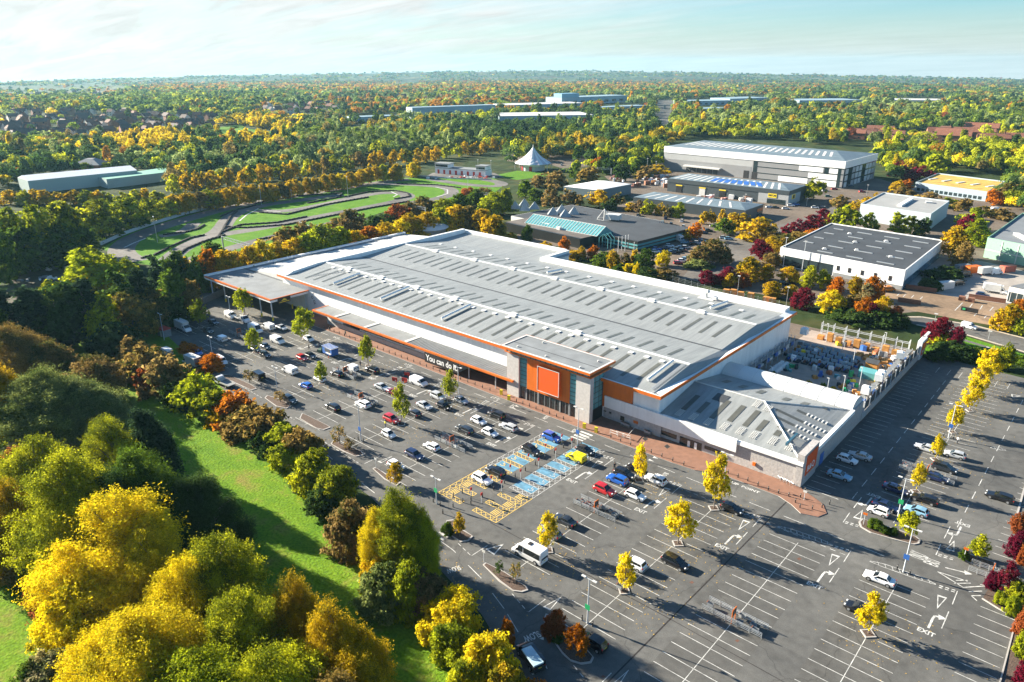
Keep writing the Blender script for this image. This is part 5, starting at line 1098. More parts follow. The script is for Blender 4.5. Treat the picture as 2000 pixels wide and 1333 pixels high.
# kart track
sheet('kart_infield_grass', [(196, 486), (250, 456), (350, 424), (500, 388), (675, 361), (772, 347), (835, 349), (965, 349), (990, 360), (965, 377), (885, 390), (800, 398), (720, 424), (620, 455), (500, 482), (420, 505), (335, 525), (268, 515), (240, 500)], .034, LAWN)
def ribbon(mb, pts, w, z):
    P3 = [at(*p) for p in pts]
    for _ in range(2):                                   # round the corners
        Q = [P3[0]]
        for a, b in zip(P3, P3[1:]): Q += [a.lerp(b, .25), a.lerp(b, .75)]
        P3 = Q+[P3[-1]]
    Lf, Rt = [], []
    for i, p in enumerate(P3):
        d = (P3[min(i+1, len(P3)-1)]-P3[max(i-1, 0)]).normalized(); q = Vector((-d.y, d.x, 0))*w/2; Lf.append(p+q); Rt.append(p-q)
    for i in range(len(P3)-1): mb.face([(*Rt[i][:2], z), (*Rt[i+1][:2], z), (*Lf[i+1][:2], z), (*Lf[i][:2], z)])
LANES = [([(262, 512), (238, 498), (236, 484), (262, 462), (350, 432), (450, 405), (520, 392), (600, 379), (690, 365), (760, 354), (800, 351)], 11), ([(330, 508), (352, 488), (400, 464), (430, 452), (446, 426), (470, 413), (520, 400), (570, 394), (640, 384), (668, 381)], 9), ([(436, 458), (500, 448), (560, 436), (620, 424), (700, 409), (780, 393), (800, 385), (788, 377), (740, 377), (690, 386), (640, 399), (560, 414), (500, 412)], 9), ([(800, 397), (860, 388), (886, 378), (876, 367), (840, 363), (760, 359), (740, 362)], 9), ([(330, 520), (420, 494), (520, 466), (620, 444), (700, 424)], 8), ([(312, 462), (345, 458), (368, 448), (380, 436)], 7), ([(840, 350), (900, 360), (970, 366), (985, 358), (940, 350)], 9)]
kt = MB()
for k, (pts, w) in enumerate(LANES): ribbon(kt, pts, w, .044+.004*k)
structure(kt.build('kart_track', TRACKM))
structure(MB().sheet(pxs([(960, 344), (1010, 334), (1070, 338), (1100, 330), (1110, 324), (1085, 342), (1010, 352)]), .04).build('tent_lawn', LAWN))
structure(MB().sheet(pxs([(826, 348), (845, 338), (965, 338), (985, 347), (900, 350)]), .05).build('clubhouse_yard', TRACKM))
structure(MB().sheet(pxs([(990, 315), (1000, 300), (1150, 306), (1180, 322), (1100, 330), (1075, 322)]), .03).build('tent_car_park', YARDM))
kk = MB()
for pts in ([(243, 484), (262, 475), (285, 466)], [(468, 432), (482, 420), (505, 408)], [(853, 385), (874, 379), (874, 371), (850, 366)], [(768, 385), (776, 381), (764, 375)], [(520, 412), (548, 414)]):
    for a, b in zip(pts, pts[1:]): kk.strip(at(*a), at(*b), .8, .078)
structure(kk.build('kart_kerbs', PAINT))
TYRE = mat('stacked_tyres', (.018, .018, .02), .9, .5, 1.5)
TW = [[(318, 460), (360, 455), (385, 449), (400, 440)], [(300, 500), (340, 480), (372, 466), (400, 460)], [(343, 505), (362, 488), (400, 472), (440, 460)], [(436, 448), (452, 422), (464, 414)], [(430, 456), (470, 440), (540, 436), (600, 424)], [(425, 466), (440, 444), (480, 446), (560, 440), (640, 424), (720, 408), (800, 394)], [(506, 416), (560, 420), (640, 400), (720, 386)], [(672, 386), (720, 376), (770, 373), (796, 378), (800, 385), (770, 390)], [(500, 398), (575, 384), (640, 380), (668, 378), (664, 386), (600, 398)], [(772, 360), (850, 362), (900, 368)], [(430, 424), (460, 412), (500, 402)], [(500, 470), (600, 452), (640, 442)], [(275, 506), (295, 500)]]
tw0 = []
for pts in TW:
    m_ = MB(); P3 = [at(*p) for p in pts]
    for a, b in zip(P3, P3[1:]):
        n_ = max(1, int((b-a).length/.95))
        for j in range(n_):
            c = a.lerp(b, (j+.5)/n_); m_.tube((c.x, c.y, .03), (c.x, c.y, .6+.1*((j*7) % 3)), .5, 6)
    tag(m_.build('tyre_barrier', TYRE), 'low black tyre barrier curving round the kart track', 'tyre barrier', 'tyre barriers of the kart track')
def wall_line(name, label, pts, z0, z1, th, m, cat='wall', group=None):
    m_ = MB(); P3 = [at(*p) for p in pts]
    for a, b in zip(P3, P3[1:]):
        d = (b-a).normalized(); w = Vector((-d.y, d.x, 0))*th/2
        m_.prism([(a+w)[:2], (b+w)[:2], (b-w)[:2], (a-w)[:2]], z0, z1)
    return tag(m_.build(name, m), label, cat, group)
wall_line('track_wall', 'long pale concrete wall curving round the outside of the kart track', [(196, 480), (240, 460), (290, 442), (360, 420), (434, 402), (500, 389), (560, 378), (675, 360), (772, 346)], 0, 1.5, .3, OFFW)
wall_line('track_fence', 'white low fence before the white clubhouse of the kart track', [(810, 344), (880, 350), (960, 352)], 0, .9, .2, OFFW, 'fence')
wall_line('boundary_wall', 'grey boundary wall at the far left end of the car park', [(258, 645), (330, 620), (398, 594), (446, 572)], 0, 2.2, .3, mat('grey_wall', (.24, .23, .22), .9, .2), 'wall')
def pole(px, pb, pt, label, group='light masts of the kart track', two=False, cat='mast', name='light_mast', r=.14, m=STEEL):
    b = at(px, pb); H = height_at(px, pb, pt); t = thing(name, label, cat, (b.x, b.y, 0), group)
    MB().tube((b.x, b.y, 0), (b.x, b.y, H), r, 6, r2=r*.6).build('pole', m, t)
    MB().box(b.x-.5, b.x+.5, b.y-.2, b.y+.2, H, H+.22).build('floodlight', OFFW, t); return t
for px, pb, pt in ((308, 474, 424), (511, 401, 364), (570, 390, 372), (680, 386, 346), (777, 351, 318), (798, 344, 328), (914, 368, 345), (934, 352, 313), (959, 342, 314)): pole(px, pb, pt, 'tall thin floodlight mast on the kart track')
# railway gantries behind the store
def gantry(pa, pb_, h, label):
    a, b = at(*pa), at(*pb_); t = thing('railway_gantry', label, 'gantry', tuple((a+b)/2), 'railway gantries')
    for p in (a, b): MB().box(p.x-.25, p.x+.25, p.y-.25, p.y+.25, 0, h).build('leg', STEEL, t)
    m_ = MB(); n_ = 8
    for z in (h-1.1, h): m_.tube((a.x, a.y, z), (b.x, b.y, z), .14, 4)
    for k in range(n_):
        p, q = a.lerp(b, k/n_), a.lerp(b, (k+1)/n_); m_.tube((p.x, p.y, h-1.1 if k % 2 else h), (q.x, q.y, h if k % 2 else h-1.1), .09, 4)
    m_.build('truss', STEEL, t)
gantry((438, 495), (492, 512), 7.5, 'pale lattice railway gantry nearest the dark conifers'); gantry((588, 462), (606, 470), 7, 'small railway gantry amid the golden belt behind the store'); gantry((798, 426), (832, 432), 7, 'railway gantry half hidden by brown bushes past the store roof'); gantry((942, 396), (982, 402), 6, 'railway gantry beside the black glass office'); gantry((1166, 350), (1193, 352), 8, 'railway gantry behind the builders yard'); 
pole(762, 440, 412, 'pale thin railway mast beside the track behind the store', 'railway masts', name='railway_mast'); pole(1263, 345, 310, 'pale thin mast left of the big grey warehouse', 'railway masts', name='railway_mast'); pole(1280, 345, 316, 'pale thin mast left of the big grey warehouse', 'railway masts', name='railway_mast')

# ================================================================ buildings of the estate
WIN = mat('window_band', (.02, .035, .04), .15, .3, .5, spec=.7)
PALEROOF = mat('pale_blue_roof', (.16, .21, .24), .5, .08, .1, wave=('X', 2.0, .08), streak=((.1, .1, 1), .2))
ROOFD = mat('dark_roof_felt', (.036, .042, .05), .8, .25, .15)
def corners(*pp, z=0): return [at(p[0], p[1], z) for p in pp]
def para(a, b, c):  # fourth corner
    return a+(c-b)
def bld(name, label, base, h, walls, roof, par=.5, cat='building', group=None):
    """box building on a base quad; flat roof set inside a low parapet"""
    c = sum(base, Vector())/len(base); t = thing(name, label, cat, (c.x, c.y, 0), group)
    P2 = [tuple(p[:2]) for p in base]
    MB().prism(P2, 0, h-.02).build('wall', walls, t)
    ins = [tuple((p+(c-p).normalized()*.6)[:2]) for p in base]
    r = MB().sheet(ins, h+.0).build('roof', roof, t)
    pr = MB(); n_ = len(P2)
    for i in range(n_):
        j = (i+1) % n_; pr.prism([P2[i], P2[j], ins[j], ins[i]], h-.015, h+par)
    pr.build('parapet', walls, t); return t, r, c
def wallpatch(t, name, a, b, s0, s1, z0, z1, m, off=.08, parent=None):
    """panel on the outside of the wall running from a to b"""
    d = b-a; n_ = Vector((d.y, -d.x, 0)).normalized()*off; p, q = a+d*s0, a+d*s1
    mm = MB().prism([(p+n_)[:2], (q+n_)[:2], (q+n_*.05)[:2], (p+n_*.05)[:2]], z0, z1, bottom=True)
    return mm.build(name, m, parent or t)
def gable_roof(mb, A, B, C, D, z, zr, inset=0.0, over=.4):
    """ridge parallel to AB between AD and BC midpoints"""
    m1, m2 = (A+D)/2, (B+C)/2; d = (m2-m1).normalized()*inset; r1, r2 = m1+d, m2-d
    V3 = lambda p, zz: (p.x, p.y, zz)
    mb.face([V3(A, z), V3(B, z), V3(r2, zr), V3(r1, zr)]); mb.face([V3(C, z), V3(D, z), V3(r1, zr), V3(r2, zr)])
    mb.face([V3(B, z), V3(C, z), V3(r2, zr)]); mb.face([V3(D, z), V3(A, z), V3(r1, zr)])
    return r1, r2
# big grey warehouse
a, b, c = corners((1295, 331), (1644, 369), (1706, 349)); d = para(a, b, c); H = height_at(1644, 369, 316)
wh = thing('warehouse', 'huge grey and white warehouse with pale roof and dark glazed corner', 'warehouse', tuple((a+c)/2))
GREYP = mat('grey_cladding', (.22, .225, .23), .5, .05, .3); GREYL = mat('light_grey_cladding', (.36, .37, .37), .5, .05, .3)
MB().prism([p[:2] for p in (a, b, c, d)], 0, H-.3).build('wall', GREYL, wh)
m_ = MB(); r1, r2 = gable_roof(m_, a, b, c, d, H, H+3.2, 18); rw = m_.build('roof', PALEROOF, wh)
for s in range(24):
    for side, (p0, p1) in enumerate(((a, b), (d, c))):
        f = .06+.86*s/23; e0 = p0.lerp(p1, f); e1 = r1.lerp(r2, max(0, min(1, (f-.06)/.88))); q0, q1 = e0.lerp(e1, .35), e0.lerp(e1, .8); w = (b-a).normalized()*.9
        z0, z1 = H+3.2*.35+.06, H+3.2*.8+.06
        if side == 0: MB().face([(*(q0-w)[:2], z0), (*(q0+w)[:2], z0), (*(q1+w)[:2], z1), (*(q1-w)[:2], z1)]).build('rooflight', OFFW, rw)
for p, q in ((a, b), (b, c)):
    wallpatch(wh, 'fascia', p, q, -.001, 1.001, H*.74, H+.1, WHITE, .35)
wallpatch(wh, 'wall_band', a, b, 0, .53, 0, H*.48, GREYP, .1)
wallpatch(wh, 'corner_glazing', a, b, .535, .998, 0, H*.735, GREYP, .1); g_ = wallpatch(wh, 'corner_glazing', b, c, .002, .97, .3, H*.735, WIN, .1)
for zf in (.02, .25, .49, .70): wallpatch(wh, 'window_strip', a, b, .56, .997, H*zf, H*(zf+.035), WIN, .16)
for s0, s1 in ((.54, .562), (.905, .925), (.97, .985)): wallpatch(wh, 'window_strip', a, b, s0, s1, .2, H*.73, WIN, .18)
for s0, s1, f0, f1, m_ in ((.78, .9, .52, .70, WHITE), (.83, .97, .28, .47, WHITE), (.68, .83, .04, .24, WHITE), (.93, .97, .52, .7, WHITE), (.86, .97, .03, .24, WHITE)): wallpatch(wh, 'white_panel', a, b, s0, s1, H*f0, H*f1, m_, .2)
k = 0
for fz in (.03, .27, .51):
    for s in range(9):
        k += 1
        if (s*5+int(fz*100)) % 4: wallpatch(wh, 'white_panel', b, c, .03+s*.105, .03+s*.105+.085, H*fz, H*(fz+.19), OFFW if k % 3 else GREYL, .14)
for s in range(6): wallpatch(wh, 'dock_door', a, b, .15+s*.033, .15+s*.033+.025, .3, 3.6, DKGREY, .5)
wallpatch(wh, 'dock_canopy', a, b, .14, .36, 4.2, 5.2, OFFW, 3.0)
wallpatch(wh, 'door', a, b, .565-.03, .565, 0, 5, BLACK, .2); wallpatch(wh, 'door', a, b, .60-.11, .60-.08, 0, 5.4, BLACK, .2)
# dark builders merchant unit
a, b, c = corners((1303, 374), (1538.5, 402), (1572, 389)); d = para(a, b, c); H = height_at(1538.5, 402, 374)
mu_ = thing('trade_unit', 'dark grey trade unit with pale rooflit roof and a black and yellow sign', 'building', tuple((a+c)/2))
DKC = mat('dark_cladding', (.045, .06, .068), .5, .08, .3)
MB().prism([p[:2] for p in (a, b, c, d)], 0, H-.2).build('wall', DKC, mu_)
m_ = MB(); r1, r2 = gable_roof(m_, a, b, c, d, H, H+2.0, 10); rw = m_.build('roof', PALEROOF, mu_)
for s in range(16):
    f = .04+.88*s/15; e0 = a.lerp(b, f); e1 = r1.lerp(r2, max(0, min(1, (f-.04)/.9))); q0, q1 = e0.lerp(e1, .1), e0.lerp(e1, .9); w = (b-a).normalized()*.7
    MB().face([(*(q0-w)[:2], H+.25), (*(q0+w)[:2], H+.25), (*(q1+w)[:2], H+1.86), (*(q1-w)[:2], H+1.86)]).build('rooflight', OFFW, rw)
    if 4 < s < 13:
        q0, q1 = a.lerp(b, f+.03).lerp(e1, .25), a.lerp(b, f+.03).lerp(r1.lerp(r2, f), .75); w = (b-a).normalized()*1.5
        MB().face([(*(q0-w)[:2], H+.56), (*(q0+w)[:2], H+.56), (*(q1+w)[:2], H+1.56), (*(q1-w)[:2], H+1.56)]).build('solar_panel', BLUEM, rw)
wallpatch(mu_, 'fascia', a, b, -.001, 1.001, H*.72, H+.1, DKC, .3)
wallpatch(mu_, 'shop_front', a, b, .77, .999, 0, H*.70, GREYL, .15); wallpatch(mu_, 'shop_front', b, c, .001, .66, 0, H*.70, mat('blue_grey_cladding', (.25, .33, .38), .5, .05), .15)
sgn = wallpatch(mu_, 'shop_sign', a, b, .845, .91, H*.43, H*.72, YELLOWM, .35)
dd = (b-a).normalized(); nn = Vector((dd.y, -dd.x, 0)); p = a.lerp(b, .8775)+nn*.37
m_ = MB(); add_text(m_, 'MKM', (p.x, p.y, H*.585), dd, (0, 0, 1), (b-a).length*.056, H*.15); m_.build('lettering', BLACK, sgn)
sgn = wallpatch(mu_, 'shop_sign', b, c, .16, .34, H*.36, H*.68, YELLOWM, .35); wallpatch(mu_, 'sign_panel', b, c, .2, .3, H*.4, H*.64, BLACK, .4, sgn)
for s in (.08, .285, .455): wallpatch(mu_, 'door', a, b, s, s+.05, 0, 4.2, BLACK if s != .285 else OFFW, .2); wallpatch(mu_, 'door_hood', a, b, s-.003, s+.053, 4.25, 4.9, YELLOWM, .3)
wallpatch(mu_, 'shop_window', a, b, .84, .98, .1, H*.35, WIN, .25)
# lower pale-roofed unit in front
a, b, c = corners((1236, 404), (1454, 432), (1489, 419)); d = para(a, b, c); H = height_at(1454, 432, 411.5)
fu = thing('trade_unit', 'long low dark unit with pale blue roof in front of the dark grey trade unit', 'building', tuple((a+c)/2))
MB().prism([p[:2] for p in (a, b, c, d)], 0, H-.2).build('wall', DKC, fu)
m_ = MB(); r1, r2 = gable_roof(m_, a, b, c, d, H, H+1.6, 8); rw = m_.build('roof', PALEROOF, fu)
for s in range(9):
    f = .08+.8*s/8; e0 = a.lerp(b, f); e1 = r1.lerp(r2, f); q0, q1 = e0.lerp(e1, .15), e0.lerp(e1, .9); w = (b-a).normalized()*.6
    MB().face([(*(q0-w)[:2], H+.3), (*(q0+w)[:2], H+.3), (*(q1+w)[:2], H+1.5), (*(q1-w)[:2], H+1.5)]).build('rooflight', OFFW, rw)
wallpatch(fu, 'sign_board', b, c, .66, .98, H*.45, H*.72, ORANGE, .2); wallpatch(fu, 'shop_front', b, c, .68, .96, 0, H*.42, WIN, .15)
# white hipped shed
a, b, c = corners((1100, 384), (1168, 392), (1232, 379)); d = para(a, b, c); H = height_at(1168, 392, 372)
ws = thing('storage_shed', 'low shed with white hipped roof beside the builders yard', 'shed', tuple((a+c)/2))
MB().prism([p[:2] for p in (a, b, c, d)], 0, H-.1).build('wall', mat('grey_blue_cladding', (.12, .17, .19), .6, .1), ws); m_ = MB(); gable_roof(m_, d, a, b, c, H, H+1.8, 8); m_.build('roof', WHITE, ws)
# black glass office with pyramids
of = thing('office_building', 'black glass office block with glazed atrium and white rooflight pyramids', 'office', tuple(at(1130, 470)))
a, b, c = corners((1132, 486), (1176, 478), (1246, 461)); hL = height_at(1132, 486, 467)
A0 = at(985, 452); A1 = at(1132, 486); dY = (at(1246, 461)-at(1180, 476)); dn = Vector((-(A1-A0).y, (A1-A0).x, 0)).normalized()
BLK = mat('black_cladding', (.012, .014, .014), .35, .2, .4)
MB().prism([A0[:2], A1[:2], (A1+dn*16)[:2], (A0+dn*16)[:2]], 0, hL).build('low_wing', BLK, of)
MB().sheet([(A0+dn*1)[:2], (A1+dn*1)[:2], (A1+dn*15.6)[:2], (A0+dn*15.6)[:2]], hL+.05).build('low_wing_roof', mat('brown_roof_felt', (.10, .085, .075), .9, .3, .2), of)
MB().prism([(A0+dn*16.01-(A1-A0)*.25)[:2], (A1+dn*16.01)[:2], (A1+dn*62)[:2], (A0+dn*62-(A1-A0)*.25)[:2]], 0, hL-.8).build('rear_block', OFFW, of)
MB().sheet([(A0+dn*16.4-(A1-A0)*.24)[:2], (A1+dn*16.4)[:2], (A1+dn*61.5)[:2], (A0+dn*61.5-(A1-A0)*.24)[:2]], hL-.74).build('rear_roof', ROOFD, of)
dd = (A1-A0).normalized(); B0 = A1+dd*1.0+dn*14; B1 = B0+dd*20; B2 = B1+dn*40; B3 = B0+dn*40
MB().prism([p[:2] for p in (B0, B1, B2, B3)], 0, hL-.2).build('glass_block', TEALGLASS, of)
for zz, h_ in ((0, .9), (hL*.42, .5), (hL-1.1, 1.2)): MB().prism([(p+(q))[:2] for p, q in ((B0, -dd*.15-dn*.15), (B1, dd*.15-dn*.15), (B2, dd*.15+dn*.15), (B3, -dd*.15+dn*.15))], zz, zz+h_).build('spandrel', BLK, of)
MB().sheet([p[:2] for p in (B0, B1, B2, B3)], hL+.12).build('glass_block_roof', ROOFD, of)
# atrium ridge
e0, e1 = A0+dn*12+dd*8, A1+dn*15+dd*2; g_ = MB(); w_ = dn*6; V3 = lambda p, z: (p.x, p.y, z)
g_.face([V3(e0-w_, hL), V3(e1-w_, hL), V3(e1, hL+3.6), V3(e0, hL+3.6)]).face([V3(e1+w_, hL), V3(e0+w_, hL), V3(e0, hL+3.6), V3(e1, hL+3.6)]).face([V3(e1-w_, hL), V3(e1+w_, hL), V3(e1, hL+3.6)]).face([V3(e0+w_, hL), V3(e0-w_, hL), V3(e0, hL+3.6)])
atr = g_.build('atrium_roof', TEALGLASS, of)
br = MB()
for k in range(26):
    f = k/25; p, q = (e0-w_).lerp(e1-w_, f), e0.lerp(e1, f); br.tube(V3(p, hL+.08), V3(q, hL+3.68), .1, 4)
br.tube(V3(e0, hL+3.66), V3(e1, hL+3.66), .15, 4).tube(V3(e0-w_, hL+.1), V3(e1-w_, hL+.1), .15, 4); br.build('glazing_bars', OFFW, atr)
PYR = mat('pyramid_glazing', (.42, .45, .45), .3, .1, .3, wave=('X', 1.6, .35))
for px, py in ((1006, 401), (1024, 396), (1025, 405), (1044, 402), (1080, 413), (1097, 408), (1104, 417), (1121, 412)):
    p = at(px, py+6, hL-.74); MB().obox(p, 5.6, 5.6, hL-.7, hL+3.2, math.atan2(dd.y, dd.x)+.785, taper=.01).build('rooflight_pyramid', PYR, of)
p = at(1180, 428, hL); m_ = MB()
for k in range(6):
    q = k*math.pi/3; m_.tube((p.x+4*math.cos(q), p.y+4*math.sin(q), hL), (p.x, p.y, hL+5), .12, 4); m_.tube((p.x+4*math.cos(q), p.y+4*math.sin(q), hL), (p.x+4*math.cos(q+1.05), p.y+4*math.sin(q+1.05), hL), .1, 4)
m_.build('roof_frame', OFFW, of)
p = at(1198, 428, hL); MB().obox(p, 7, 5, hL, hL+2.4, .3).build('plant_room', OFFW, of)
for px, py in ((1067, 441), (1092, 449)): p = at(px, py, hL); MB().obox(p, 5 if px < 1080 else 2, 1.6, hL+.06, hL+1.3, math.atan2(dd.y, dd.x)).build('roof_plant', OFFW, of)
p = at(1178, 486); m_ = MB(); 
for k in range(3):
    q = p+dn*2.2*k; m_.tube(V3(q-dd*2.5, 0), V3(q-dd*2.5, 4.6), .14, 4).tube(V3(q+dd*2.5, 0), V3(q+dd*2.5, 4.6), .14, 4).tube(V3(q-dd*2.5, 4.6), V3(q, 6.6), .14, 4).tube(V3(q+dd*2.5, 4.6), V3(q, 6.6), .14, 4)
m_.build('porch_frame', TEALGLASS, of)
for px, pb, pt in ((1207, 493, 464), (1214, 490, 463), (1220.5, 491, 461), (1226, 488, 460), (1238, 492, 474)):
    b_ = at(px, pb); h_ = height_at(px, pb, pt); t = thing('flagpole', 'slim white flagpole before the black glass office', 'flagpole', (b_.x, b_.y, 0), 'flagpoles before the office'); MB().tube((b_.x, b_.y, 0), (b_.x, b_.y, h_), .12, 6).build('pole', POLE, t); MB().tube((b_.x, b_.y, h_), (b_.x, b_.y, h_+.2), .18, 6).build('finial', OFFW, t)
# white building with dark flat roof
a, b, c = corners((1520, 518), (1761, 567), (1836, 503)); d = para(a, b, c); H = height_at(1761, 567, 530)
dw, rf_, cc = bld('showroom', 'white showroom with a broad dark flat roof striped by narrow rooflights', [a, b, c, d], H, WHITE, ROOFD, .35)
dd = (b-a).normalized(); dn = (c-b).normalized(); LA, LB = (b-a).length, (c-b).length
for i in range(5):
    for j in range(4):
        q = a+dd*LA*(.10+.24*j+.01*i)+dn*LB*(.10+.185*i); q.z = 0
        if (i, j) == (0, 0): continue
        MB().obox(q, LA*(.13 if j else .09), .8, H+.01, H+.2, math.atan2(dd.y, dd.x)).build('rooflight', STEEL, rf_)
for i, j in ((.18, .3), (.3, .52), (.52, .42), (.7, .62), (.75, .28), (.28, .8)):
    q = a+dd*LA*j+dn*LB*i; MB().obox(q, 1.8, 1.8, H+.01, H+.55, .4, taper=.5).build('roof_vent', OFFW, rf_)
wallpatch(dw, 'window', a, b, .03, .46, .3, H*.62, WIN, .1); wallpatch(dw, 'plinth', a, b, .47, .998, 0, H*.22, MIDGREY, .12)
for s in (.50, .59, .69, .79, .90): wallpatch(dw, 'window', a, b, s-.008, s+.014, H*.36, H*.62, BLACK, .1)
wallpatch(dw, 'side_window', b, c, .02, .98, .2, H*.45, mat('blue_glass', (.05, .12, .17), .2, .2), .1)
# grey flat-roofed block
a, b, c = corners((1676, 430), (1812, 452), (1848, 424)); d = para(a, b, c); H = height_at(1812, 452, 420)
gb, rf_, cc = bld('grey_block', 'plain pale grey flat-roofed block with one long white roof duct', [a, b, c, d], H, mat('pale_blue_wall', (.40, .47, .50), .6, .05), mat('pale_grey_roof', (.27, .275, .27), .8, .1, .2), .5)
dn = (c-b).normalized(); p = cc-dn*9; MB().obox(cc, 2.2, 26, H+.02, H+1.0, math.atan2(dn.y, dn.x)-1.57).build('roof_duct', WHITE, rf_); MB().obox(cc+Vector((9, 9, 0)), 3, 3, H+.02, H+.8, .3).build('roof_plant', OFFW, rf_)
# planted yellow roof
a, b, c = corners((1785, 374), (1924, 394), (1960, 372)); d = para(a, b, c); H = height_at(1924, 394, 377)
sb, rf_, cc = bld('planted_roof_block', 'blue-grey office block with an ochre planted roof', [a, b, c, d], H, mat('blue_grey_wall', (.26, .33, .38), .6, .05), mat('sedum_roof', (.46, .29, .05), .95, .4, .25), .7, 'office')
for s in range(14): wallpatch(sb, 'window', a, b, .04+s*.066, .04+s*.066+.045, H*.15, H*.5, WIN, .12)
dd = (b-a).normalized()
for k in range(5): q = cc+dd*(k-2)*9; MB().obox(q, 1.6, 9, H+.02, H+.4, math.atan2(dd.y, dd.x)).build('roof_kerb', OFFW, rf_)
# pale green building, right edge
a, b = corners((1920, 503), (2060, 533)); c = b+(at(1982, 452)-at(1922, 498))*1.15; d = para(a, b, c); H = height_at(1920, 503, 467)
gn_, rf_, cc = bld('green_warehouse', 'pale green clad warehouse with grey flat roof cut by the right edge of the picture', [a, b, c, d], H, mat('pale_green_cladding', (.22, .40, .29), .6, .06), mat('slate_roof', (.15, .165, .18), .8, .12, .2), .6)
for s in (.23, .46, .7): wallpatch(gn_, 'pilaster', a, b, s-.006, s+.006, 0, H, OFFW, .15)
wallpatch(gn_, 'rail', a, b, 0, .95, H*.42, H*.46, OFFW, .12)
MB().obox(at(1995, 465, H), 2, 12, H+.02, H+1, .5).build('roof_duct', OFFW, rf_)
# dark roofed unit at right edge
a, b = corners((1964, 590), (2090, 618)); c = b+Vector((12, 30, 0)); d = para(a, b, c); H = 5.5
ru = thing('corner_unit', 'grey roofed unit with glazed front beside the works yard at the right edge', 'building', tuple((a+c)/2)); MB().prism([p[:2] for p in (a, b, c, d)], 0, H).build('wall', OFFW, ru); m_ = MB(); gable_roof(m_, a, b, c, d, H+.1, H+2.2, 5); m_.build('roof', mat('slate_roof2', (.12, .13, .14), .7, .1, .2), ru); wallpatch(ru, 'window', a, b, .02, .98, .3, H*.68, WIN, .1)
for s in range(10): wallpatch(ru, 'window_bar', a, b, .05+s*.1, .057+s*.1, .3, H*.68, OFFW, .16)
# long shed with green end, left
a, b = corners((60, 379), (200, 363)); b2 = at(322, 366); Lw = at(36, 373)-at(60, 379)
ls = thing('long_shed', 'long low warehouse with white roof and green end beyond the wood at left', 'warehouse', tuple((a+b)/2))
e_ = at(272, 356); d_ = (e_-a).normalized(); n_ = Vector((-d_.y, d_.x, 0)); n_ = n_ if n_.dot(FWD) > 0 else -n_; H = 8.0; c = e_+n_*22; d = a+n_*22
MB().prism([p[:2] for p in (a, e_, c, d)], 0, H).build('wall', mat('pale_teal_cladding', (.33, .42, .40), .6, .06), ls); m_ = MB(); gable_roof(m_, a, e_, c, d, H+.05, H+2.4); m_.build('roof', WHITE, ls)
g0 = a+(e_-a)*.62-n_*14; g1 = e_+d_*30-n_*8; GR = mat('green_roof', (.16, .36, .27), .6, .08, .2)
MB().prism([p[:2] for p in (g0, g1, g1+n_*26, g0+n_*13.9)], 0, 6).build('lower_wall', mat('pale_teal_cladding', (0, 0, 0)), ls); MB().sheet([p[:2] for p in (g0, g1, g1+n_*26, g0+n_*13.9)], 6.06).build('lower_roof', GR, ls)
# kart clubhouse
a, b = corners((850, 339), (948, 346)); d_ = (b-a).normalized(); n_ = Vector((-d_.y, d_.x, 0)); L_ = (b-a).length
kc = thing('clubhouse', 'white kart track clubhouse with red doors and two lookout rooms', 'clubhouse', tuple((a+b)/2))
MB().prism([p[:2] for p in (a, b, b+n_*10, a+n_*10)], 0, 4.2).build('wall', WHITE, kc); MB().prism([p[:2] for p in (a-n_*.3, b-n_*.3, b+n_*10.3, a+n_*10.3)], 4.203, 4.5).build('roof', FELT, kc)
for s in range(8): wallpatch(kc, 'door', a, b, .05+s*.118, .05+s*.118+.04, 0, 3, REDM, .12)
for s0, s1, nm in ((0.0, .27, 'lookout_room'), (.82, 1.0, 'control_room')):
    p, q = a.lerp(b, s0), a.lerp(b, s1); MB().prism([x[:2] for x in (p, q, q+n_*8, p+n_*8)], 4.503, 7.2).build(nm, WHITE, kc); MB().prism([x[:2] for x in (p-n_*.6-d_*.6, q-n_*.6+d_*.6, q+n_*8.6+d_*.6, p+n_*8.6-d_*.6)], 7.203, 7.6).build('room_roof', FELT, kc); wallpatch(kc, 'window', p, q, .05, .95, 5.2, 6.6, WIN, .1)
gk = np.random.default_rng(9)
for k in range(26):
    p = at(835+gk.random()*130, 345+gk.random()*5); m_ = MB().obox(p, 1.4+gk.random(), 1.0, .05, .6+gk.random()*.5, gk.random()*3, 0).obox(p, .6, .5, .6, 1.0, 0, 1)
    tag(m_.build('go_kart', [REDM if gk.random() < .5 else WHITE, BLACK]), 'tiny parked kart in front of the white clubhouse', 'go-kart', 'karts parked by the clubhouse')
# big top tent
p = at(1041, 332); R_ = 36*proj(p)[2]/FPX*.98; H = height_at(1041, 332, 287)
bt = thing('big_top_tent', 'white striped big top tent with a tall pointed peak', 'tent', tuple(p)); m_ = MB(); n_ = 24
prof = [(1.0, .30), (.8, .40), (.55, .52), (.32, .68), (.15, .84), (.03, .97)]
for (r0, z0), (r1, z1) in zip(prof, prof[1:]):
    for k in range(n_):
        q0, q1 = 2*math.pi*k/n_, 2*math.pi*(k+1)/n_
        sag = lambda q: 1+.03*math.cos(q*12)
        m_.face([(p.x+R_*r0*math.cos(q0)*sag(q0), p.y+R_*r0*math.sin(q0)*sag(q0), H*z0), (p.x+R_*r0*math.cos(q1)*sag(q1), p.y+R_*r0*math.sin(q1)*sag(q1), H*z0), (p.x+R_*r1*math.cos(q1), p.y+R_*r1*math.sin(q1), H*z1), (p.x+R_*r1*math.cos(q0), p.y+R_*r1*math.sin(q0), H*z1)], m=k % 2)
m_.build('canopy', [WHITE, mat('pale_pink_stripe', (.55, .52, .56), .6, .05)], bt)
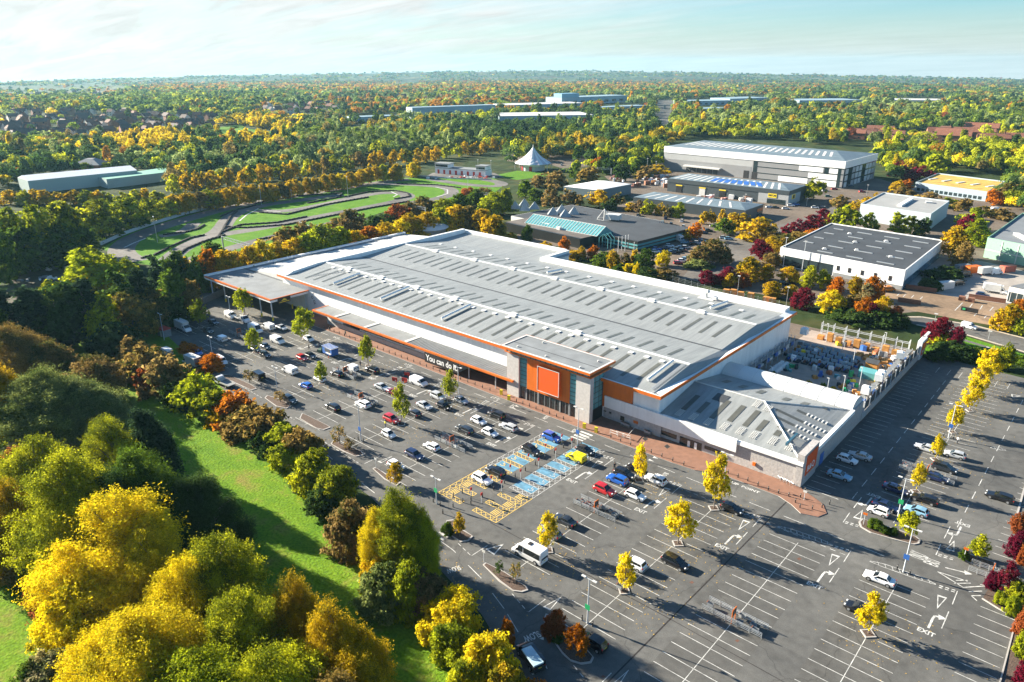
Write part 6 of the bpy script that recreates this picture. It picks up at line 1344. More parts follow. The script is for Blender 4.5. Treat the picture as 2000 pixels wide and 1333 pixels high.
MB().tube((p.x, p.y, 0), (p.x, p.y, H*.29), R_*.66, 16).build('wall', WHITE, bt); MB().tube((p.x, p.y, H*.9), (p.x, p.y, H*1.08), .3, 6).build('peak_pole', OFFW, bt)
MB().tube((p.x, p.y, 0), (p.x, p.y, H*.2), R_*.665, 16).build('wall_band', OFFW, bt)
for q in (3.6, 4.3, 5.2): MB().obox((p.x+R_*.67*math.cos(q), p.y+R_*.67*math.sin(q)), 2.2, .4, .1, H*.2, q+1.57).build('door', REDM, bt)
for k in range(8):
    q = 2*math.pi*k/8; MB().tube((p.x+R_*math.cos(q), p.y+R_*math.sin(q), 0), (p.x+R_*math.cos(q), p.y+R_*math.sin(q), H*.3), .2, 5).build('side_pole', OFFW, bt)
# builders yard materials
gy = np.random.default_rng(12)
for k in range(70):
    if k < 45: px, py = 1195+gy.random()*110, 346+gy.random()*22
    else: px, py = 1340+gy.random()*150, 386+gy.random()*12-(0)
    p = at(px, py); c = [WHITE, OFFW, mat('pallet_pink', (.42, .2, .17), .8, .2), TIMBER, BRICK, WHITE][int(gy.integers(6))]
    m_ = MB(); s = 1.5+gy.random()*2; m_.obox(p, s, s*.8, .03, 1+gy.random()*2, gy.random(), 0); m_.obox(p+Vector((s*.3, .4, 0)), s*.5, s*.4, 1, 2.2+gy.random()*.6, gy.random(), 0)
    tag(m_.build('material_stack', c), ('pale stacked materials in the open builders yard' if k < 45 else 'stacked goods along the front of the dark trade unit'), 'material stack', 'stacks of building materials')
# far sheds and works between the trees
FARB = [((806, 233), (968, 226), 12, 'long silver-roofed factory beyond the field', 14), ((975, 243), (1158, 240), 42, 'broad white-roofed warehouse beyond the pine belt', 9), ((988, 217), (1140, 212), 24, 'flat pale warehouse behind the broad white-roofed warehouse', 8), ((1097, 206), (1224, 200), 20, 'blue office works with a taller block at its left end', 12), ((690, 240), (780, 236), 14, 'low white hall beside the green field', 6), ((1178, 220), (1262, 216), 12, 'small white-roofed shed before the dual carriageway', 7), ((1340, 207), (1430, 205), 20, 'pale long shed right of the dual carriageway', 7), ((1425, 203), (1500, 200), 22, 'white long shed far right of the dual carriageway', 8), ((1560, 208), (1682, 207), 30, 'blue-grey roofed works beyond the pale poplars', 9), ((1745, 203), (1850, 204), 30, 'row of white flat roofs among far trees at right', 6), ((1365, 222), (1420, 220), 14, 'tiny white hall beside the dual carriageway', 6)]
for (x0, y0), (x1, y1), dep, lab, h in FARB:
    h *= 1.1
    a, b = at(x0, y0), at(x1, y1); n_ = (b-a).normalized(); n_ = Vector((-n_.y, n_.x, 0)); dpt = dep*proj(a)[2]/600
    t = thing('far_works', lab, 'warehouse', tuple((a+b)/2), 'works and sheds among the far trees')
    MB().prism([p[:2] for p in (a, b, b+n_*dpt, a+n_*dpt)], 0, h).build('wall', mat('blue_shed_wall', (.28, .38, .44), .6, .05), t); MB().prism([p[:2] for p in (a-n_*.4, b-n_*.4, b+n_*dpt, a+n_*dpt)], h+.003, h+.6).build('roof', OFFW if 'broad white' in lab or 'row of white' in lab else mat('blue_grey_shed_roof', (.24, .34, .39), .5, .1, .05), t)
    if 'taller block' in lab: q = a.lerp(b, .25); MB().prism([p[:2] for p in (a, q, q+n_*dpt*.5, a+n_*dpt*.5)], h+.61, h+8).build('tower_block', mat('blue_shed_wall2', (.18, .36, .48), .5, .05), t)
    for s in range(8): wallpatch(t, 'window', a, b, .04+s*.12, .10+s*.12, h*.25, h*.55, WIN, .2)
sheet('far_road', [(1279, 252), (1306, 252), (1312, 215), (1318, 196), (1286, 196), (1281, 215)], .1, ROADM)
fb = thing('road_bridge', 'grey footbridge over the far dual carriageway', 'bridge', tuple(at(1297, 214))); a, b = at(1278, 214), at(1318, 213); n_ = Vector((0, 2.5, 0)); MB().prism([(a-n_)[:2], (b-n_)[:2], (b+n_)[:2], (a+n_)[:2]], 5.5, 7.5, bottom=True).build('deck', MIDGREY, fb)
for p in (a, a.lerp(b, .5), b): MB().box(p.x-1, p.x+1, p.y-1, p.y+1, 0, 5.49).build('pier', MIDGREY, fb)
FIELDS = [[(660, 263), (665, 249), (745, 250), (752, 262), (700, 268)], [(770, 203), (800, 199), (802, 205), (775, 207)], [(900, 196), (935, 188), (950, 190), (930, 200)], [(410, 262), (460, 250), (560, 262), (540, 275), (440, 280)], [(1035, 153), (1145, 151), (1150, 153.5), (1040, 155)], [(1240, 155), (1330, 154), (1335, 157), (1245, 158)], [(300, 172), (330, 171), (330, 174), (302, 175)], [(415, 252), (470, 244), (478, 250), (430, 256)], [(120, 282), (150, 275), (155, 280), (130, 285)]]
for k, f in enumerate(FIELDS):
    P3 = [at(*p) for p in f]; m_ = MB(); m_.face([(p.x, p.y, float(terrain_z(p.x, p.y))+.6) for p in (P3 if sum(P3[i].x*P3[(i+1) % len(P3)].y-P3[(i+1) % len(P3)].x*P3[i].y for i in range(len(P3))) > 0 else P3[::-1])])
    structure(m_.build('field', LAWN if k not in (4, 5) else mat('stubble', (.36, .28, .15), 1, .1, .02)))
# ================================================================ houses
def house_mesh(L_, D_, h, hr, wall, roof):
    m_ = MB(); m_.box(-L_/2, L_/2, -D_/2, D_/2, 0, h, m=0)
    m_.face([(-L_/2-.3, -D_/2-.4, h-.1), (L_/2+.3, -D_/2-.4, h-.1), (L_/2+.3, 0, h+hr), (-L_/2-.3, 0, h+hr)], 1); m_.face([(L_/2+.3, D_/2+.4, h-.1), (-L_/2-.3, D_/2+.4, h-.1), (-L_/2-.3, 0, h+hr), (L_/2+.3, 0, h+hr)], 1)
    for s in (-1, 1): m_.face([(s*L_/2, -D_/2, h), (s*L_/2, D_/2, h), (s*L_/2, 0, h+hr-.15)][::s], 0)
    for s in (-1, 1):
        for x in (-L_*.28, L_*.28):
            for z in (1.0, 3.6):
                if z+1.2 < h: m_.box(x-.7, x+.7, s*(D_/2+.03)-.02, s*(D_/2+.03)+.02, z, z+1.2, m=2)
    m_.box(L_*.3, L_*.3+.8, -.4, .4, h+hr-.7, h+hr+1.0, m=3)
    return m_.mesh('house', [wall, roof, WIN, BRICK])
CREAM = mat('cream_render', (.62, .58, .50), .8, .06); RTILE = mat('red_roof_tile', (.22, .085, .05), .9, .25, 1.2); DTILE = mat('dark_roof_tile', (.085, .06, .055), .9, .25, 1.2)
HM = [house_mesh(9, 7.5, 5.2, 3.2, BRICK, TILE), house_mesh(14, 8, 5.2, 3.4, BRICK, DTILE), house_mesh(8, 7, 5, 3.2, CREAM, TILE), house_mesh(22, 8, 5.2, 3.2, BRICK, RTILE), house_mesh(10, 7, 5, 3.4, CREAM, DTILE)]
HN = ['brown-roofed brick house', 'dark-roofed brick pair of houses', 'cream-walled house', 'red-roofed brick terrace', 'pale house with dark roof']
hr = np.random.default_rng(31); HOUSES = []
def houses(poly, n, kinds, where, group, spacing=13, ang=None):
    xs = [p[0] for p in poly]; ys = [p[1] for p in poly]; done = []; tries = 0
    while len(done) < n and tries < n*60:
        tries += 1; x, y = min(xs)+hr.random()*(max(xs)-min(xs)), min(ys)+hr.random()*(max(ys)-min(ys))
        if not pip(x, y, poly): continue
        p = at(x, y)
        if any((p-q).length < spacing for q in done): continue
        done.append(p); k = kinds[int(hr.integers(len(kinds)))]
        o = bpy.data.objects.new('house', HM[k]); COL.objects.link(o); o.location = (p.x, p.y, float(terrain_z(p.x, p.y))); o.rotation_euler = (0, 0, (ang if ang is not None else (hr.integers(4)*.785))+hr.normal(0, .12))
        s = 1.22+.12*hr.normal(); o.scale = (s, s, s)
        tag(o, f'{HN[k]} {where}', 'house', group); HOUSES.append((p.x, p.y))
houses([(0, 268), (0, 222), (150, 222), (300, 224), (430, 236), (420, 258), (300, 262), (180, 272), (60, 275)], 120, [0, 1, 0, 1, 2, 4], 'in the dense estate at far left', 'houses of the dense estate at left', 14)
houses([(500, 222), (520, 206), (640, 206), (680, 218), (600, 226)], 26, [0, 2, 0, 4], 'among trees left of the green field', 'houses left of the green field', 16)
houses([(0, 186), (0, 174), (180, 166), (260, 172), (200, 184)], 34, [2, 4, 2], 'near the left skyline', 'pale suburb near the skyline', 28)
houses([(560, 190), (620, 180), (760, 182), (1000, 184), (990, 196), (700, 200)], 30, [0, 2, 0], 'in the upper centre woods', 'houses of the wooded suburb', 26)
houses([(1650, 276), (1655, 266), (1720, 264), (1780, 272), (1810, 262), (1900, 258), (1930, 268), (1880, 278), (1740, 284)], 16, [3, 3, 0], 'in the brick estate at right', 'brick estate at right', 26, .2)
houses([(1930, 292), (1940, 278), (1998, 276), (2000, 290)], 5, [3, 0], 'in the brick estate at the right edge', 'brick estate at right', 24, .2)
houses([(1385, 182), (1390, 172), (1470, 170), (1475, 180)], 14, [2, 4, 0], 'right of the dual carriageway', 'suburb right of the dual carriageway', 30)
houses([(390, 178), (400, 170), (480, 168), (470, 176)], 12, [2, 4], 'in the upper left pale terrace', 'pale terrace near the woods', 30)
p = at(182, 336); t = thing('brick_hall', 'dark hall with pale pyramid roof among the trees at left', 'building', tuple(p)); MB().obox(p, 20, 16, 0, 6, .7).build('wall', BRICK, t); MB().obox(p, 22, 18, 6.003, 10, .7, taper=.25).build('roof', MIDGREY, t)

# ================================================================ woodland beyond (uncountable: one mass)
BOUND = [(-200, 378), (0, 374), (200, 366), (330, 368), (560, 342), (830, 300), (990, 292), (1000, 330), (1110, 335), (1200, 350), (1290, 352), (1296, 286), (1372, 268), (1500, 276), (1712, 292), (1722, 352), (1780, 352), (1960, 400), (2000, 415), (2200, 430)]
bx, by = [p[0] for p in BOUND], [p[1] for p in BOUND]
NOGO = FIELDS+[[(x0-4, y0+7), (x1+4, y1+7), (x1+4, y1-12), (x0-4, y0-12)] for (x0, y0), (x1, y1), *_ in FARB]+[[(1272, 256), (1312, 256), (1322, 196), (1280, 196)], [(15, 390), (335, 376), (325, 342), (200, 337), (20, 355)], [(806, 352), (990, 352), (990, 318), (830, 312)], [(990, 345), (1110, 340), (1100, 315), (1000, 318)], [(1080, 322), (1090, 312), (1165, 308), (1170, 322), (1110, 330)], [(1165, 372), (1190, 336), (1310, 336), (1310, 390)], [(1770, 402), (1775, 350), (1830, 334), (1970, 346), (1975, 372), (1930, 408)], [(1720, 372), (1640, 372), (1715, 335), (1726, 345)]]
EST_HOUSE = [[(500, 226), (515, 203), (645, 203), (690, 220), (600, 230)], [(1645, 292), (1650, 262), (1930, 256), (2000, 276), (2000, 294), (1880, 284)], [(1380, 184), (1388, 171), (1475, 169), (1480, 182)], [(560, 193), (620, 178), (1000, 182), (995, 198), (700, 202)], [(0, 272), (0, 222), (150, 222), (300, 224), (430, 236), (420, 260), (300, 264), (180, 274)], [(0, 188), (0, 172), (180, 165), (270, 170), (200, 186)]]
wr = np.random.default_rng(77)
def pn(x, y, f, ph): return np.sin(x*f+ph)*np.cos(y*f*1.13-ph*1.7)+.6*np.sin((x+y)*f*2.1+ph*2.3)+.4*np.cos((x-y)*f*3.7-ph)   # smooth pseudo-noise over the ground
wx, wy, ws_, wl_ = [], [], [], []
for r0, r1, s in ((330, 560, 8.2), (560, 900, 9.0), (900, 1350, 10.5), (1350, 2000, 13.5), (2000, 2900, 19), (2900, 4300, 30), (4300, 5700, 46), (5700, 7500, 62)):
    A0_, A1_ = -.70, .70; nn_ = int((A1_-A0_)*(r1*r1-r0*r0)/2/(s*s))
    rr = np.sqrt(r0*r0+(r1*r1-r0*r0)*wr.random(nn_)); aa = A0_+(A1_-A0_)*wr.random(nn_)
    fx, fy = FWD.x/_cp, FWD.y/_cp
    x = rr*(np.cos(aa)*fx+np.sin(aa)*RIGHT.x); y = rr*(np.cos(aa)*fy+np.sin(aa)*RIGHT.y)
    wx.append(x); wy.append(y); ws_.append(np.full(nn_, s)); wl_.append(np.full(nn_, r0))
wx, wy, ws_, wl_ = map(np.concatenate, (wx, wy, ws_, wl_)); wz = terrain_z(wx, wy)
D = np.stack([wx, wy, wz-CAM_H], 1); sd_ = D@np.array(FWD); ppx = 1000+FPX*(D@np.array(RIGHT))/sd_; ppy = 666.5-FPX*(D@np.array(UP))/sd_
keep = (wl_ < 4300) | (pn(wx, wy, .004, 1.0)+.5*pn(wx, wy, .011, 2.0) > -.25)
keep &= (ppx > -120) & (ppx < 2120) & (ppy < np.interp(ppx, bx, by))
def inpoly(px, py, poly):
    r = np.zeros(len(px), bool); j = len(poly)-1
    for i in range(len(poly)):
        xi, yi = poly[i]; xj, yj = poly[j]; c = ((yi > py) != (yj > py)) & (px < (xj-xi)*(py-yi)/((yj-yi) or 1e-9)+xi); r ^= c; j = i
    return r
for q in NOGO: keep &= ~inpoly(ppx, ppy, q)
for k_, q in enumerate(EST_HOUSE):
    my_ = sum(p[1] for p in q)/len(q); q = [(p[0], p[1]+(9 if p[1] > my_ else 0)*(my_/250)) for p in q]
    keep &= ~(inpoly(ppx, ppy, q) & (wr.random(len(ppx)) < (.86, .88, .85, .72, .95, .95)[k_]))
hx = np.array(HOUSES)
for (a_, b_) in HOUSES: keep &= (np.abs(wx-a_)+np.abs(wy-b_) > 9)
idx = np.nonzero(keep)[0]; print('woodland trees', len(idx))
# patchy mixture of kinds
pal = np.array([[.44, .47, .024, .36], [.19, .26, .032, .36], [.065, .115, .03, .3], [.44, .21, .025, .25], [.50, .36, .025, .35], [.24, .185, .06, .35], [.27, .33, .11, .32], [.26, .08, .03, .2], [.12, .19, .05, .3], [.72, .54, .018, .15]])
wts = np.stack([1.0+.8*pn(wx, wy, 0.0060, .3), 1.7+1.2*pn(wx, wy, 0.0050, 1.1), 1.3+1.2*pn(wx, wy, 0.0055, 2.2), .30+.5*pn(wx, wy, 0.0072, 3.1), .65+.8*pn(wx, wy, 0.0066, 4.0), .8+.6*pn(wx, wy, 0.0077, 5.2), 1.5+1.1*pn(wx, wy, 0.0055, 6.1), .12+.3*pn(wx, wy, 0.0094, .9), 1.5+.9*pn(wx, wy, 0.0066, 2.9), .2+.5*pn(wx, wy, 0.0044, 1.9)], 1).clip(.02)
for (zx, zy, ax, ay, kd, am_) in ((280, 290, 70, 22, 9, 9), (500, 265, 60, 25, 9, 7), (760, 300, 170, 26, 6, 9), (620, 330, 160, 16, 6, 5), (700, 285, 180, 20, 1, 4), (1030, 262, 130, 26, 2, 14), (1100, 300, 110, 14, 4, 8), (1180, 258, 90, 22, 1, 6), (1420, 245, 170, 22, 6, 8), (1400, 256, 160, 14, 0, 6), (1750, 218, 70, 9, 6, 14), (1850, 300, 160, 30, 0, 6), (1900, 250, 160, 20, 1, 5), (1000, 172, 900, 10, 3, 3), (1200, 172, 500, 9, 4, 3), (120, 305, 140, 22, 5, 5), (80, 330, 90, 18, 2, 5), (420, 300, 100, 18, 2, 4), (350, 200, 300, 14, 1, 4), (1650, 175, 350, 12, 8, 5), (900, 210, 200, 12, 3, 3), (330, 330, 120, 14, 6, 5)):
    wts[:, kd] += am_*np.exp(-((ppx-zx)/ax)**2-((ppy-zy)/ay)**2)
rpx = np.clip((ppx-200)/1500, 0, 1); wts[:, 9] *= 2.2*(ppy > 225)+.4; wts[:, 0] *= 1+.8*(ppy > 220); wts[:, 4] *= 1+.7*(ppy > 220); wts[:, 3] *= 1+.8*(wl_ >= 900); wts[:, 2] *= 1.3
wts = wts**1.7; cum = np.cumsum(wts, 1); cum /= cum[:, -1:]; kind = (wr.random(len(wx))[:, None] > cum).sum(1)
Vs, As, Ts = [], [], []
for lod in sorted(set(wl_)):
    ii = idx[wl_[idx] == lod]
    if not len(ii): continue
    nl = {330: 420, 560: 270, 900: 130, 1350: 60, 2000: 36, 2900: 22, 4300: 16, 5700: 14}[int(lod)]; s = ws_[ii][0]
    n = len(ii); Hh = (6+9*wr.random(n)**1.3)*(1+.05*(s > 12)); Rr = min(s, 22)*.60*(.55+1.05*wr.random(n)**1.8); 
    pop = wr.random(n) < .16; Hh[pop] *= 1.35; Rr[pop] *= .7
    d = wr.normal(0, 1, (n, nl, 3)); d /= np.linalg.norm(d, axis=2)[:, :, None]; d[..., 2] = np.where(d[..., 2] < -.15, -d[..., 2], d[..., 2])
    # lumpy radius from a few random directions per tree
    lump = np.zeros((n, nl))
    for k in range(6):
        e_ = wr.normal(0, 1, (n, 1, 3)); e_ /= np.linalg.norm(e_, axis=2)[..., None]; lump += .22*np.clip((d*e_).sum(2), 0, 1)**3
    rad = (.72+lump+.12*wr.normal(0, 1, (n, nl)))
    P_ = d*rad[..., None]*np.stack([Rr, Rr, Hh*.46], 1)[:, None, :]; P_[..., 2] += (Hh*.52)[:, None]
    P_[..., 0] += wx[ii][:, None]; P_[..., 1] += wy[ii][:, None]; P_[..., 2] += wz[ii][:, None]
    leaf = np.sqrt(1.55*4*math.pi*min(s, 22)*.62*5.5/nl)*.86
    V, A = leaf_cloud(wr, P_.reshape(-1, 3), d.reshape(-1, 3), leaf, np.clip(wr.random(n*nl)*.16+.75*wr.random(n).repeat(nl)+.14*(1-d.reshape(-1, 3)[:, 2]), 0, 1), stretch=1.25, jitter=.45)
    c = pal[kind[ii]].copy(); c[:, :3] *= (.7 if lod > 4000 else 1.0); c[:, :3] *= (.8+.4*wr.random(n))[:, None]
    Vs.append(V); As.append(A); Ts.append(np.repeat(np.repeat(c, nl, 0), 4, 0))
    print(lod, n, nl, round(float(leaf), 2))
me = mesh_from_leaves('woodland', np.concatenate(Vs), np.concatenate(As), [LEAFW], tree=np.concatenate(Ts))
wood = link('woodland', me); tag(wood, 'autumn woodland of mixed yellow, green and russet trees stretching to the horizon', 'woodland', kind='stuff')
# ================================================================ vehicles
PAINTM = mat('car_paint', (1, 1, 1), .28, .03, 1.0, objcol=True, coat=.7)
CGLASS = mat('car_glass', (.008, .012, .015), .06, .05, 1, spec=.7)
RUB = mat('tyre_rubber', (.015, .015, .016), .85, .1); RIM = mat('alloy_rim', (.42, .43, .44), .35, .1, metal=.6)
LAMPM = mat('headlamp_lens', (.75, .78, .8), .15, .03, spec=.8); TAILM = mat('tail_lamp_red', (.42, .012, .012), .25, .05); PLATEY = mat('plate_yellow', (.75, .58, .03), .5, .02); PLATEW = mat('plate_white', (.75, .75, .72), .5, .02)
TRIM = mat('black_trim', (.02, .02, .022), .6, .1)
def sec(x, hw, z0, z1, k=.86, r=.12):
    h = z1-z0
    return [(x, -hw*.9, z0), (x, -hw, z0+.28*h), (x, -hw, z0+.62*h), (x, -hw*.95, z1-.10*h), (x, -hw*k, z1), (x, hw*k, z1), (x, hw*.95, z1-.10*h), (x, hw, z0+.62*h), (x, hw, z0+.28*h), (x, hw*.9, z0)]
# style: length, width, profile [(x share, top z, half width share)], cabin (x0 base, x1 top, x2 top, x3 base) shares from the rear, roof height, belt height
STY = {
 'hatch':  (4.05, 1.76, [(0, .72, .86), (.02, .86, .93), (.10, .95, 1), (.55, .95, 1), (.70, .92, 1), (.92, .78, .95), (.98, .66, .88), (1, .55, .82)], (.03, .13, .52, .73), 1.47, .93),
 'suv':    (4.45, 1.86, [(0, .85, .88), (.02, 1.0, .95), (.08, 1.08, 1), (.55, 1.08, 1), (.70, 1.05, 1), (.93, .95, .95), (.98, .8, .9), (1, .6, .84)], (.02, .10, .54, .72), 1.66, 1.06),
 'saloon': (4.6, 1.82, [(0, .75, .86), (.02, .92, .93), (.14, .95, 1), (.55, .93, 1), (.70, .90, 1), (.93, .76, .95), (.98, .64, .88), (1, .52, .82)], (.13, .27, .52, .71), 1.43, .92),
 'estate': (4.7, 1.83, [(0, .75, .88), (.02, .92, .95), (.10, .96, 1), (.55, .94, 1), (.70, .91, 1), (.93, .77, .95), (.98, .65, .88), (1, .52, .82)], (.02, .09, .53, .71), 1.47, .93),
 'mpv':    (4.55, 1.84, [(0, .8, .88), (.02, .98, .95), (.08, 1.02, 1), (.6, 1.02, 1), (.76, .98, 1), (.93, .85, .94), (.98, .7, .88), (1, .55, .82)], (.02, .08, .56, .80), 1.68, 1.0),
 'citycar': (3.6, 1.62, [(0, .75, .88), (.02, .92, .94), (.10, .96, 1), (.58, .96, 1), (.74, .93, 1), (.93, .8, .94), (.98, .68, .88), (1, .55, .82)], (.02, .10, .56, .78), 1.50, .94),
}
def wheel_parts(t, x, y, r, w):
    s = 1 if y > 0 else -1
    o = MB().tube((x, y-s*w*.5, r), (x, y+s*w*.5, r), r, 14).build('wheel', RUB, t)
    MB().tube((x, y+s*w*.5, r), (x, y+s*(w*.5+.012), r), r*.66, 10).build('rim', RIM, o)
def finish(t, L_, Wd, zf, zr, wb, r, fx=1.0):
    hw = Wd/2
    for x in wb:
        for s in (-1, 1): wheel_parts(t, x, s*(hw-.09), r, .22)
    for s in (-1, 1):
        MB().box(L_/2-.24, L_/2-.04, s*hw*.62-.17, s*hw*.62+.17, zf-.07, zf+.08).build('headlight', LAMPM, t)
        MB().box(-L_/2+.0, -L_/2+.16, s*hw*.78-.12, s*hw*.78+.12, zr-.10, zr+.14).build('tail_light', TAILM, t)
    MB().box(L_/2-.02, L_/2+.025, -.26, .26, .38, .49).build('front_plate', PLATEW, t); MB().box(-L_/2-.025, -L_/2+.03, -.26, .26, zr-.2, zr-.08).build('rear_plate', PLATEY, t)
def car_proto(style):
    L_, Wd, prof, (c0, c1, c2, c3), zr, zb = STY[style]; hw = Wd/2; t = thing('parked_car', '', 'car', local=True); X = lambda f: -L_/2+L_*f
    b = MB().loft([sec(X(f), hw*k, .20 if .02 < f < .98 else .3, z) for f, z, k in prof], m=0)
    # cabin with painted pillars and roof
    r0, r1 = hw*.90, hw*.70
    cb = [(X(c0), zb-.06), (X(c1), zr-.06), (X(c2), zr-.03), (X(c3), zb-.08)]; xm = (cb[1][0]+cb[2][0])/2
    q = [(cb[0][0], r0*.96, cb[0][1]), (cb[1][0], r1, cb[1][1]), (xm, r1*1.04, zr), (cb[2][0], r1, cb[2][1]), (cb[3][0], r0, cb[3][1])]
    for s in (-1, 1):
        f = [(x, s*y, z) for x, y, z in q]; b.face(f if s < 0 else f[::-1])
    for (xa, ya, za), (xb_, yb, zb2) in zip(q, q[1:]): b.face([(xa, -ya, za), (xa, ya, za), (xb_, yb, zb2), (xb_, -yb, zb2)][::-1])
    for x in (X(.19), X(.80)):
        for s in (-1, 1): b.tube((x, s*(hw-.16), .33), (x, s*(hw+.006), .33), .40, 12, m=1)
    for s in (-1, 1): b.box(X(c3)-.32, X(c3)-.14, s*(hw+.02)-.1 if s > 0 else -hw-.12, hw+.12 if s > 0 else -hw-.02+.1, zb-.02, zb+.14, m=0)
    b.box(-L_/2-.03, -L_/2+.1, -hw*.8, hw*.8, .28, .42, m=1).box(L_/2-.1, L_/2+.03, -hw*.76, hw*.76, .26, .38, m=1)
    b.build('body', [PAINTM, TRIM], t, smooth=False)
    e = .012
    def pane(name, pts): MB().face(pts).build(name, CGLASS, t)
    lerp = lambda a, b_, f: tuple(a[i]+(b_[i]-a[i])*f for i in range(3))
    A, B_, C_, D_, E_ = q
    ws0, ws1 = lerp(E_, D_, .08), lerp(E_, D_, .93); n_ = Vector((1, 0, .8)).normalized()*e
    pane('windscreen', [(ws0[0]+n_.x, -ws0[1]*.92, ws0[2]+n_.z), (ws0[0]+n_.x, ws0[1]*.92, ws0[2]+n_.z), (ws1[0]+n_.x, ws1[1]*.93, ws1[2]+n_.z), (ws1[0]+n_.x, -ws1[1]*.93, ws1[2]+n_.z)])
    rw0, rw1 = lerp(A, B_, .22), lerp(A, B_, .92); pane('rear_window', [(rw0[0]-e, rw0[1]*.88, rw0[2]+e), (rw0[0]-e, -rw0[1]*.88, rw0[2]+e), (rw1[0]-e, -rw1[1]*.9, rw1[2]+e), (rw1[0]-e, rw1[1]*.9, rw1[2]+e)])
    for s in (-1, 1):
        def P3(f, g): # f along, g up
            lo = lerp(A, E_, f); hi = lerp(B_, D_, f); p = lerp(lo, hi, g); return (p[0], s*(p[1]+e+.012*(g > .5)), p[2])
        for f0, f1 in ((.07, .30), (.325, .60), (.625, .93)):
            pts = [P3(f0, .18), P3(f1, .18), P3(f1, .86), P3(f0, .86)]; pane('side_window', pts if s < 0 else pts[::-1])
    finish(t, L_, Wd, zb-.22, zb-.14, (X(.19), X(.80)), .32 if style != 'suv' else .35)
    return t
def van_proto(kind):
    L_, Wd, Hh = {'caddy': (4.4, 1.8, 1.82), 'transit': (5.2, 1.98, 2.02), 'hiroof': (5.7, 2.02, 2.55), 'minibus': (6.4, 2.06, 2.75), 'kombi': (5.2, 1.98, 2.0)}[kind]
    t = thing('parked_van', '', 'van', local=True); hw = Wd/2; X = lambda f: -L_/2+L_*f; nz_ = 1.0 if kind == 'caddy' else 1.12
    cab = .70 if kind != 'caddy' else .60
    P_ = [(0, Hh-.10, .94, .90), (.02, Hh-.02, .98, .90), (.06, Hh, 1, .90), (cab-.06, Hh, 1, .88), (cab, Hh-.06, 1, .82)]
    fr = [(cab+.14*(1.0), nz_+.22, 1, .86), (cab+.17, nz_+.06, 1, .9), (.95, nz_-.10, .96, .9), (.985, nz_-.3, .9, .88), (1, .55, .86, .9)]
    b = MB().loft([sec(X(f), hw*k, .24, z, kk) for f, z, k, kk in P_+fr])
    for x in (X(.19), X(.80)):
        for s in (-1, 1): b.tube((x, s*(hw-.16), .35), (x, s*(hw+.006), .35), .42, 12, m=1)
    for s in (-1, 1): b.box(X(cab+.10)-.1, X(cab+.10)+.1, hw+.0 if s > 0 else -hw-.2, hw+.2 if s > 0 else -hw, nz_+.1, nz_+.42, m=1)
    b.box(-L_/2-.04, -L_/2+.1, -hw*.9, hw*.9, .28, .46, m=1).box(L_/2-.1, L_/2+.03, -hw*.8, hw*.8, .28, .5, m=1)
    if kind == 'minibus': b.box(X(.42), X(.52), -.4, .4, Hh, Hh+.12, m=1)
    b.build('body', [PAINTM, TRIM], t)
    p0, p1 = (X(cab+.005), Hh-.13), (X(cab+.145), nz_+.24)
    MB().face([(p1[0]+.03, -hw*.86, p1[1]), (p1[0]+.03, hw*.86, p1[1]), (p0[0]+.06, hw*.78, p0[1]), (p0[0]+.06, -hw*.78, p0[1])]).build('windscreen', CGLASS, t)
    for s in (-1, 1):
        f = [(X(cab-.10), s*(hw+.012), nz_+.10), (X(cab+.115), s*(hw+.012), nz_+.10), (X(cab+.03), s*(hw*.97+.012), Hh-.36 if kind != 'hiroof' else Hh-.8), (X(cab-.10), s*(hw+.012), Hh-.36 if kind != 'hiroof' else Hh-.8)]
        MB().face(f if s < 0 else f[::-1]).build('door_window', CGLASS, t)
        if kind in ('minibus', 'kombi'):
            zt = Hh-.42; f = [(X(.05), s*(hw+.014), nz_+.12), (X(cab-.12), s*(hw+.014), nz_+.12), (X(cab-.12), s*(hw+.014), zt), (X(.05), s*(hw+.014), zt)]; MB().face(f if s < 0 else f[::-1]).build('side_window', CGLASS, t)
    if kind in ('minibus', 'kombi', 'transit', 'caddy', 'hiroof'):
        for s in ((-1, 1) if kind != 'minibus' else (0,)):
            w_ = hw*.36 if s else hw*.8; MB().face([(-L_/2-.015, s*hw*.45+w_, nz_+.1), (-L_/2-.015, s*hw*.45-w_, nz_+.1), (-L_/2+.012, s*hw*.45-w_, min(Hh-.35, nz_+.75)), (-L_/2+.012, s*hw*.45+w_, min(Hh-.35, nz_+.75))]).build('rear_window', CGLASS, t)
    finish(t, L_, Wd, nz_-.35, nz_-.05, (X(.19), X(.80)), .35)
    return t
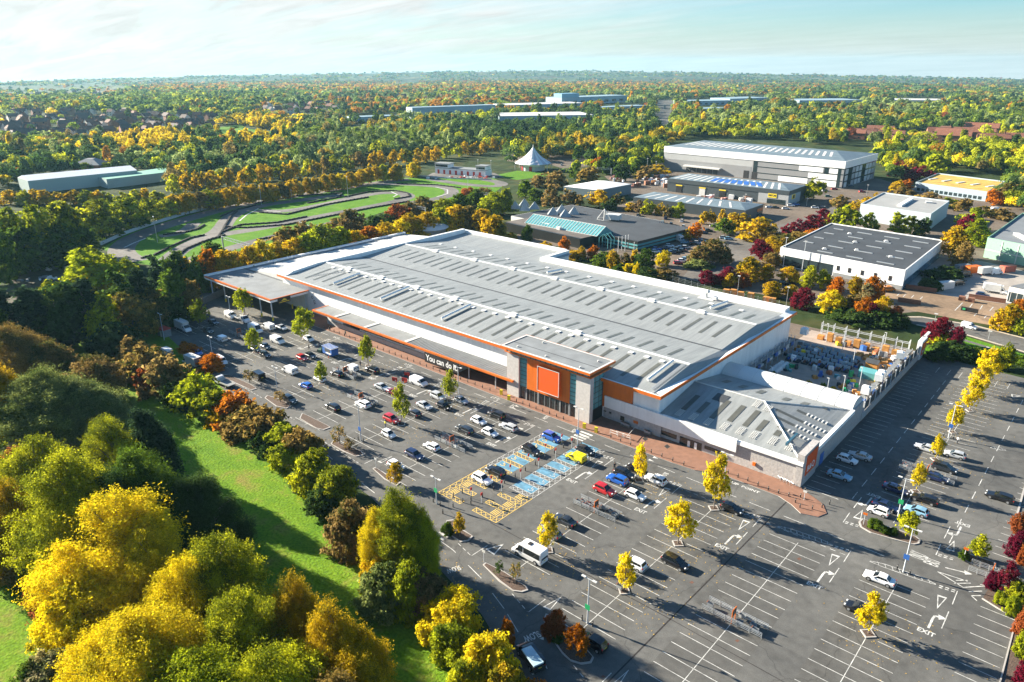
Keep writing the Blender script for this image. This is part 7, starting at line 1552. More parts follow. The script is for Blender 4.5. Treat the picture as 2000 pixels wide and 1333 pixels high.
def truck_proto(kind):
    t = thing('box_truck' if kind == 'box' else 'flatbed_truck', '', 'truck', local=True); hw = 1.05
    b = MB().loft([sec(x, 1.0*k, .35, z, kk) for x, z, k, kk in ((1.2, 2.2, 1, .86), (1.9, 2.3, 1, .84), (2.55, 1.35, 1, .88), (3.2, 1.1, .95, .9), (3.35, .6, .88, .9))]); b.box(-3.3, 1.2, -.5, .5, .45, .75, m=1)
    b.build('cab', [PAINTM, TRIM], t)
    MB().face([(2.58, -.86, 1.42), (2.58, .86, 1.42), (2.02, .8, 2.2), (2.02, -.8, 2.2)]).build('windscreen', CGLASS, t)
    for s in (-1, 1):
        f = [(1.4, s*1.012, 1.35), (2.4, s*1.012, 1.35), (1.95, s*.99, 2.05), (1.4, s*1.0, 2.05)]; MB().face(f if s < 0 else f[::-1]).build('door_window', CGLASS, t)
    if kind == 'box':
        MB().box(-3.4, 1.15, -1.08, 1.08, .8, 3.15, top=0).box(.6, 1.9, -1.0, 1.0, 2.42, 3.05).build('box_body', OFFW, t); MB().box(-3.44, -3.403, -.98, .98, .9, 3.0).build('rear_door', MIDGREY, t)
    else:
        MB().box(-3.4, 1.05, -1.05, 1.05, .8, .95).build('load_bed', MIDGREY, t); MB().box(-3.4, 1.05, -1.08, -1.02, .953, 1.35).box(-3.4, 1.05, 1.02, 1.08, .953, 1.35).box(1.05, 1.12, -1.05, 1.05, .8, 1.7).build('side_board', OFFW, t)
    for x in (-2.2, 2.5):
        for s in (-1, 1): wheel_parts(t, x, s*.92, .38, .24)
    for s in (-1, 1): MB().box(3.2, 3.36, s*.7-.15, s*.7+.15, .75, .92).build('headlight', LAMPM, t); MB().box(-3.46, -3.4, s*.9-.1, s*.9+.1, .62, .78).build('tail_light', TAILM, t)
    return t
VP = {}
PAINTC = {'white': (.78, .79, .80), 'silver': (.42, .44, .46), 'grey': (.14, .15, .16), 'black': (.008, .008, .010), 'dark': (.02, .024, .03), 'navy': (.012, .022, .075), 'blue': (.015, .10, .42), 'lightblue': (.20, .38, .52), 'red': (.42, .012, .015), 'maroon': (.17, .01, .02), 'yellow': (.80, .66, .005), 'orange': (.65, .2, .01), 'green': (.03, .1, .05)}
PN = {'dark': 'dark grey', 'navy': 'navy blue', 'lightblue': 'light blue'}
SN = {'hatch': 'hatchback', 'suv': 'tall SUV', 'saloon': 'saloon car', 'estate': 'estate car', 'mpv': 'people carrier', 'citycar': 'small city car', 'caddy': 'small panel van', 'transit': 'panel van', 'hiroof': 'high-roofed van', 'minibus': 'minibus with black windows', 'kombi': 'van with windows', 'box': 'box truck', 'flat': 'flatbed truck'}
def vehicle(px, py, style, col, face, where, rz=None, group='vehicles in the store car park', z=.015):
    if style not in VP:
        VP[style] = car_proto(style) if style in STY else truck_proto(style) if style in ('box', 'flat') else van_proto(style); o = VP[style]
    else: o = copy_tree(VP[style])
    p = at(px, py, .75 if style in STY else 1.0); o.location = (p.x, p.y, z)
    o.rotation_euler = (0, 0, (0 if face > 0 else math.pi)+trng.normal(0, .03) if rz is None else rz)
    for ch in o.children:
        if ch.name.split('.')[0] in ('body', 'cab'): ch.color = (*PAINTC[col], 1)
    cat = 'car' if style in STY else 'van' if style not in ('box', 'flat', 'minibus') else {'minibus': 'minibus'}.get(style, 'truck')
    return tag(o, f'{PN.get(col, col)} {SN[style]} {where}', cat, group)
W1 = 'in the bays at the far left end'; W2 = 'in the middle of the left bays'; W3 = 'in the bays near the slogan board'; W4 = 'in the bays left of the yellow hatching'; W5 = 'in the hatched accessible bays'; W6 = 'in the bays right of the blue bays'; W7 = 'in the near bays'; W8 = 'in the shade beside the right store wall'; W9 = 'by the side car park trees'
CARS = [(417, 629, 'hatch', 'black', 1, W1), (406, 645, 'saloon', 'black', 1, W1), (431, 660, 'caddy', 'white', -1, W1), (450, 615, 'transit', 'white', 1, W1), (473, 622, 'flat', 'white', 1, 'beside the canopy column at far left'), (499, 643, 'hiroof', 'white', 1, W1), (524, 637, 'transit', 'white', -1, W1), (550, 639, 'saloon', 'silver', 1, W1), (542, 664, 'transit', 'white', 1, W1), (519, 676, 'hatch', 'dark', 1, W1), (499, 681, 'saloon', 'dark', 1, W1), (518, 692, 'hatch', 'black', 1, W1), (385, 688, 'hatch', 'blue', 1, W1), (358, 640, 'box', 'white', 1, 'at the far left end of the car park'), (430, 704, 'kombi', 'white', 1, 'by the small russet shrub at left'), (503, 732, 'kombi', 'black', -1, W2), (566, 722, 'transit', 'white', -1, W2), (597, 752, 'hatch', 'blue', -1, W2), (625, 739, 'hatch', 'white', -1, W2), (566, 780, 'suv', 'dark', 1, 'beside the planted island at left'), (650, 795, 'suv', 'black', -1, W2), (590, 698, 'hatch', 'red', 1, W2), (607, 694, 'hatch', 'dark', 1, W2), (603, 661, 'hatch', 'white', 1, 'under the big yellow tree at left'),
 (686, 717, 'caddy', 'white', -1, W2), (727, 722, 'suv', 'black', -1, 'under the tree nearest the white front wall'), (658, 729, 'hatch', 'black', -1, W2), (709, 789, 'suv', 'white', -1, W3), (746, 755, 'saloon', 'silver', 1, W3), (770, 765, 'suv', 'maroon', -1, W3), (818, 745, 'transit', 'white', 1, 'beside the red barriers'), (856, 774, 'suv', 'silver', 1, W3), (901, 781, 'hatch', 'silver', 1, W3), (829, 791, 'saloon', 'silver', 1, W3), (867, 792, 'hatch', 'black', 1, W3), (808, 806, 'hatch', 'dark', -1, W3), (765, 818, 'suv', 'red', 1, W3), (759, 847, 'citycar', 'white', 1, W3), (935, 821, 'hatch', 'white', 1, W4), (907, 838, 'estate', 'dark', -1, W4),
 (970, 810, 'suv', 'black', -1, W4), (993, 833, 'estate', 'silver', -1, W4), (957, 844, 'hatch', 'white', 1, W4), (843, 871, 'hatch', 'white', -1, W4), (810, 887, 'estate', 'navy', 1, W4), (773, 908, 'hatch', 'white', 1, 'behind the small bare tree'), (1078, 853, 'suv', 'blue', 1, W5), (1038, 879, 'suv', 'black', 1, W5), (968, 920, 'suv', 'black', -1, W5), (942, 935, 'suv', 'white', 1, W5), (1143, 878, 'hatch', 'black', 1, 'behind the bright yellow van'), (1125, 891, 'caddy', 'yellow', -1, 'in the last blue accessible bay'),
 (1206, 936, 'suv', 'blue', -1, W6), (1220, 925, 'suv', 'black', 1, W6), (1241, 914, 'hatch', 'black', -1, W6), (1181, 956, 'suv', 'red', 1, W6), (1241, 966, 'hatch', 'white', 1, W6), (1281, 936, 'suv', 'white', -1, W6), (1103, 1015, 'saloon', 'dark', -1, W7), (1076, 1040, 'hatch', 'grey', -1, W7), (1034, 1079, 'minibus', 'white', -1, 'parked across the near bays'), (1237, 1099, 'suv', 'white', -1, 'behind a yellow tree in the near bays'), (1319, 1097, 'mpv', 'black', 1, W7), (1430, 992, 'hatch', 'black', 1, 'under the largest yellow tree'), (1157, 1252, 'suv', 'black', -1, 'behind the nearest planted island'),
 (1655, 896, 'hatch', 'white', 1, W8), (1680, 889, 'saloon', 'silver', -1, W8), (1640, 927, 'saloon', 'lightblue', 1, W8), (1809, 874, 'saloon', 'silver', -1, W9), (1865, 887, 'hatch', 'silver', -1, W9), (1845, 913, 'mpv', 'dark', 1, W9), (1831, 932, 'hatch', 'navy', 1, W9), (1750, 954, 'saloon', 'navy', 1, W9), (1806, 973, 'estate', 'black', -1, W9), (1731, 987, 'saloon', 'navy', 1, W9), (1716, 997, 'citycar', 'white', -1, W9), (1790, 996, 'hatch', 'lightblue', -1, W9), (1953, 969, 'estate', 'black', -1, 'in the outer bays at the right edge'), (1718, 1128, 'saloon', 'white', -1, 'alone in the nearest right bays'), (1678, 1187, 'hatch', 'black', -1, 'beside the sparse tree at lower right')]
for c in CARS: vehicle(*c)
vehicle(374, 708, 'box', 'white', -1, 'on the perimeter road behind the hedge', rz=math.pi+.08)
vehicle(437, 746, 'flat', 'white', -1, 'half hidden by the hedge on the perimeter road', rz=math.pi+.08)
vehicle(323, 686, 'transit', 'white', -1, 'behind the hedge at the far left road', rz=math.pi+.05)
_rd = at(1000, 1230)-at(1060, 1310); vehicle(1036, 1279, 'transit', 'dark', 1, 'with a pale rooftop load on the near perimeter road', rz=math.atan2(_rd.y, _rd.x))
vehicle(328, 630, 'hiroof', 'white', 1, 'backed against the grey end wall', rz=1.75); vehicle(348, 623, 'hiroof', 'white', 1, 'backed against the grey end wall', rz=1.75)
vehicle(1894, 636, 'caddy', 'white', 1, 'driving on the public road at right', rz=-.15, group='vehicles on the estate')
vehicle(1735, 564, 'kombi', 'orange', 1, 'at the forecourt edge by the showroom', rz=.9, group='vehicles on the estate')
vehicle(1387, 510, 'caddy', 'white', -1, 'on the estate lane beside brown trees', rz=2.6, group='vehicles on the estate')
for px, py, s_, c_, r_ in ((1945, 531, 'hiroof', 'white', 1.0), (1927, 532, 'box', 'white', 1.0), (1938, 562, 'hiroof', 'white', .1), (1946, 568, 'box', 'white', .1), (1920, 576, 'suv', 'navy', .1), (1886, 537, 'hiroof', 'black', 1.1), (1872, 552, 'transit', 'black', 1.1), (1945, 410, 'hiroof', 'white', 1.0)): vehicle(px, py, s_, c_, 1, 'in the works yard at right', rz=r_, group='vehicles on the estate')
# rooftop load of the near van
p = at(1040, 1283, 2.1); tag(MB().obox((p.x, p.y), 3.4, 1.5, 2.06, 2.3, math.atan2(_rd.y, _rd.x)).build('roof_load', mat('pale_blue_sheet', (.35, .5, .58), .3, .15, 1)), 'pale blue sheeted load on the roof of the near road van', 'roof load')
# small single-mesh cars of the estate car parks
def small_car(colname):
    L_, Wd, prof, (c0, c1, c2, c3), zr, zb = STY['hatch']; hw = Wd/2; X = lambda f: -L_/2+L_*f
    b = MB().loft([sec(X(f), hw*k, .2, z) for f, z, k in prof]); r0, r1 = hw*.9, hw*.72
    q = [(X(c0), r0, zb-.05), (X(c1), r1, zr), (X(c2), r1, zr), (X(c3), r0, zb-.05)]
    for s in (-1, 1):
        f = [(x, s*y, z) for x, y, z in q]; b.face(f if s < 0 else f[::-1], 1)
    for k, ((xa, ya, za), (xb_, yb, zb2)) in enumerate(zip(q, q[1:])): b.face([(xa, -ya, za), (xb_, -yb, zb2), (xb_, yb, zb2), (xa, ya, za)], 0 if k == 1 else 1)
    for x in (X(.19), X(.8)):
        for s in (-1, 1): b.tube((x, s*(hw-.2), .32), (x, s*(hw+.01), .32), .32, 10, m=2)
    return b.mesh('car', [PAINTM, CGLASS, RUB])
SCM = small_car('x')
SMALL = [(1247, 420, 'grey'), (1300, 426, 'navy'), (1252, 439, 'white'), (1268, 442, 'red'), (1277, 442, 'dark'), (1285, 444, 'white'), (1295, 445, 'navy'), (1278, 432, 'navy'), (1294, 434, 'green'), (1311, 437, 'dark'), (1313, 448, 'grey'), (1330, 449, 'silver'), (1335, 442, 'silver'), (1332, 431, 'white'), (1249, 450, 'navy'), (1257, 451, 'dark'), (1266, 453, 'lightblue'), (1275, 454, 'maroon'), (1296, 460, 'dark'), (1305, 462, 'navy'), (1282, 467, 'lightblue'), (1256, 475, 'dark'), (1263, 477, 'dark'), (1270, 472, 'grey'), (1308, 480, 'white'), (1300, 484, 'navy'), (1283, 486, 'blue'), (1281, 491, 'white'), (1316, 489, 'dark'), (1324, 486, 'dark'), (1330, 484, 'navy'), (1340, 483, 'silver'), (1312, 493, 'navy'), (1321, 491, 'black'), (1334, 489, 'dark'), (1338, 473, 'lightblue'), (1353, 475, 'black'), (1363, 474, 'silver'), (1358, 469, 'dark'), (1372, 471, 'navy'), (1384, 450, 'black'), (1375, 454, 'navy'), (1394, 441, 'silver'), (1325, 513, 'red'), (1333, 509, 'white'), (1340, 506, 'lightblue'), (1348, 503, 'silver'), (1414, 464, 'silver'), (1424, 466, 'lightblue'), (1412, 440, 'dark'),
 (1503, 404, 'white'), (1515, 405, 'dark'), (1535, 407, 'white'), (1545, 401, 'white'), (1555, 399, 'blue'), (1592, 405, 'white'), (1606, 404, 'navy'), (1612, 372, 'silver'), (1630, 369, 'red'), (1662, 363, 'navy'), (1684, 374, 'red'), (1618, 383, 'green'), (1484, 537, 'white'), (1550, 549, 'black'), (1605, 549, 'navy'), (1530, 552, 'dark'), (1097, 322, 'white'), (1170, 291, 'white'), (1113, 291, 'red'), (1810, 534, 'grey')]
for px, py, c in SMALL:
    o = bpy.data.objects.new('parked_car', SCM); COL.objects.link(o); p = at(px, py, .7); o.location = (p.x, p.y, .045); o.color = (*PAINTC[c], 1)
    o.rotation_euler = (0, 0, (math.radians(35) if px < 1360 and py > 455 else math.radians(115) if px < 1360 else .6)+trng.normal(0, .06))
    wh_ = 'in the black glass office car park' if px < 1430 and py > 415 else 'near the trade unit with the yellow sign' if py < 420 and px > 1400 else 'by the trees before the showroom' if px > 1430 else 'near the big top tent'
    tag(o, f'{PN.get(c, c)} car {wh_}', 'car', 'cars on the estate')
# white and green horsebox-like truck of the office car park
vehicle(1326, 468, 'box', 'white', 1, 'among the office cars', rz=-.4, group='vehicles on the estate')
# shipping containers in the works yard
for px, py, c, lab in ((1880, 523, MIDGREY, 'dark grey'), (1900, 526, ORANGE, 'orange'), (1968, 525, mat('red_container', (.42, .10, .06), .6, .1), 'rust red'), (1847, 557, OFFW, 'pale'), (1880, 580, BRICK, 'small brown'), (1898, 583, BRICK, 'small brown')):
    p = at(px, py, 1.3); sm_ = 'small' in lab; L_ = 2 if sm_ else 6.0
    t = thing('shipping_container', f'{lab} steel container standing in the works yard at right', 'container', (p.x, p.y, 0), 'containers of the works yard'); a_ = 1.05 if not sm_ else .1
    MB().obox(p, L_, 2.4 if not sm_ else 1.6, .04, 2.6 if not sm_ else 1.5, a_).build('shell', c, t)
    m_ = MB()
    for k in range(2): q = p+Vector((math.cos(a_), math.sin(a_), 0))*(-(L_/2+.03)); m_.obox(q+Vector((-math.sin(a_), math.cos(a_), 0))*(k-.5)*1.0, .05, .9, .2, 1.35 if sm_ else 2.4, a_)
    m_.build('door', c, t)
for px, py, wd, lab in ((1798, 568, 10, 'low brown brick wall beside the showroom forecourt'), (1927, 588, 11, 'low brown brick wall before the works yard'), (1775, 593, 7, 'low brown planter wall on the forecourt')):
    p = at(px, py); tag(MB().obox(p, wd, .35, 0, 1.5, .12).obox(p, wd+.1, .45, 1.5, 1.6, .12).build('brick_wall', BRICK), lab, 'wall')
p = at(1892, 613); t = thing('road_sign', 'black rectangular sign board on the forecourt kerb', 'sign', tuple(p)); MB().obox(p, 5, .15, .6, 2.0, -.05).build('board', BLACK, t); MB().obox(p+Vector((-1.6, -.1, 0)), .8, .05, 1.0, 1.6, -.05).build('sign_mark', GREENM, t)
# ================================================================ car park furniture
def bollard(p, label, group, h=.95):
    o = bpy.data.objects.new('bollard', BOL); COL.objects.link(o); o.location = (p[0], p[1], .02); return tag(o, label, 'bollard', group)
BOL = MB().tube((0, 0, 0), (0, 0, .92), .10, 8).tube((0, 0, .92), (0, 0, 1.0), .10, 8, r2=.05).tube((0, 0, .74), (0, 0, .80), .104, 8, m=1).mesh('bollard', [BLACK, OFFW])
pts = []
x = -187.0
while x < -112: pts.append((x, 121.7)); x += 2.6
x = -105
while x < -90: pts.append((x, 121.2)); x += 2.05
x = -77.5
while x < -57.5: pts.append((x, 121.1)); x += 2.55
for px, py in ((1387, 915), (1422, 926), (1441, 934), (1460, 941), (1480, 950), (1500, 959), (1520, 965), (1540, 971)): q = at(px, py); pts.append((q.x, q.y))
for q in pts: bollard(q, 'black bollard along the red paving kerb before the store', 'bollards along the store kerb')
for px, py in ((1572, 961), (1563, 973), (1553, 983), (1562, 993), (1586, 996), (1605, 993), (1620, 986)): q = at(px, py); bollard(q, 'black bollard round the paved corner nose beside the store sign', 'bollards at the corner nose')
for px, py in ((920, 982), (886, 976), (904, 986), (942, 976), (903, 968), (865, 1008), (885, 995)): bollard(at(px, py-4), 'black bollard beside the yellow family bays', 'bollards by the family bays')
for k in range(11): bollard((-82.7, 82.5+3.15*k), 'black bollard down the walkway between the blue bays', 'bollards of the bay walkway')
SIGNR = MB().tube((0, 0, 0), (0, 0, 2.1), .05, 6, m=0).box(-.06, .06, -.22, .22, 1.75, 2.3, m=1).mesh('post', [POLE, REDM])
for k in range(6):
    for s in (-1, 1):
        o = bpy.data.objects.new('bay_sign', SIGNR); COL.objects.link(o); o.location = (-82.7+s*1.35, 84+k*5.6, .02); tag(o, f"red-topped sign post {'left' if s < 0 else 'right'} of the walkway between the blue bays", 'sign post', 'sign posts of the blue bays')
for px, py in ((979, 772), (994, 783), (1141, 838), (1164, 846)):
    q = at(px, py); o = MB().obox(q, .7, .35, .12, 1.35, .2).obox(q, .74, .4, 1.35, 1.42, .2).build('yellow_post', YELLOWM); tag(o, 'chunky yellow crossing post at the kerb of the store entrance', 'post', 'yellow crossing posts')
# lamp posts
GREENS = GREENM
def lamp(px, pb, pt, label, heads=2, sign=None, dark=False):
    b = at(px, pb); H = min(9.5, max(5.5, height_at(px, pb, pt))); t = thing('street_lamp', label, 'street lamp', (b.x, b.y, 0), 'lamp posts of the car park')
    MB().tube((b.x, b.y, 0), (b.x, b.y, H), .12, 8, r2=.07).build('pole', POLE, t)
    MB().box(b.x-1.0, b.x+1.0, b.y-.04, b.y+.04, H, H+.07).build('arm', POLE, t)
    for s in ((-1, 1) if heads == 2 else (1,)): MB().box(b.x+s*.95-.35, b.x+s*.95+.35, b.y-.16, b.y+.16, H+.03, H+.17).build('lamp_head', OFFW, t)
    if sign is not None: MB().box(b.x-.42, b.x+.42, b.y-.17, b.y-.13, 2.6, 3.5).build('zone_sign', sign, t)
    if sign is not None:
        for s in (-1, 1): bollard((b.x+s*.95, b.y), 'black guard bollard beside a car park lamp post', 'guard bollards of the lamp posts')
lamp(1764, 1118, 1034, 'pale lamp post with a blue zone sign beside the hatched bay end', sign=BLUEM); lamp(1147, 1218, 1132, 'pale lamp post with a green zone sign beside the near planted island', sign=GREENM)
lamp(1754, 1008, 936, 'pale lamp post with a green zone sign among the side car park cars', sign=GREENM); lamp(853, 985, 935, 'pale lamp post with a green sign left of the yellow bays', sign=GREENM); lamp(705, 862, 795, 'pale lamp post with a blue zone sign beside the left islands', sign=BLUEM)
lamp(1128, 868, 798, 'pale lamp post standing at the zebra crossing', sign=BLUEM); lamp(321, 665, 614, 'pale lamp post beside the red-topped cabin'); lamp(415, 694, 661, 'pale lamp post beside the small russet shrub at left'); lamp(541, 757, 725, 'pale lamp post beside the second planted island')
lamp(452, 626, 580, 'pale lamp post before the collection canopy'); lamp(374, 600, 570, 'dull lamp post against the dark conifers'); lamp(896, 770, 718, 'pale lamp post near the slogan board'); lamp(1852, 856, 792, 'pale lamp post in the tree line of the side car park', sign=BLUEM); lamp(1928, 718, 690, 'pale lamp post at the far end of the side car park'); lamp(1415, 935, 905, 'lamp post half hidden behind the largest yellow tree')
for px, pb, pt in ((1570, 978, 968), (1686, 1026, 1002), (1881, 1096, 1070), (735, 918, 895), (945, 1099, 1075)):
    b = at(px, pb); h_ = max(2.2, height_at(px, pb, pt)); t = thing('direction_sign', 'thin grey post with a small plate on an island', 'sign post', tuple(b), 'small sign posts of the islands'); MB().tube((b.x, b.y, 0), (b.x, b.y, h_), .05, 6).build('post', POLE, t); MB().box(b.x-.35, b.x+.35, b.y-.05, b.y, h_-.45, h_).build('plate', ORANGE if px > 1600 else OFFW, t)
for px, py, a_ in ((1567, 470, 130), (1532, 500, 465),): pass
for px, pb, pt in ((1529, 524, 465), (1566, 530, 472)): pole(px, pb, pt, 'tall white flagpole before the showroom', 'flagpoles of the showroom', cat='flagpole', name='flagpole', r=.16, m=POLE)
for px, pb, pt in ((1575, 403, 388), (1692, 383, 362), (1455, 398, 380), (1823, 640, 614), (1930, 664, 648), (1440, 575, 540), (1535, 600, 562)): pole(px, pb, pt, 'slim grey lamp mast on the trading estate', 'lamp masts of the estate', name='lamp_mast', r=.1)
# trolley shelters
TRL = MB()
for s in (-1, 1):
    TRL.box(-.45, .45, s*.26-.015, s*.26+.015, .45, .95)
TRL.box(-.45, -.42, -.26, .26, .5, .95).box(.42, .45, -.22, .22, .5, .85).box(-.45, .45, -.25, .25, .42, .46).tube((-.5, -.27, 1.0), (-.5, .27, 1.0), .03, 5, m=1)
for sx in (-.38, .38):
    for sy in (-.2, .2): TRL.tube((sx, sy, 0), (sx, sy, .45), .03, 4)
TRLM = TRL.mesh('shopping_trolley', [STEEL, ORANGE])
def shelter(x, y, L_, label, fill, seed):
    t = thing('trolley_shelter', label, 'trolley bay', (x, y, 0), 'trolley shelters of the car park'); rg_ = np.random.default_rng(seed); n_ = 5; g_ = L_*2/n_
    for s in (-1, 1):
        for k in range(n_):
            xa, xb = x-L_+k*g_+.06, x-L_+(k+1)*g_-.06; m_ = MB()
            for z in (.35, .62, .89, 1.1): m_.tube((xa, y+s*1.15, z), (xb, y+s*1.15, z), .035, 5)
            for xx in (xa, xb): m_.tube((xx, y+s*1.15, .02), (xx, y+s*1.15, 1.1), .04, 5)
            m_.build('rail', STEEL, t)
    b = MB().tube((x, y-1.0, 0), (x, y-1.0, 2.3), .07, 6).tube((x, y+.2, 0), (x, y+.2, 2.3), .07, 6).build('sign_post', ORANGE, t); MB().box(x-.05, x+.05, y-1.0, y+.2, 1.1, 2.4).build('sign_board', ORANGE, t); MB().box(x+.053, x+.07, y-.9, y+.1, 1.3, 2.2).build('board_face', DKGREY, t)
    for k in range(fill):
        o = bpy.data.objects.new('shopping_trolley', TRLM); COL.objects.link(o); o.location = (x-L_+.7+rg_.random()*(L_*2-1.4), y+(-.65, 0, .65)[k % 3]+rg_.normal(0, .08), .02); o.rotation_euler = (0, 0, rg_.normal(0, .15)); tag(o, f'wire trolley in the {label.replace("grey railed ", "")}', 'trolley', 'shopping trolleys')
for k, ((x, y, L_), lab, f) in enumerate(zip(SHELTERS, ('nearest trolley shelter', 'trolley shelter before the red car', 'trolley shelter left of the blue bays', 'trolley shelter by the maroon car', 'trolley shelter by the red car', 'far left trolley shelter'), (5, 12, 10, 11, 9, 5))): shelter(x, y, 4.7, 'grey railed '+lab, f, k)
shelter(-21.3, 149.7, 5.0, 'grey railed trolley shelter in the side car park', 3, 11); shelter(-5.5, 122.8, 3.2, 'grey railed trolley shelter behind the right island', 0, 12); shelter(-4.2, 168.5, 3.0, 'grey railed trolley shelter at the right edge', 0, 13)
tr = tag(link('shopping_trolley', TRLM), 'lone red-handled trolley left by the kerb square of a near yellow tree', 'trolley', 'shopping trolleys'); q = at(1210, 1153); tr.location = (q.x, q.y, .02)
# planted islands with kerbs
def island(name_label, pts, plants=()):
    P2 = pxs(pts); c = (sum(p[0] for p in P2)/len(P2), sum(p[1] for p in P2)/len(P2)); t = thing('planted_island', name_label, 'traffic island', (*c, 0), 'planted islands of the car park')
    area = sum(P2[k][0]*P2[(k+1) % len(P2)][1]-P2[(k+1) % len(P2)][0]*P2[k][1] for k in range(len(P2)))
    if area < 0: P2 = P2[::-1]
    n_ = len(P2); ins = []
    for k in range(n_):
        v = Vector((c[0]-P2[k][0], c[1]-P2[k][1])); ins.append((P2[k][0]+v.normalized().x*.3, P2[k][1]+v.normalized().y*.3))
    m_ = MB()
    for k in range(n_):
        j = (k+1) % n_; m_.face([(*P2[k], .01), (*P2[j], .01), (*P2[j], .15), (*P2[k], .15)]); m_.face([(*P2[k], .15), (*P2[j], .15), (*ins[j], .15), (*ins[k], .15)])
    m_.build('kerb', KERB, t); MB().sheet(ins, .13).build('soil', MULCH, t)
    for px, tp, bs, w, col, f in plants: px_tree(px, tp, bs, w, col, f, 'near', 'on a car park island', 'plants on the islands')
island('kerbed island with two russet bushes at the near road', [(1061, 1212), (1066, 1200), (1075, 1204), (1100, 1225), (1130, 1250), (1160, 1286), (1155, 1296), (1136, 1299), (1115, 1293), (1098, 1278), (1075, 1245)], ((1085, 1187, 1243, 38, 'R', 'bush'), (1126, 1222, 1280, 50, 'O', 'young'), (1090, 1235, 1252, 22, 'G', 'bush')))
island('dark narrow island beside the near perimeter road', [(943, 1104), (948, 1100), (985, 1118), (1029, 1148), (1032, 1154), (1020, 1158), (1003, 1156), (975, 1137)], ((975, 1095, 1125, 22, 'D', 'sparse'), (1007, 1090, 1140, 26, 'B', 'sparse')))
island('kerbed island with a small golden tree left of the bays', [(868, 1040), (872, 1018), (885, 1016), (905, 1036), (924, 1049), (915, 1058), (900, 1060)], ((898, 1000, 1050, 26, 'A', 'young'), (876, 1019, 1042, 22, 'G', 'bush')))
island('kerbed island with green shrubs beside the side car park', [(1677, 1020), (1683, 1014), (1695, 1018), (1750, 1034), (1790, 1050), (1798, 1056), (1795, 1063), (1785, 1065), (1745, 1055), (1700, 1042), (1680, 1030)], ((1768, 997, 1052, 40, 'M', 'young'), (1706, 1009, 1032, 26, 'G', 'bush'), (1724, 1024, 1040, 20, 'G', 'bush'), (1744, 1031, 1045, 18, 'D', 'bush')))
island('kerbed island with a small green tree at the right exit', [(1872, 1090), (1876, 1080), (1900, 1085), (1945, 1100), (1945, 1112), (1905, 1106)], ((1907, 1045, 1095, 40, 'M', 'young'), (1881, 1072, 1092, 18, 'G', 'bush')))
island('long bark island beside the left perimeter road', [(585, 818), (590, 808), (604, 814), (640, 832), (646, 836), (632, 841), (618, 838)], ())
island('bark island with two thin bare trees', [(646, 868), (652, 860), (668, 868), (706, 882), (711, 890), (695, 893), (672, 884)], ((664, 826, 868, 30, 'B', 'sparse'), (684, 855, 880, 26, 'B', 'sparse')))
island('sharp bark island with a thin golden tree', [(728, 916), (733, 914), (760, 930), (782, 944), (775, 950), (752, 938)], ((773, 902, 945, 34, 'A', 'young'),))
island('bark island with a thin tree beside the dark car', [(517, 778), (522, 773), (552, 782), (570, 794), (560, 799), (540, 795)], ((548, 762, 786, 28, 'B', 'sparse'),))
island('bark island beside the black box van', [(425, 735), (445, 732), (490, 752), (502, 760), (492, 763), (460, 750)], ((488, 720, 748, 26, 'B', 'sparse'), (416, 690, 722, 36, 'O', 'bush')))
island('bark island with a small russet shrub', [(355, 683), (366, 676), (384, 684), (376, 692)], ((368, 665, 690, 30, 'O', 'bush'),))
# bark bed at the right edge
bd = structure(MB().sheet(pxs([(1920, 1168), (1932, 1148), (1960, 1150), (2010, 1190), (2060, 1260), (2040, 1420), (1948, 1420), (1984, 1210), (1950, 1190)]), .09).build('planting_bed', MULCH))
wall_line('bed_kerb', 'pale kerb edging the bark bed at the right edge', [(1918, 1170), (1950, 1190), (1985, 1209), (1950, 1345)], 0, .16, .18, KERB, 'kerb')
wall_line('bed_kerb', 'pale kerb edging the bed beside the outer bays', [(1980, 1030), (1999, 960), (2010, 930)], 0, .16, .3, KERB, 'kerb')
# barriers, cabin, catering stand
for px, py in ((771, 745), (795, 735), (790, 746)):
    q = at(px, py); t = MB().obox(q, 1.6, .12, .25, 1.05, .3); 
    for s in (-.6, .6): t.obox(q+Vector((s, .05*s, 0)), .12, .5, .02, .25, .3)
    tag(t.build('plastic_barrier', REDM), 'red plastic barrier beside the white van and maroon car', 'barrier', 'red plastic barriers')
for px, py in ((642, 700), (791, 748)):
    q = at(px, py); m_ = MB().obox(q, .4, .4, .02, .07, 0, 1).tube((q.x, q.y, .07), (q.x, q.y, .75), .17, 8, r2=.04); tag(m_.build('traffic_cone', [ORANGE2, BLACK]), 'orange traffic cone standing on the asphalt by the left bays', 'traffic cone', 'traffic cones')
q = at(322, 656, 0); t = thing('store_cabin', 'small grey cabin with a red roof at the far left of the car park', 'cabin', tuple(q)); MB().obox(q, 3.4, 2.4, .02, 2.2, .1).build('wall', MIDGREY, t); MB().obox(q, 3.6, 2.6, 2.203, 2.5, .1).build('roof', REDM, t); MB().obox(q+Vector((.4, -1.22, 0)), .9, .06, .1, 2.0, .1).build('door', OFFW, t)
q = at(646, 694, 0); t = thing('catering_trailer', 'dark blue catering trailer with striped awning top among the left bays', 'trailer', tuple(q))
MB().obox(q, 4.6, 2.2, .5, 2.5, -.05).build('body', BLUEM, t); MB().obox(q, 4.9, 2.5, 2.503, 2.65, -.05).build('roof', OFFW, t)
m_ = MB()
for k in range(6): m_.obox(q+Vector((-2+k*.8, 0, 0)), .35, 2.52, 2.653, 2.7, -.05)
m_.build('roof_stripe', BLUEM, t); MB().obox(q+Vector((.2, -1.13, 0)), 2.6, .06, 1.3, 2.2, -.05).build('serving_hatch', DKGREY, t); MB().obox(q+Vector((1.0, -1.4, 0)), 2.4, .5, 1.15, 1.2, -.05).build('counter', OFFW, t)
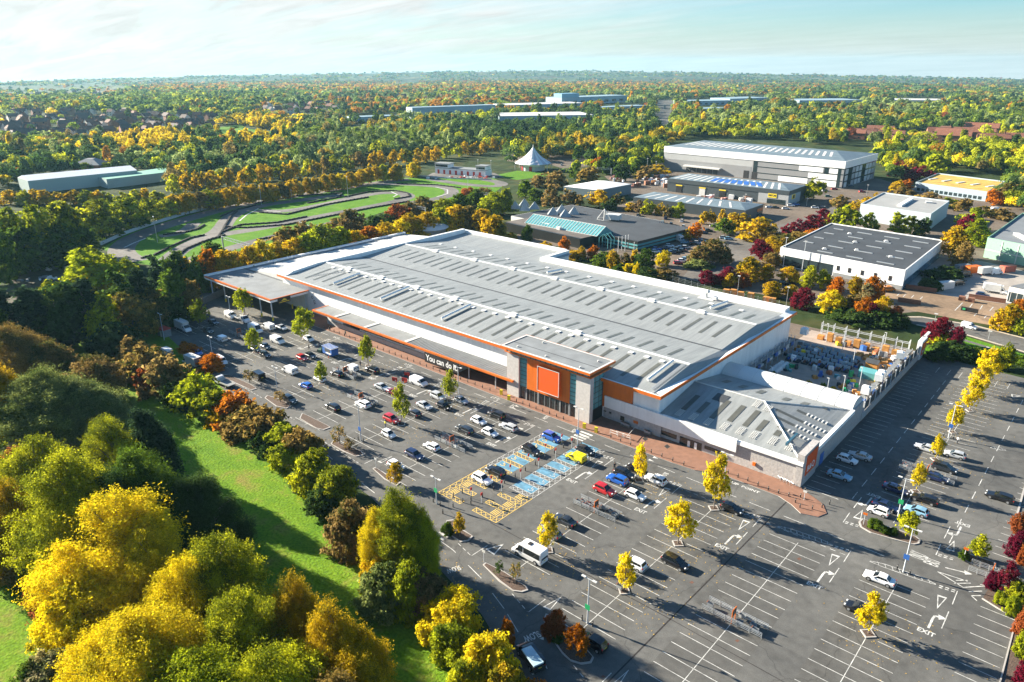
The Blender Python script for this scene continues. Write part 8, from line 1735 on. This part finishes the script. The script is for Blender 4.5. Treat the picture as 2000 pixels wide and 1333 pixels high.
for x_ in (-1.0, 1.0):
    for s in (-1, 1): MB().tube((q.x+x_, q.y+s*.9, .33), (q.x+x_, q.y+s*1.12, .33), .33, 10).build('wheel', RUB, t)
q = at(627, 688); tag(MB().obox(q, 1.5, 1.5, .02, .9, .2).obox(q, 1.3, 1.3, .9, 1.2, .3, taper=.6).build('covered_bin', mat('dark_green_sheet', (.02, .07, .045), .6, .2)), 'dark green covered crate beside the blue catering trailer', 'crate')
for px, py in ((1199, 851), (1211, 854), (1223, 858)):
    q = at(px, py); m_ = MB(); a_, b_ = q-Vector((1.0, 0, 0)), q+Vector((1.0, 0, 0)); m_.tube((a_.x, a_.y, .12), (a_.x, a_.y, 1.1), .05, 6).tube((b_.x, b_.y, .12), (b_.x, b_.y, 1.1), .05, 6).tube((a_.x, a_.y, 1.1), (b_.x, b_.y, 1.1), .05, 6).tube((a_.x, a_.y, .55), (b_.x, b_.y, .55), .05, 6); tag(m_.build('hoop_rail', OFFW), 'white hooped rail on the paving right of the entrance tower', 'rail', 'white hooped rails')
wall_line('long_rail', 'white rail running back to the store wall beside the hooped rails', [(1224, 861), (1238, 845)], 1.0, 1.08, .08, OFFW, 'rail')
tr = np.random.default_rng(8)
for k in range(8):
    o = bpy.data.objects.new('shopping_trolley', TRLM); COL.objects.link(o); o.location = (-78.6+k*.32+(0 if k < 5 else 4.5), 127.6, .13); o.rotation_euler = (0, 0, 0); tag(o, 'wire trolley nested by the shaded wall right of the tower', 'trolley', 'shopping trolleys')
for k in range(5):
    q = at(1521+k*6.2, 939+k*2.9); m_ = MB(); a_, b_ = q-Vector((.35, -.2, 0)), q+Vector((.35, -.2, 0)); m_.tube((a_.x, a_.y, .12), (a_.x, a_.y, .9), .03, 5).tube((b_.x, b_.y, .12), (b_.x, b_.y, .9), .03, 5).tube((a_.x, a_.y, .9), (b_.x, b_.y, .9), .03, 5); tag(m_.build('cycle_stand', STEEL), 'thin steel cycle stand by the garden building corner', 'cycle stand', 'cycle stands')
# rusty covers in the asphalt
for px, py in ((1351, 1138), (1561, 1092), (1178, 1322), (1262, 893) if 0 else (1440, 1252)): structure(MB().sheet(pxs([(px-5, py), (px, py-3), (px+5, py), (px, py+3)]), .021).build('drain_cover', mat('rusty_iron', (.12, .055, .035), .9, .3, 3)))
for px, py in ((1260, 858), (1303, 873)): structure(MB().sheet(pxs([(px-6, py), (px, py-4), (px+6, py+1), (px, py+5)]), .126).build('drain_cover', mat('dark_iron', (.02, .02, .02), .8, .2)))
# scrap and rubble at the far left clearing
gs = np.random.default_rng(3)
sheet('clearing', [(10, 575), (20, 545), (60, 520), (150, 500), (160, 525), (130, 560), (60, 585), (0, 600)], .03, SOIL)
for k in range(24):
    p = at(25+gs.random()*125, 508+gs.random()*45); c = [OFFW, BLUEM, DKGREY, MIDGREY, WHITE][int(gs.integers(5))]; m_ = MB()
    for j in range(3): m_.obox(p+Vector((gs.normal(0, 1.2), gs.normal(0, 1.2), 0)), .6+gs.random()*1.8, .5+gs.random(), .02, .3+gs.random()*1.0, gs.random()*3, taper=.8)
    tag(m_.build('scrap_heap', c), 'loose scrap heap in the clearing left of the pale tree', 'scrap heap', 'scrap heaps in the clearing')
# garden plants on the yard beds
for k in range(34):
    r_, c_ = divmod(k, 9); x_, y_ = -64.5+c_*2.35+(1.2 if c_ > 4 else 0), 168.5+r_*2.9
    add_tree((x_, y_), 1.1+gs.random()*.9, 2.3, 'bush', 'GLGBMA'[int(gs.integers(6))], 'mid', 'low dark potted plants on a display bed of the garden yard', 'plant', 'plants on the yard beds', name='garden_plant', z=.03)
# fence behind the yard and store
def mesh_fence(label, pts, h, n):
    P3 = [at(*p) for p in pts]; t = thing('mesh_fence', label, 'fence', tuple(sum(P3, Vector())/len(P3)), 'steel fences behind the store')
    for a, b in zip(P3, P3[1:]):
        for k in range(n+1): p = a.lerp(b, k/n); MB().tube((p.x, p.y, 0), (p.x, p.y, h), .07, 5).build('post', STEEL, t)
        m_ = MB()
        for z in np.arange(.4, h, .55): m_.tube((a.x, a.y, z), (b.x, b.y, z), .025, 4)
        m_.build('wire', STEEL, t)
mesh_fence('tall steel mesh fence behind the right end of the store', [(1290, 550), (1400, 582), (1520, 607)], 3.6, 9)
for k, (px, py) in enumerate(((1418, 575), (1432, 577), (1446, 580), (1466, 584), (1496, 590), (1508, 594))):
    q = at(px, py); m_ = MB().obox(q, 2.2, 1.6, .06, 1.7+.3*(k % 2), .2).obox(q, 2.0, 1.4, 1.7+.3*(k % 2), 1.85+.3*(k % 2), .25); tag(m_.build('timber_stack', TIMBER), 'orange timber stack along the fence behind the store roof', 'timber stack', 'timber stacks behind the store')
t = thing('silo_canopy', 'white round canopy with plant behind the far left corner of the store', 'canopy', tuple(at(838, 462))); q = at(838, 466); MB().tube((q.x, q.y, 0), (q.x, q.y, 5.4), 8, 20).build('drum', MIDGREY, t); MB().tube((q.x, q.y, 5.403), (q.x, q.y, 6.6), 9.4, 20, r2=7).build('roof', OFFW, t); MB().obox(q+Vector((-2, -3, 0)), 2, 2, 6.6, 9.6, .4).build('flue', BLACK, t)
for s in (-4, 3): MB().obox(q+Vector((s, 1, 0)), 2.6, 1.8, 6.6, 7.6, .4).build('roof_plant', OFFW, t)

# ================================================================ people
def person(px, py, top, legs, label, stride=.0, face=0.0, arm=.12, hair=(.03, .02, .012), z=0.0):
    p = at(px, py); o = thing('person', label, 'person', (p.x, p.y, 0), 'people in the car park')
    J = {'pel': (0, 0, .93), 'wai': (0, 0, 1.08), 'che': (0, 0, 1.33), 'nek': (.01, 0, 1.5), 'hed': (.03, 0, 1.62), 'top': (.02, 0, 1.74)}
    R_ = {'pel': .15, 'wai': .13, 'che': .15, 'nek': .06, 'hed': .10, 'top': .08}; E = [('pel', 'wai'), ('wai', 'che'), ('che', 'nek'), ('nek', 'hed'), ('hed', 'top')]
    for s, n_ in ((-1, 'l'), (1, 'r')):
        st = s*stride
        for k, q, r in (('hip', (0, s*.1, .86), .10), ('kne', (st*.55+.03, s*.11, .48), .07), ('ank', (st, s*.11, .09), .045), ('toe', (st+.17, s*.12, .04), .04), ('sho', (0, s*.19, 1.42), .07), ('elb', (-st*.5-.02, s*(.24+arm*.4), 1.13), .05), ('wri', (-st*.6+.1, s*(.24+arm), .90), .035), ('han', (-st*.6+.14, s*(.24+arm), .80), .038)): J[k+n_] = q; R_[k+n_] = r
        E += [('pel', 'hip'+n_), ('hip'+n_, 'kne'+n_), ('kne'+n_, 'ank'+n_), ('ank'+n_, 'toe'+n_), ('che', 'sho'+n_), ('sho'+n_, 'elb'+n_), ('elb'+n_, 'wri'+n_), ('wri'+n_, 'han'+n_)]
        for f in range(4): J[f'f{f}{n_}'] = (J['han'+n_][0]+.03*(f-1.5), J['han'+n_][1]+.004*f, .71+.01*abs(f-1.5)); R_[f'f{f}{n_}'] = .010; E.append(('han'+n_, f'f{f}{n_}'))
        J['th'+n_] = (J['han'+n_][0]+.06, J['han'+n_][1]-s*.02, .79); R_['th'+n_] = .011; E.append(('wri'+n_, 'th'+n_))
    ks = list(J); me = bpy.data.meshes.new('body'); me.from_pydata([J[k] for k in ks], [(ks.index(a), ks.index(b)) for a, b in E], [])
    b = bpy.data.objects.new('tmp', me); COL.objects.link(b); md = b.modifiers.new('s', 'SKIN'); b.modifiers.new('u', 'SUBSURF').levels = 1
    for i, k in enumerate(ks): me.skin_vertices[0].data[i].radius = (R_[k], R_[k]); me.skin_vertices[0].data[i].use_root = (i == 0)
    bpy.context.view_layer.update(); m2 = bpy.data.meshes.new_from_object(b.evaluated_get(bpy.context.evaluated_depsgraph_get())); bpy.data.objects.remove(b); m2.name = 'body'
    m2.materials.clear()
    for mm in (mat('skin', (.45, .26, .18), .6, .05), top, legs, BLACK): m2.materials.append(mm)
    for pl in m2.polygons:
        c = pl.center; pl.material_index = 0 if c.z > 1.5 or (abs(c.y) > .27 and c.z < .92) else 1 if c.z > .95 or (abs(c.y) > .22 and c.z > .85) else 3 if c.z < .1 else 2
    bo = link('body', m2); bo.parent = o
    h = MB().loft([[(.02+.105*k*math.cos(q), .1*k*math.sin(q), zz) for q in np.linspace(0, 5.65, 10)] for k, zz in ((1.0, 1.66), (1.02, 1.72), (.8, 1.78), (.3, 1.815))]).build('hair', mat('hair_'+str(int(hair[0]*1000)), hair, .8, .1)); h.parent = o
    o['local'] = 1; o.location = (p.x, p.y, z); o.rotation_euler = (0, 0, face); return o
DKC_ = mat('dark_cloth', (.02, .022, .03), .9, .1); JEAN = mat('blue_denim', (.05, .08, .16), .9, .1); TEALC = mat('teal_cloth', (.03, .2, .2), .9, .1); HIVIS = mat('yellow_cloth', (.7, .6, .04), .8, .05)
person(1200, 918, DKC_, DKC_, 'person in dark clothes standing behind the black cars right of the blue bays', .02, 2.4); person(704, 744-28, DKC_, JEAN, 'person in dark coat at the rear of the small white van', .05, .4)
person(604, 684, DKC_, DKC_, 'person in black striding across the lane by the red car', .30, 3.3); person(753, 835, HIVIS, JEAN, 'person in a yellow top behind the small white city car', .03, 1.5)
person(645, 648, DKC_, DKC_, 'person in black walking on the paving by the left shop wall', .2, 3.0, z=.12); person(675, 657, TEALC, DKC_, 'person in a teal top walking at the trolley entrance', .2, .2, z=.12); person(1869, 877-10, HIVIS if 0 else OFFW, DKC_, 'person in a pale top bending beside the side car park trees', .1, 1.0)

# fallen leaves on the asphalt round the trees and along the hedge
fl = np.random.default_rng(5); fv, ff = [], []
src = [(x, y, 5, 130) for x, y in TREEPITS]+[(x, y, 4, 90) for x, y in TREEPITS_R]+[(-200+k*9, 80-k*.95, 4, 40) for k in range(16)]
for x, y, sp_, n_ in src:
    for _ in range(n_):
        px_, py_ = x+1.5+abs(fl.normal(0, sp_))*(1 if fl.random() < .7 else -1), y+fl.normal(0, sp_*.8); a_ = fl.random()*6.28; s_ = .05+.07*fl.random(); i_ = len(fv)
        for q in range(4): fv.append((px_+s_*math.cos(a_+q*1.57)*(1.5 if q % 2 else .8), py_+s_*math.sin(a_+q*1.57)*(1.5 if q % 2 else .8), .03+.02*fl.random()))
        ff.append((i_, i_+1, i_+2, i_+3))
me = bpy.data.meshes.new('fallen_leaves'); me.from_pydata(fv, [], ff); me.materials.append(mat('dry_leaves', (.42, .27, .05), .9, .4, .5)); o = link('fallen_leaves', me); tag(o, 'yellow fallen leaves scattered over the asphalt round the car park trees', 'leaves', kind='stuff')
# ================================================================ labels: tell look-alikes apart by where they stand in the view
ORD = ['leftmost', 'second', 'third', 'fourth', 'fifth', 'sixth', 'seventh', 'eighth', 'ninth', 'tenth', 'eleventh', 'twelfth']
def ordinal(i, n):
    if i == 0: return 'leftmost of '+('the two' if n == 2 else 'these')
    if i == n-1: return 'rightmost of '+('the two' if n == 2 else 'these')
    if i < 12: return ORD[i]+' from the left'
    if n-1-i < 11: return ORD[n-1-i]+' from the right'
    k = i+1; return f"{k}{'th' if 10 < k % 100 < 14 else {1: 'st', 2: 'nd', 3: 'rd'}.get(k % 10, 'th')} from the left"
bpy.context.view_layer.update()
by_label = {}
for o in SC.objects:
    if o.parent is None and o.get('label') and o.get('kind') not in ('structure', 'stuff'): by_label.setdefault(o['label'], []).append(o)
def centre(o):
    if o.type == 'MESH':
        c = sum((Vector(c) for c in o.bound_box), Vector())/8; return o.matrix_world @ c
    return o.matrix_world.translation
for lb, os_ in by_label.items():
    if len(os_) > 1:
        os_.sort(key=lambda o: (proj(centre(o))[0], proj(centre(o))[1]))
        for i, o in enumerate(os_): o['label'] = f'{lb}, {ordinal(i, len(os_))}'
import os
if os.environ.get('DBG'):
    for o in SC.objects:
        if o.get('label') and len(o['label'].replace(',', ' ').split()) > 16: print('LONG', o.name, o['label'])
for o in SC.objects:
    if 'local' in o.keys(): del o['local']

# ================================================================ the air
hz_ = MB().box(-9000, 9000, -9000, 9000, -640, 130)
HZM = bpy.data.materials.new('haze'); HZM.use_nodes = True; t = HZM.node_tree; t.nodes.clear()
pv = t.nodes.new('ShaderNodeVolumePrincipled'); pv.inputs['Color'].default_value = (.34, .66, .86, 1); pv.inputs['Density'].default_value = .00005; pv.inputs['Anisotropy'].default_value = .2
ou = t.nodes.new('ShaderNodeOutputMaterial'); t.links.new(pv.outputs[0], ou.inputs['Volume'])
hob = hz_.build('haze', HZM); hob['kind'] = 'stuff'; tag(hob, 'thin blue autumn haze filling the air over the whole scene', 'haze', kind='stuff')
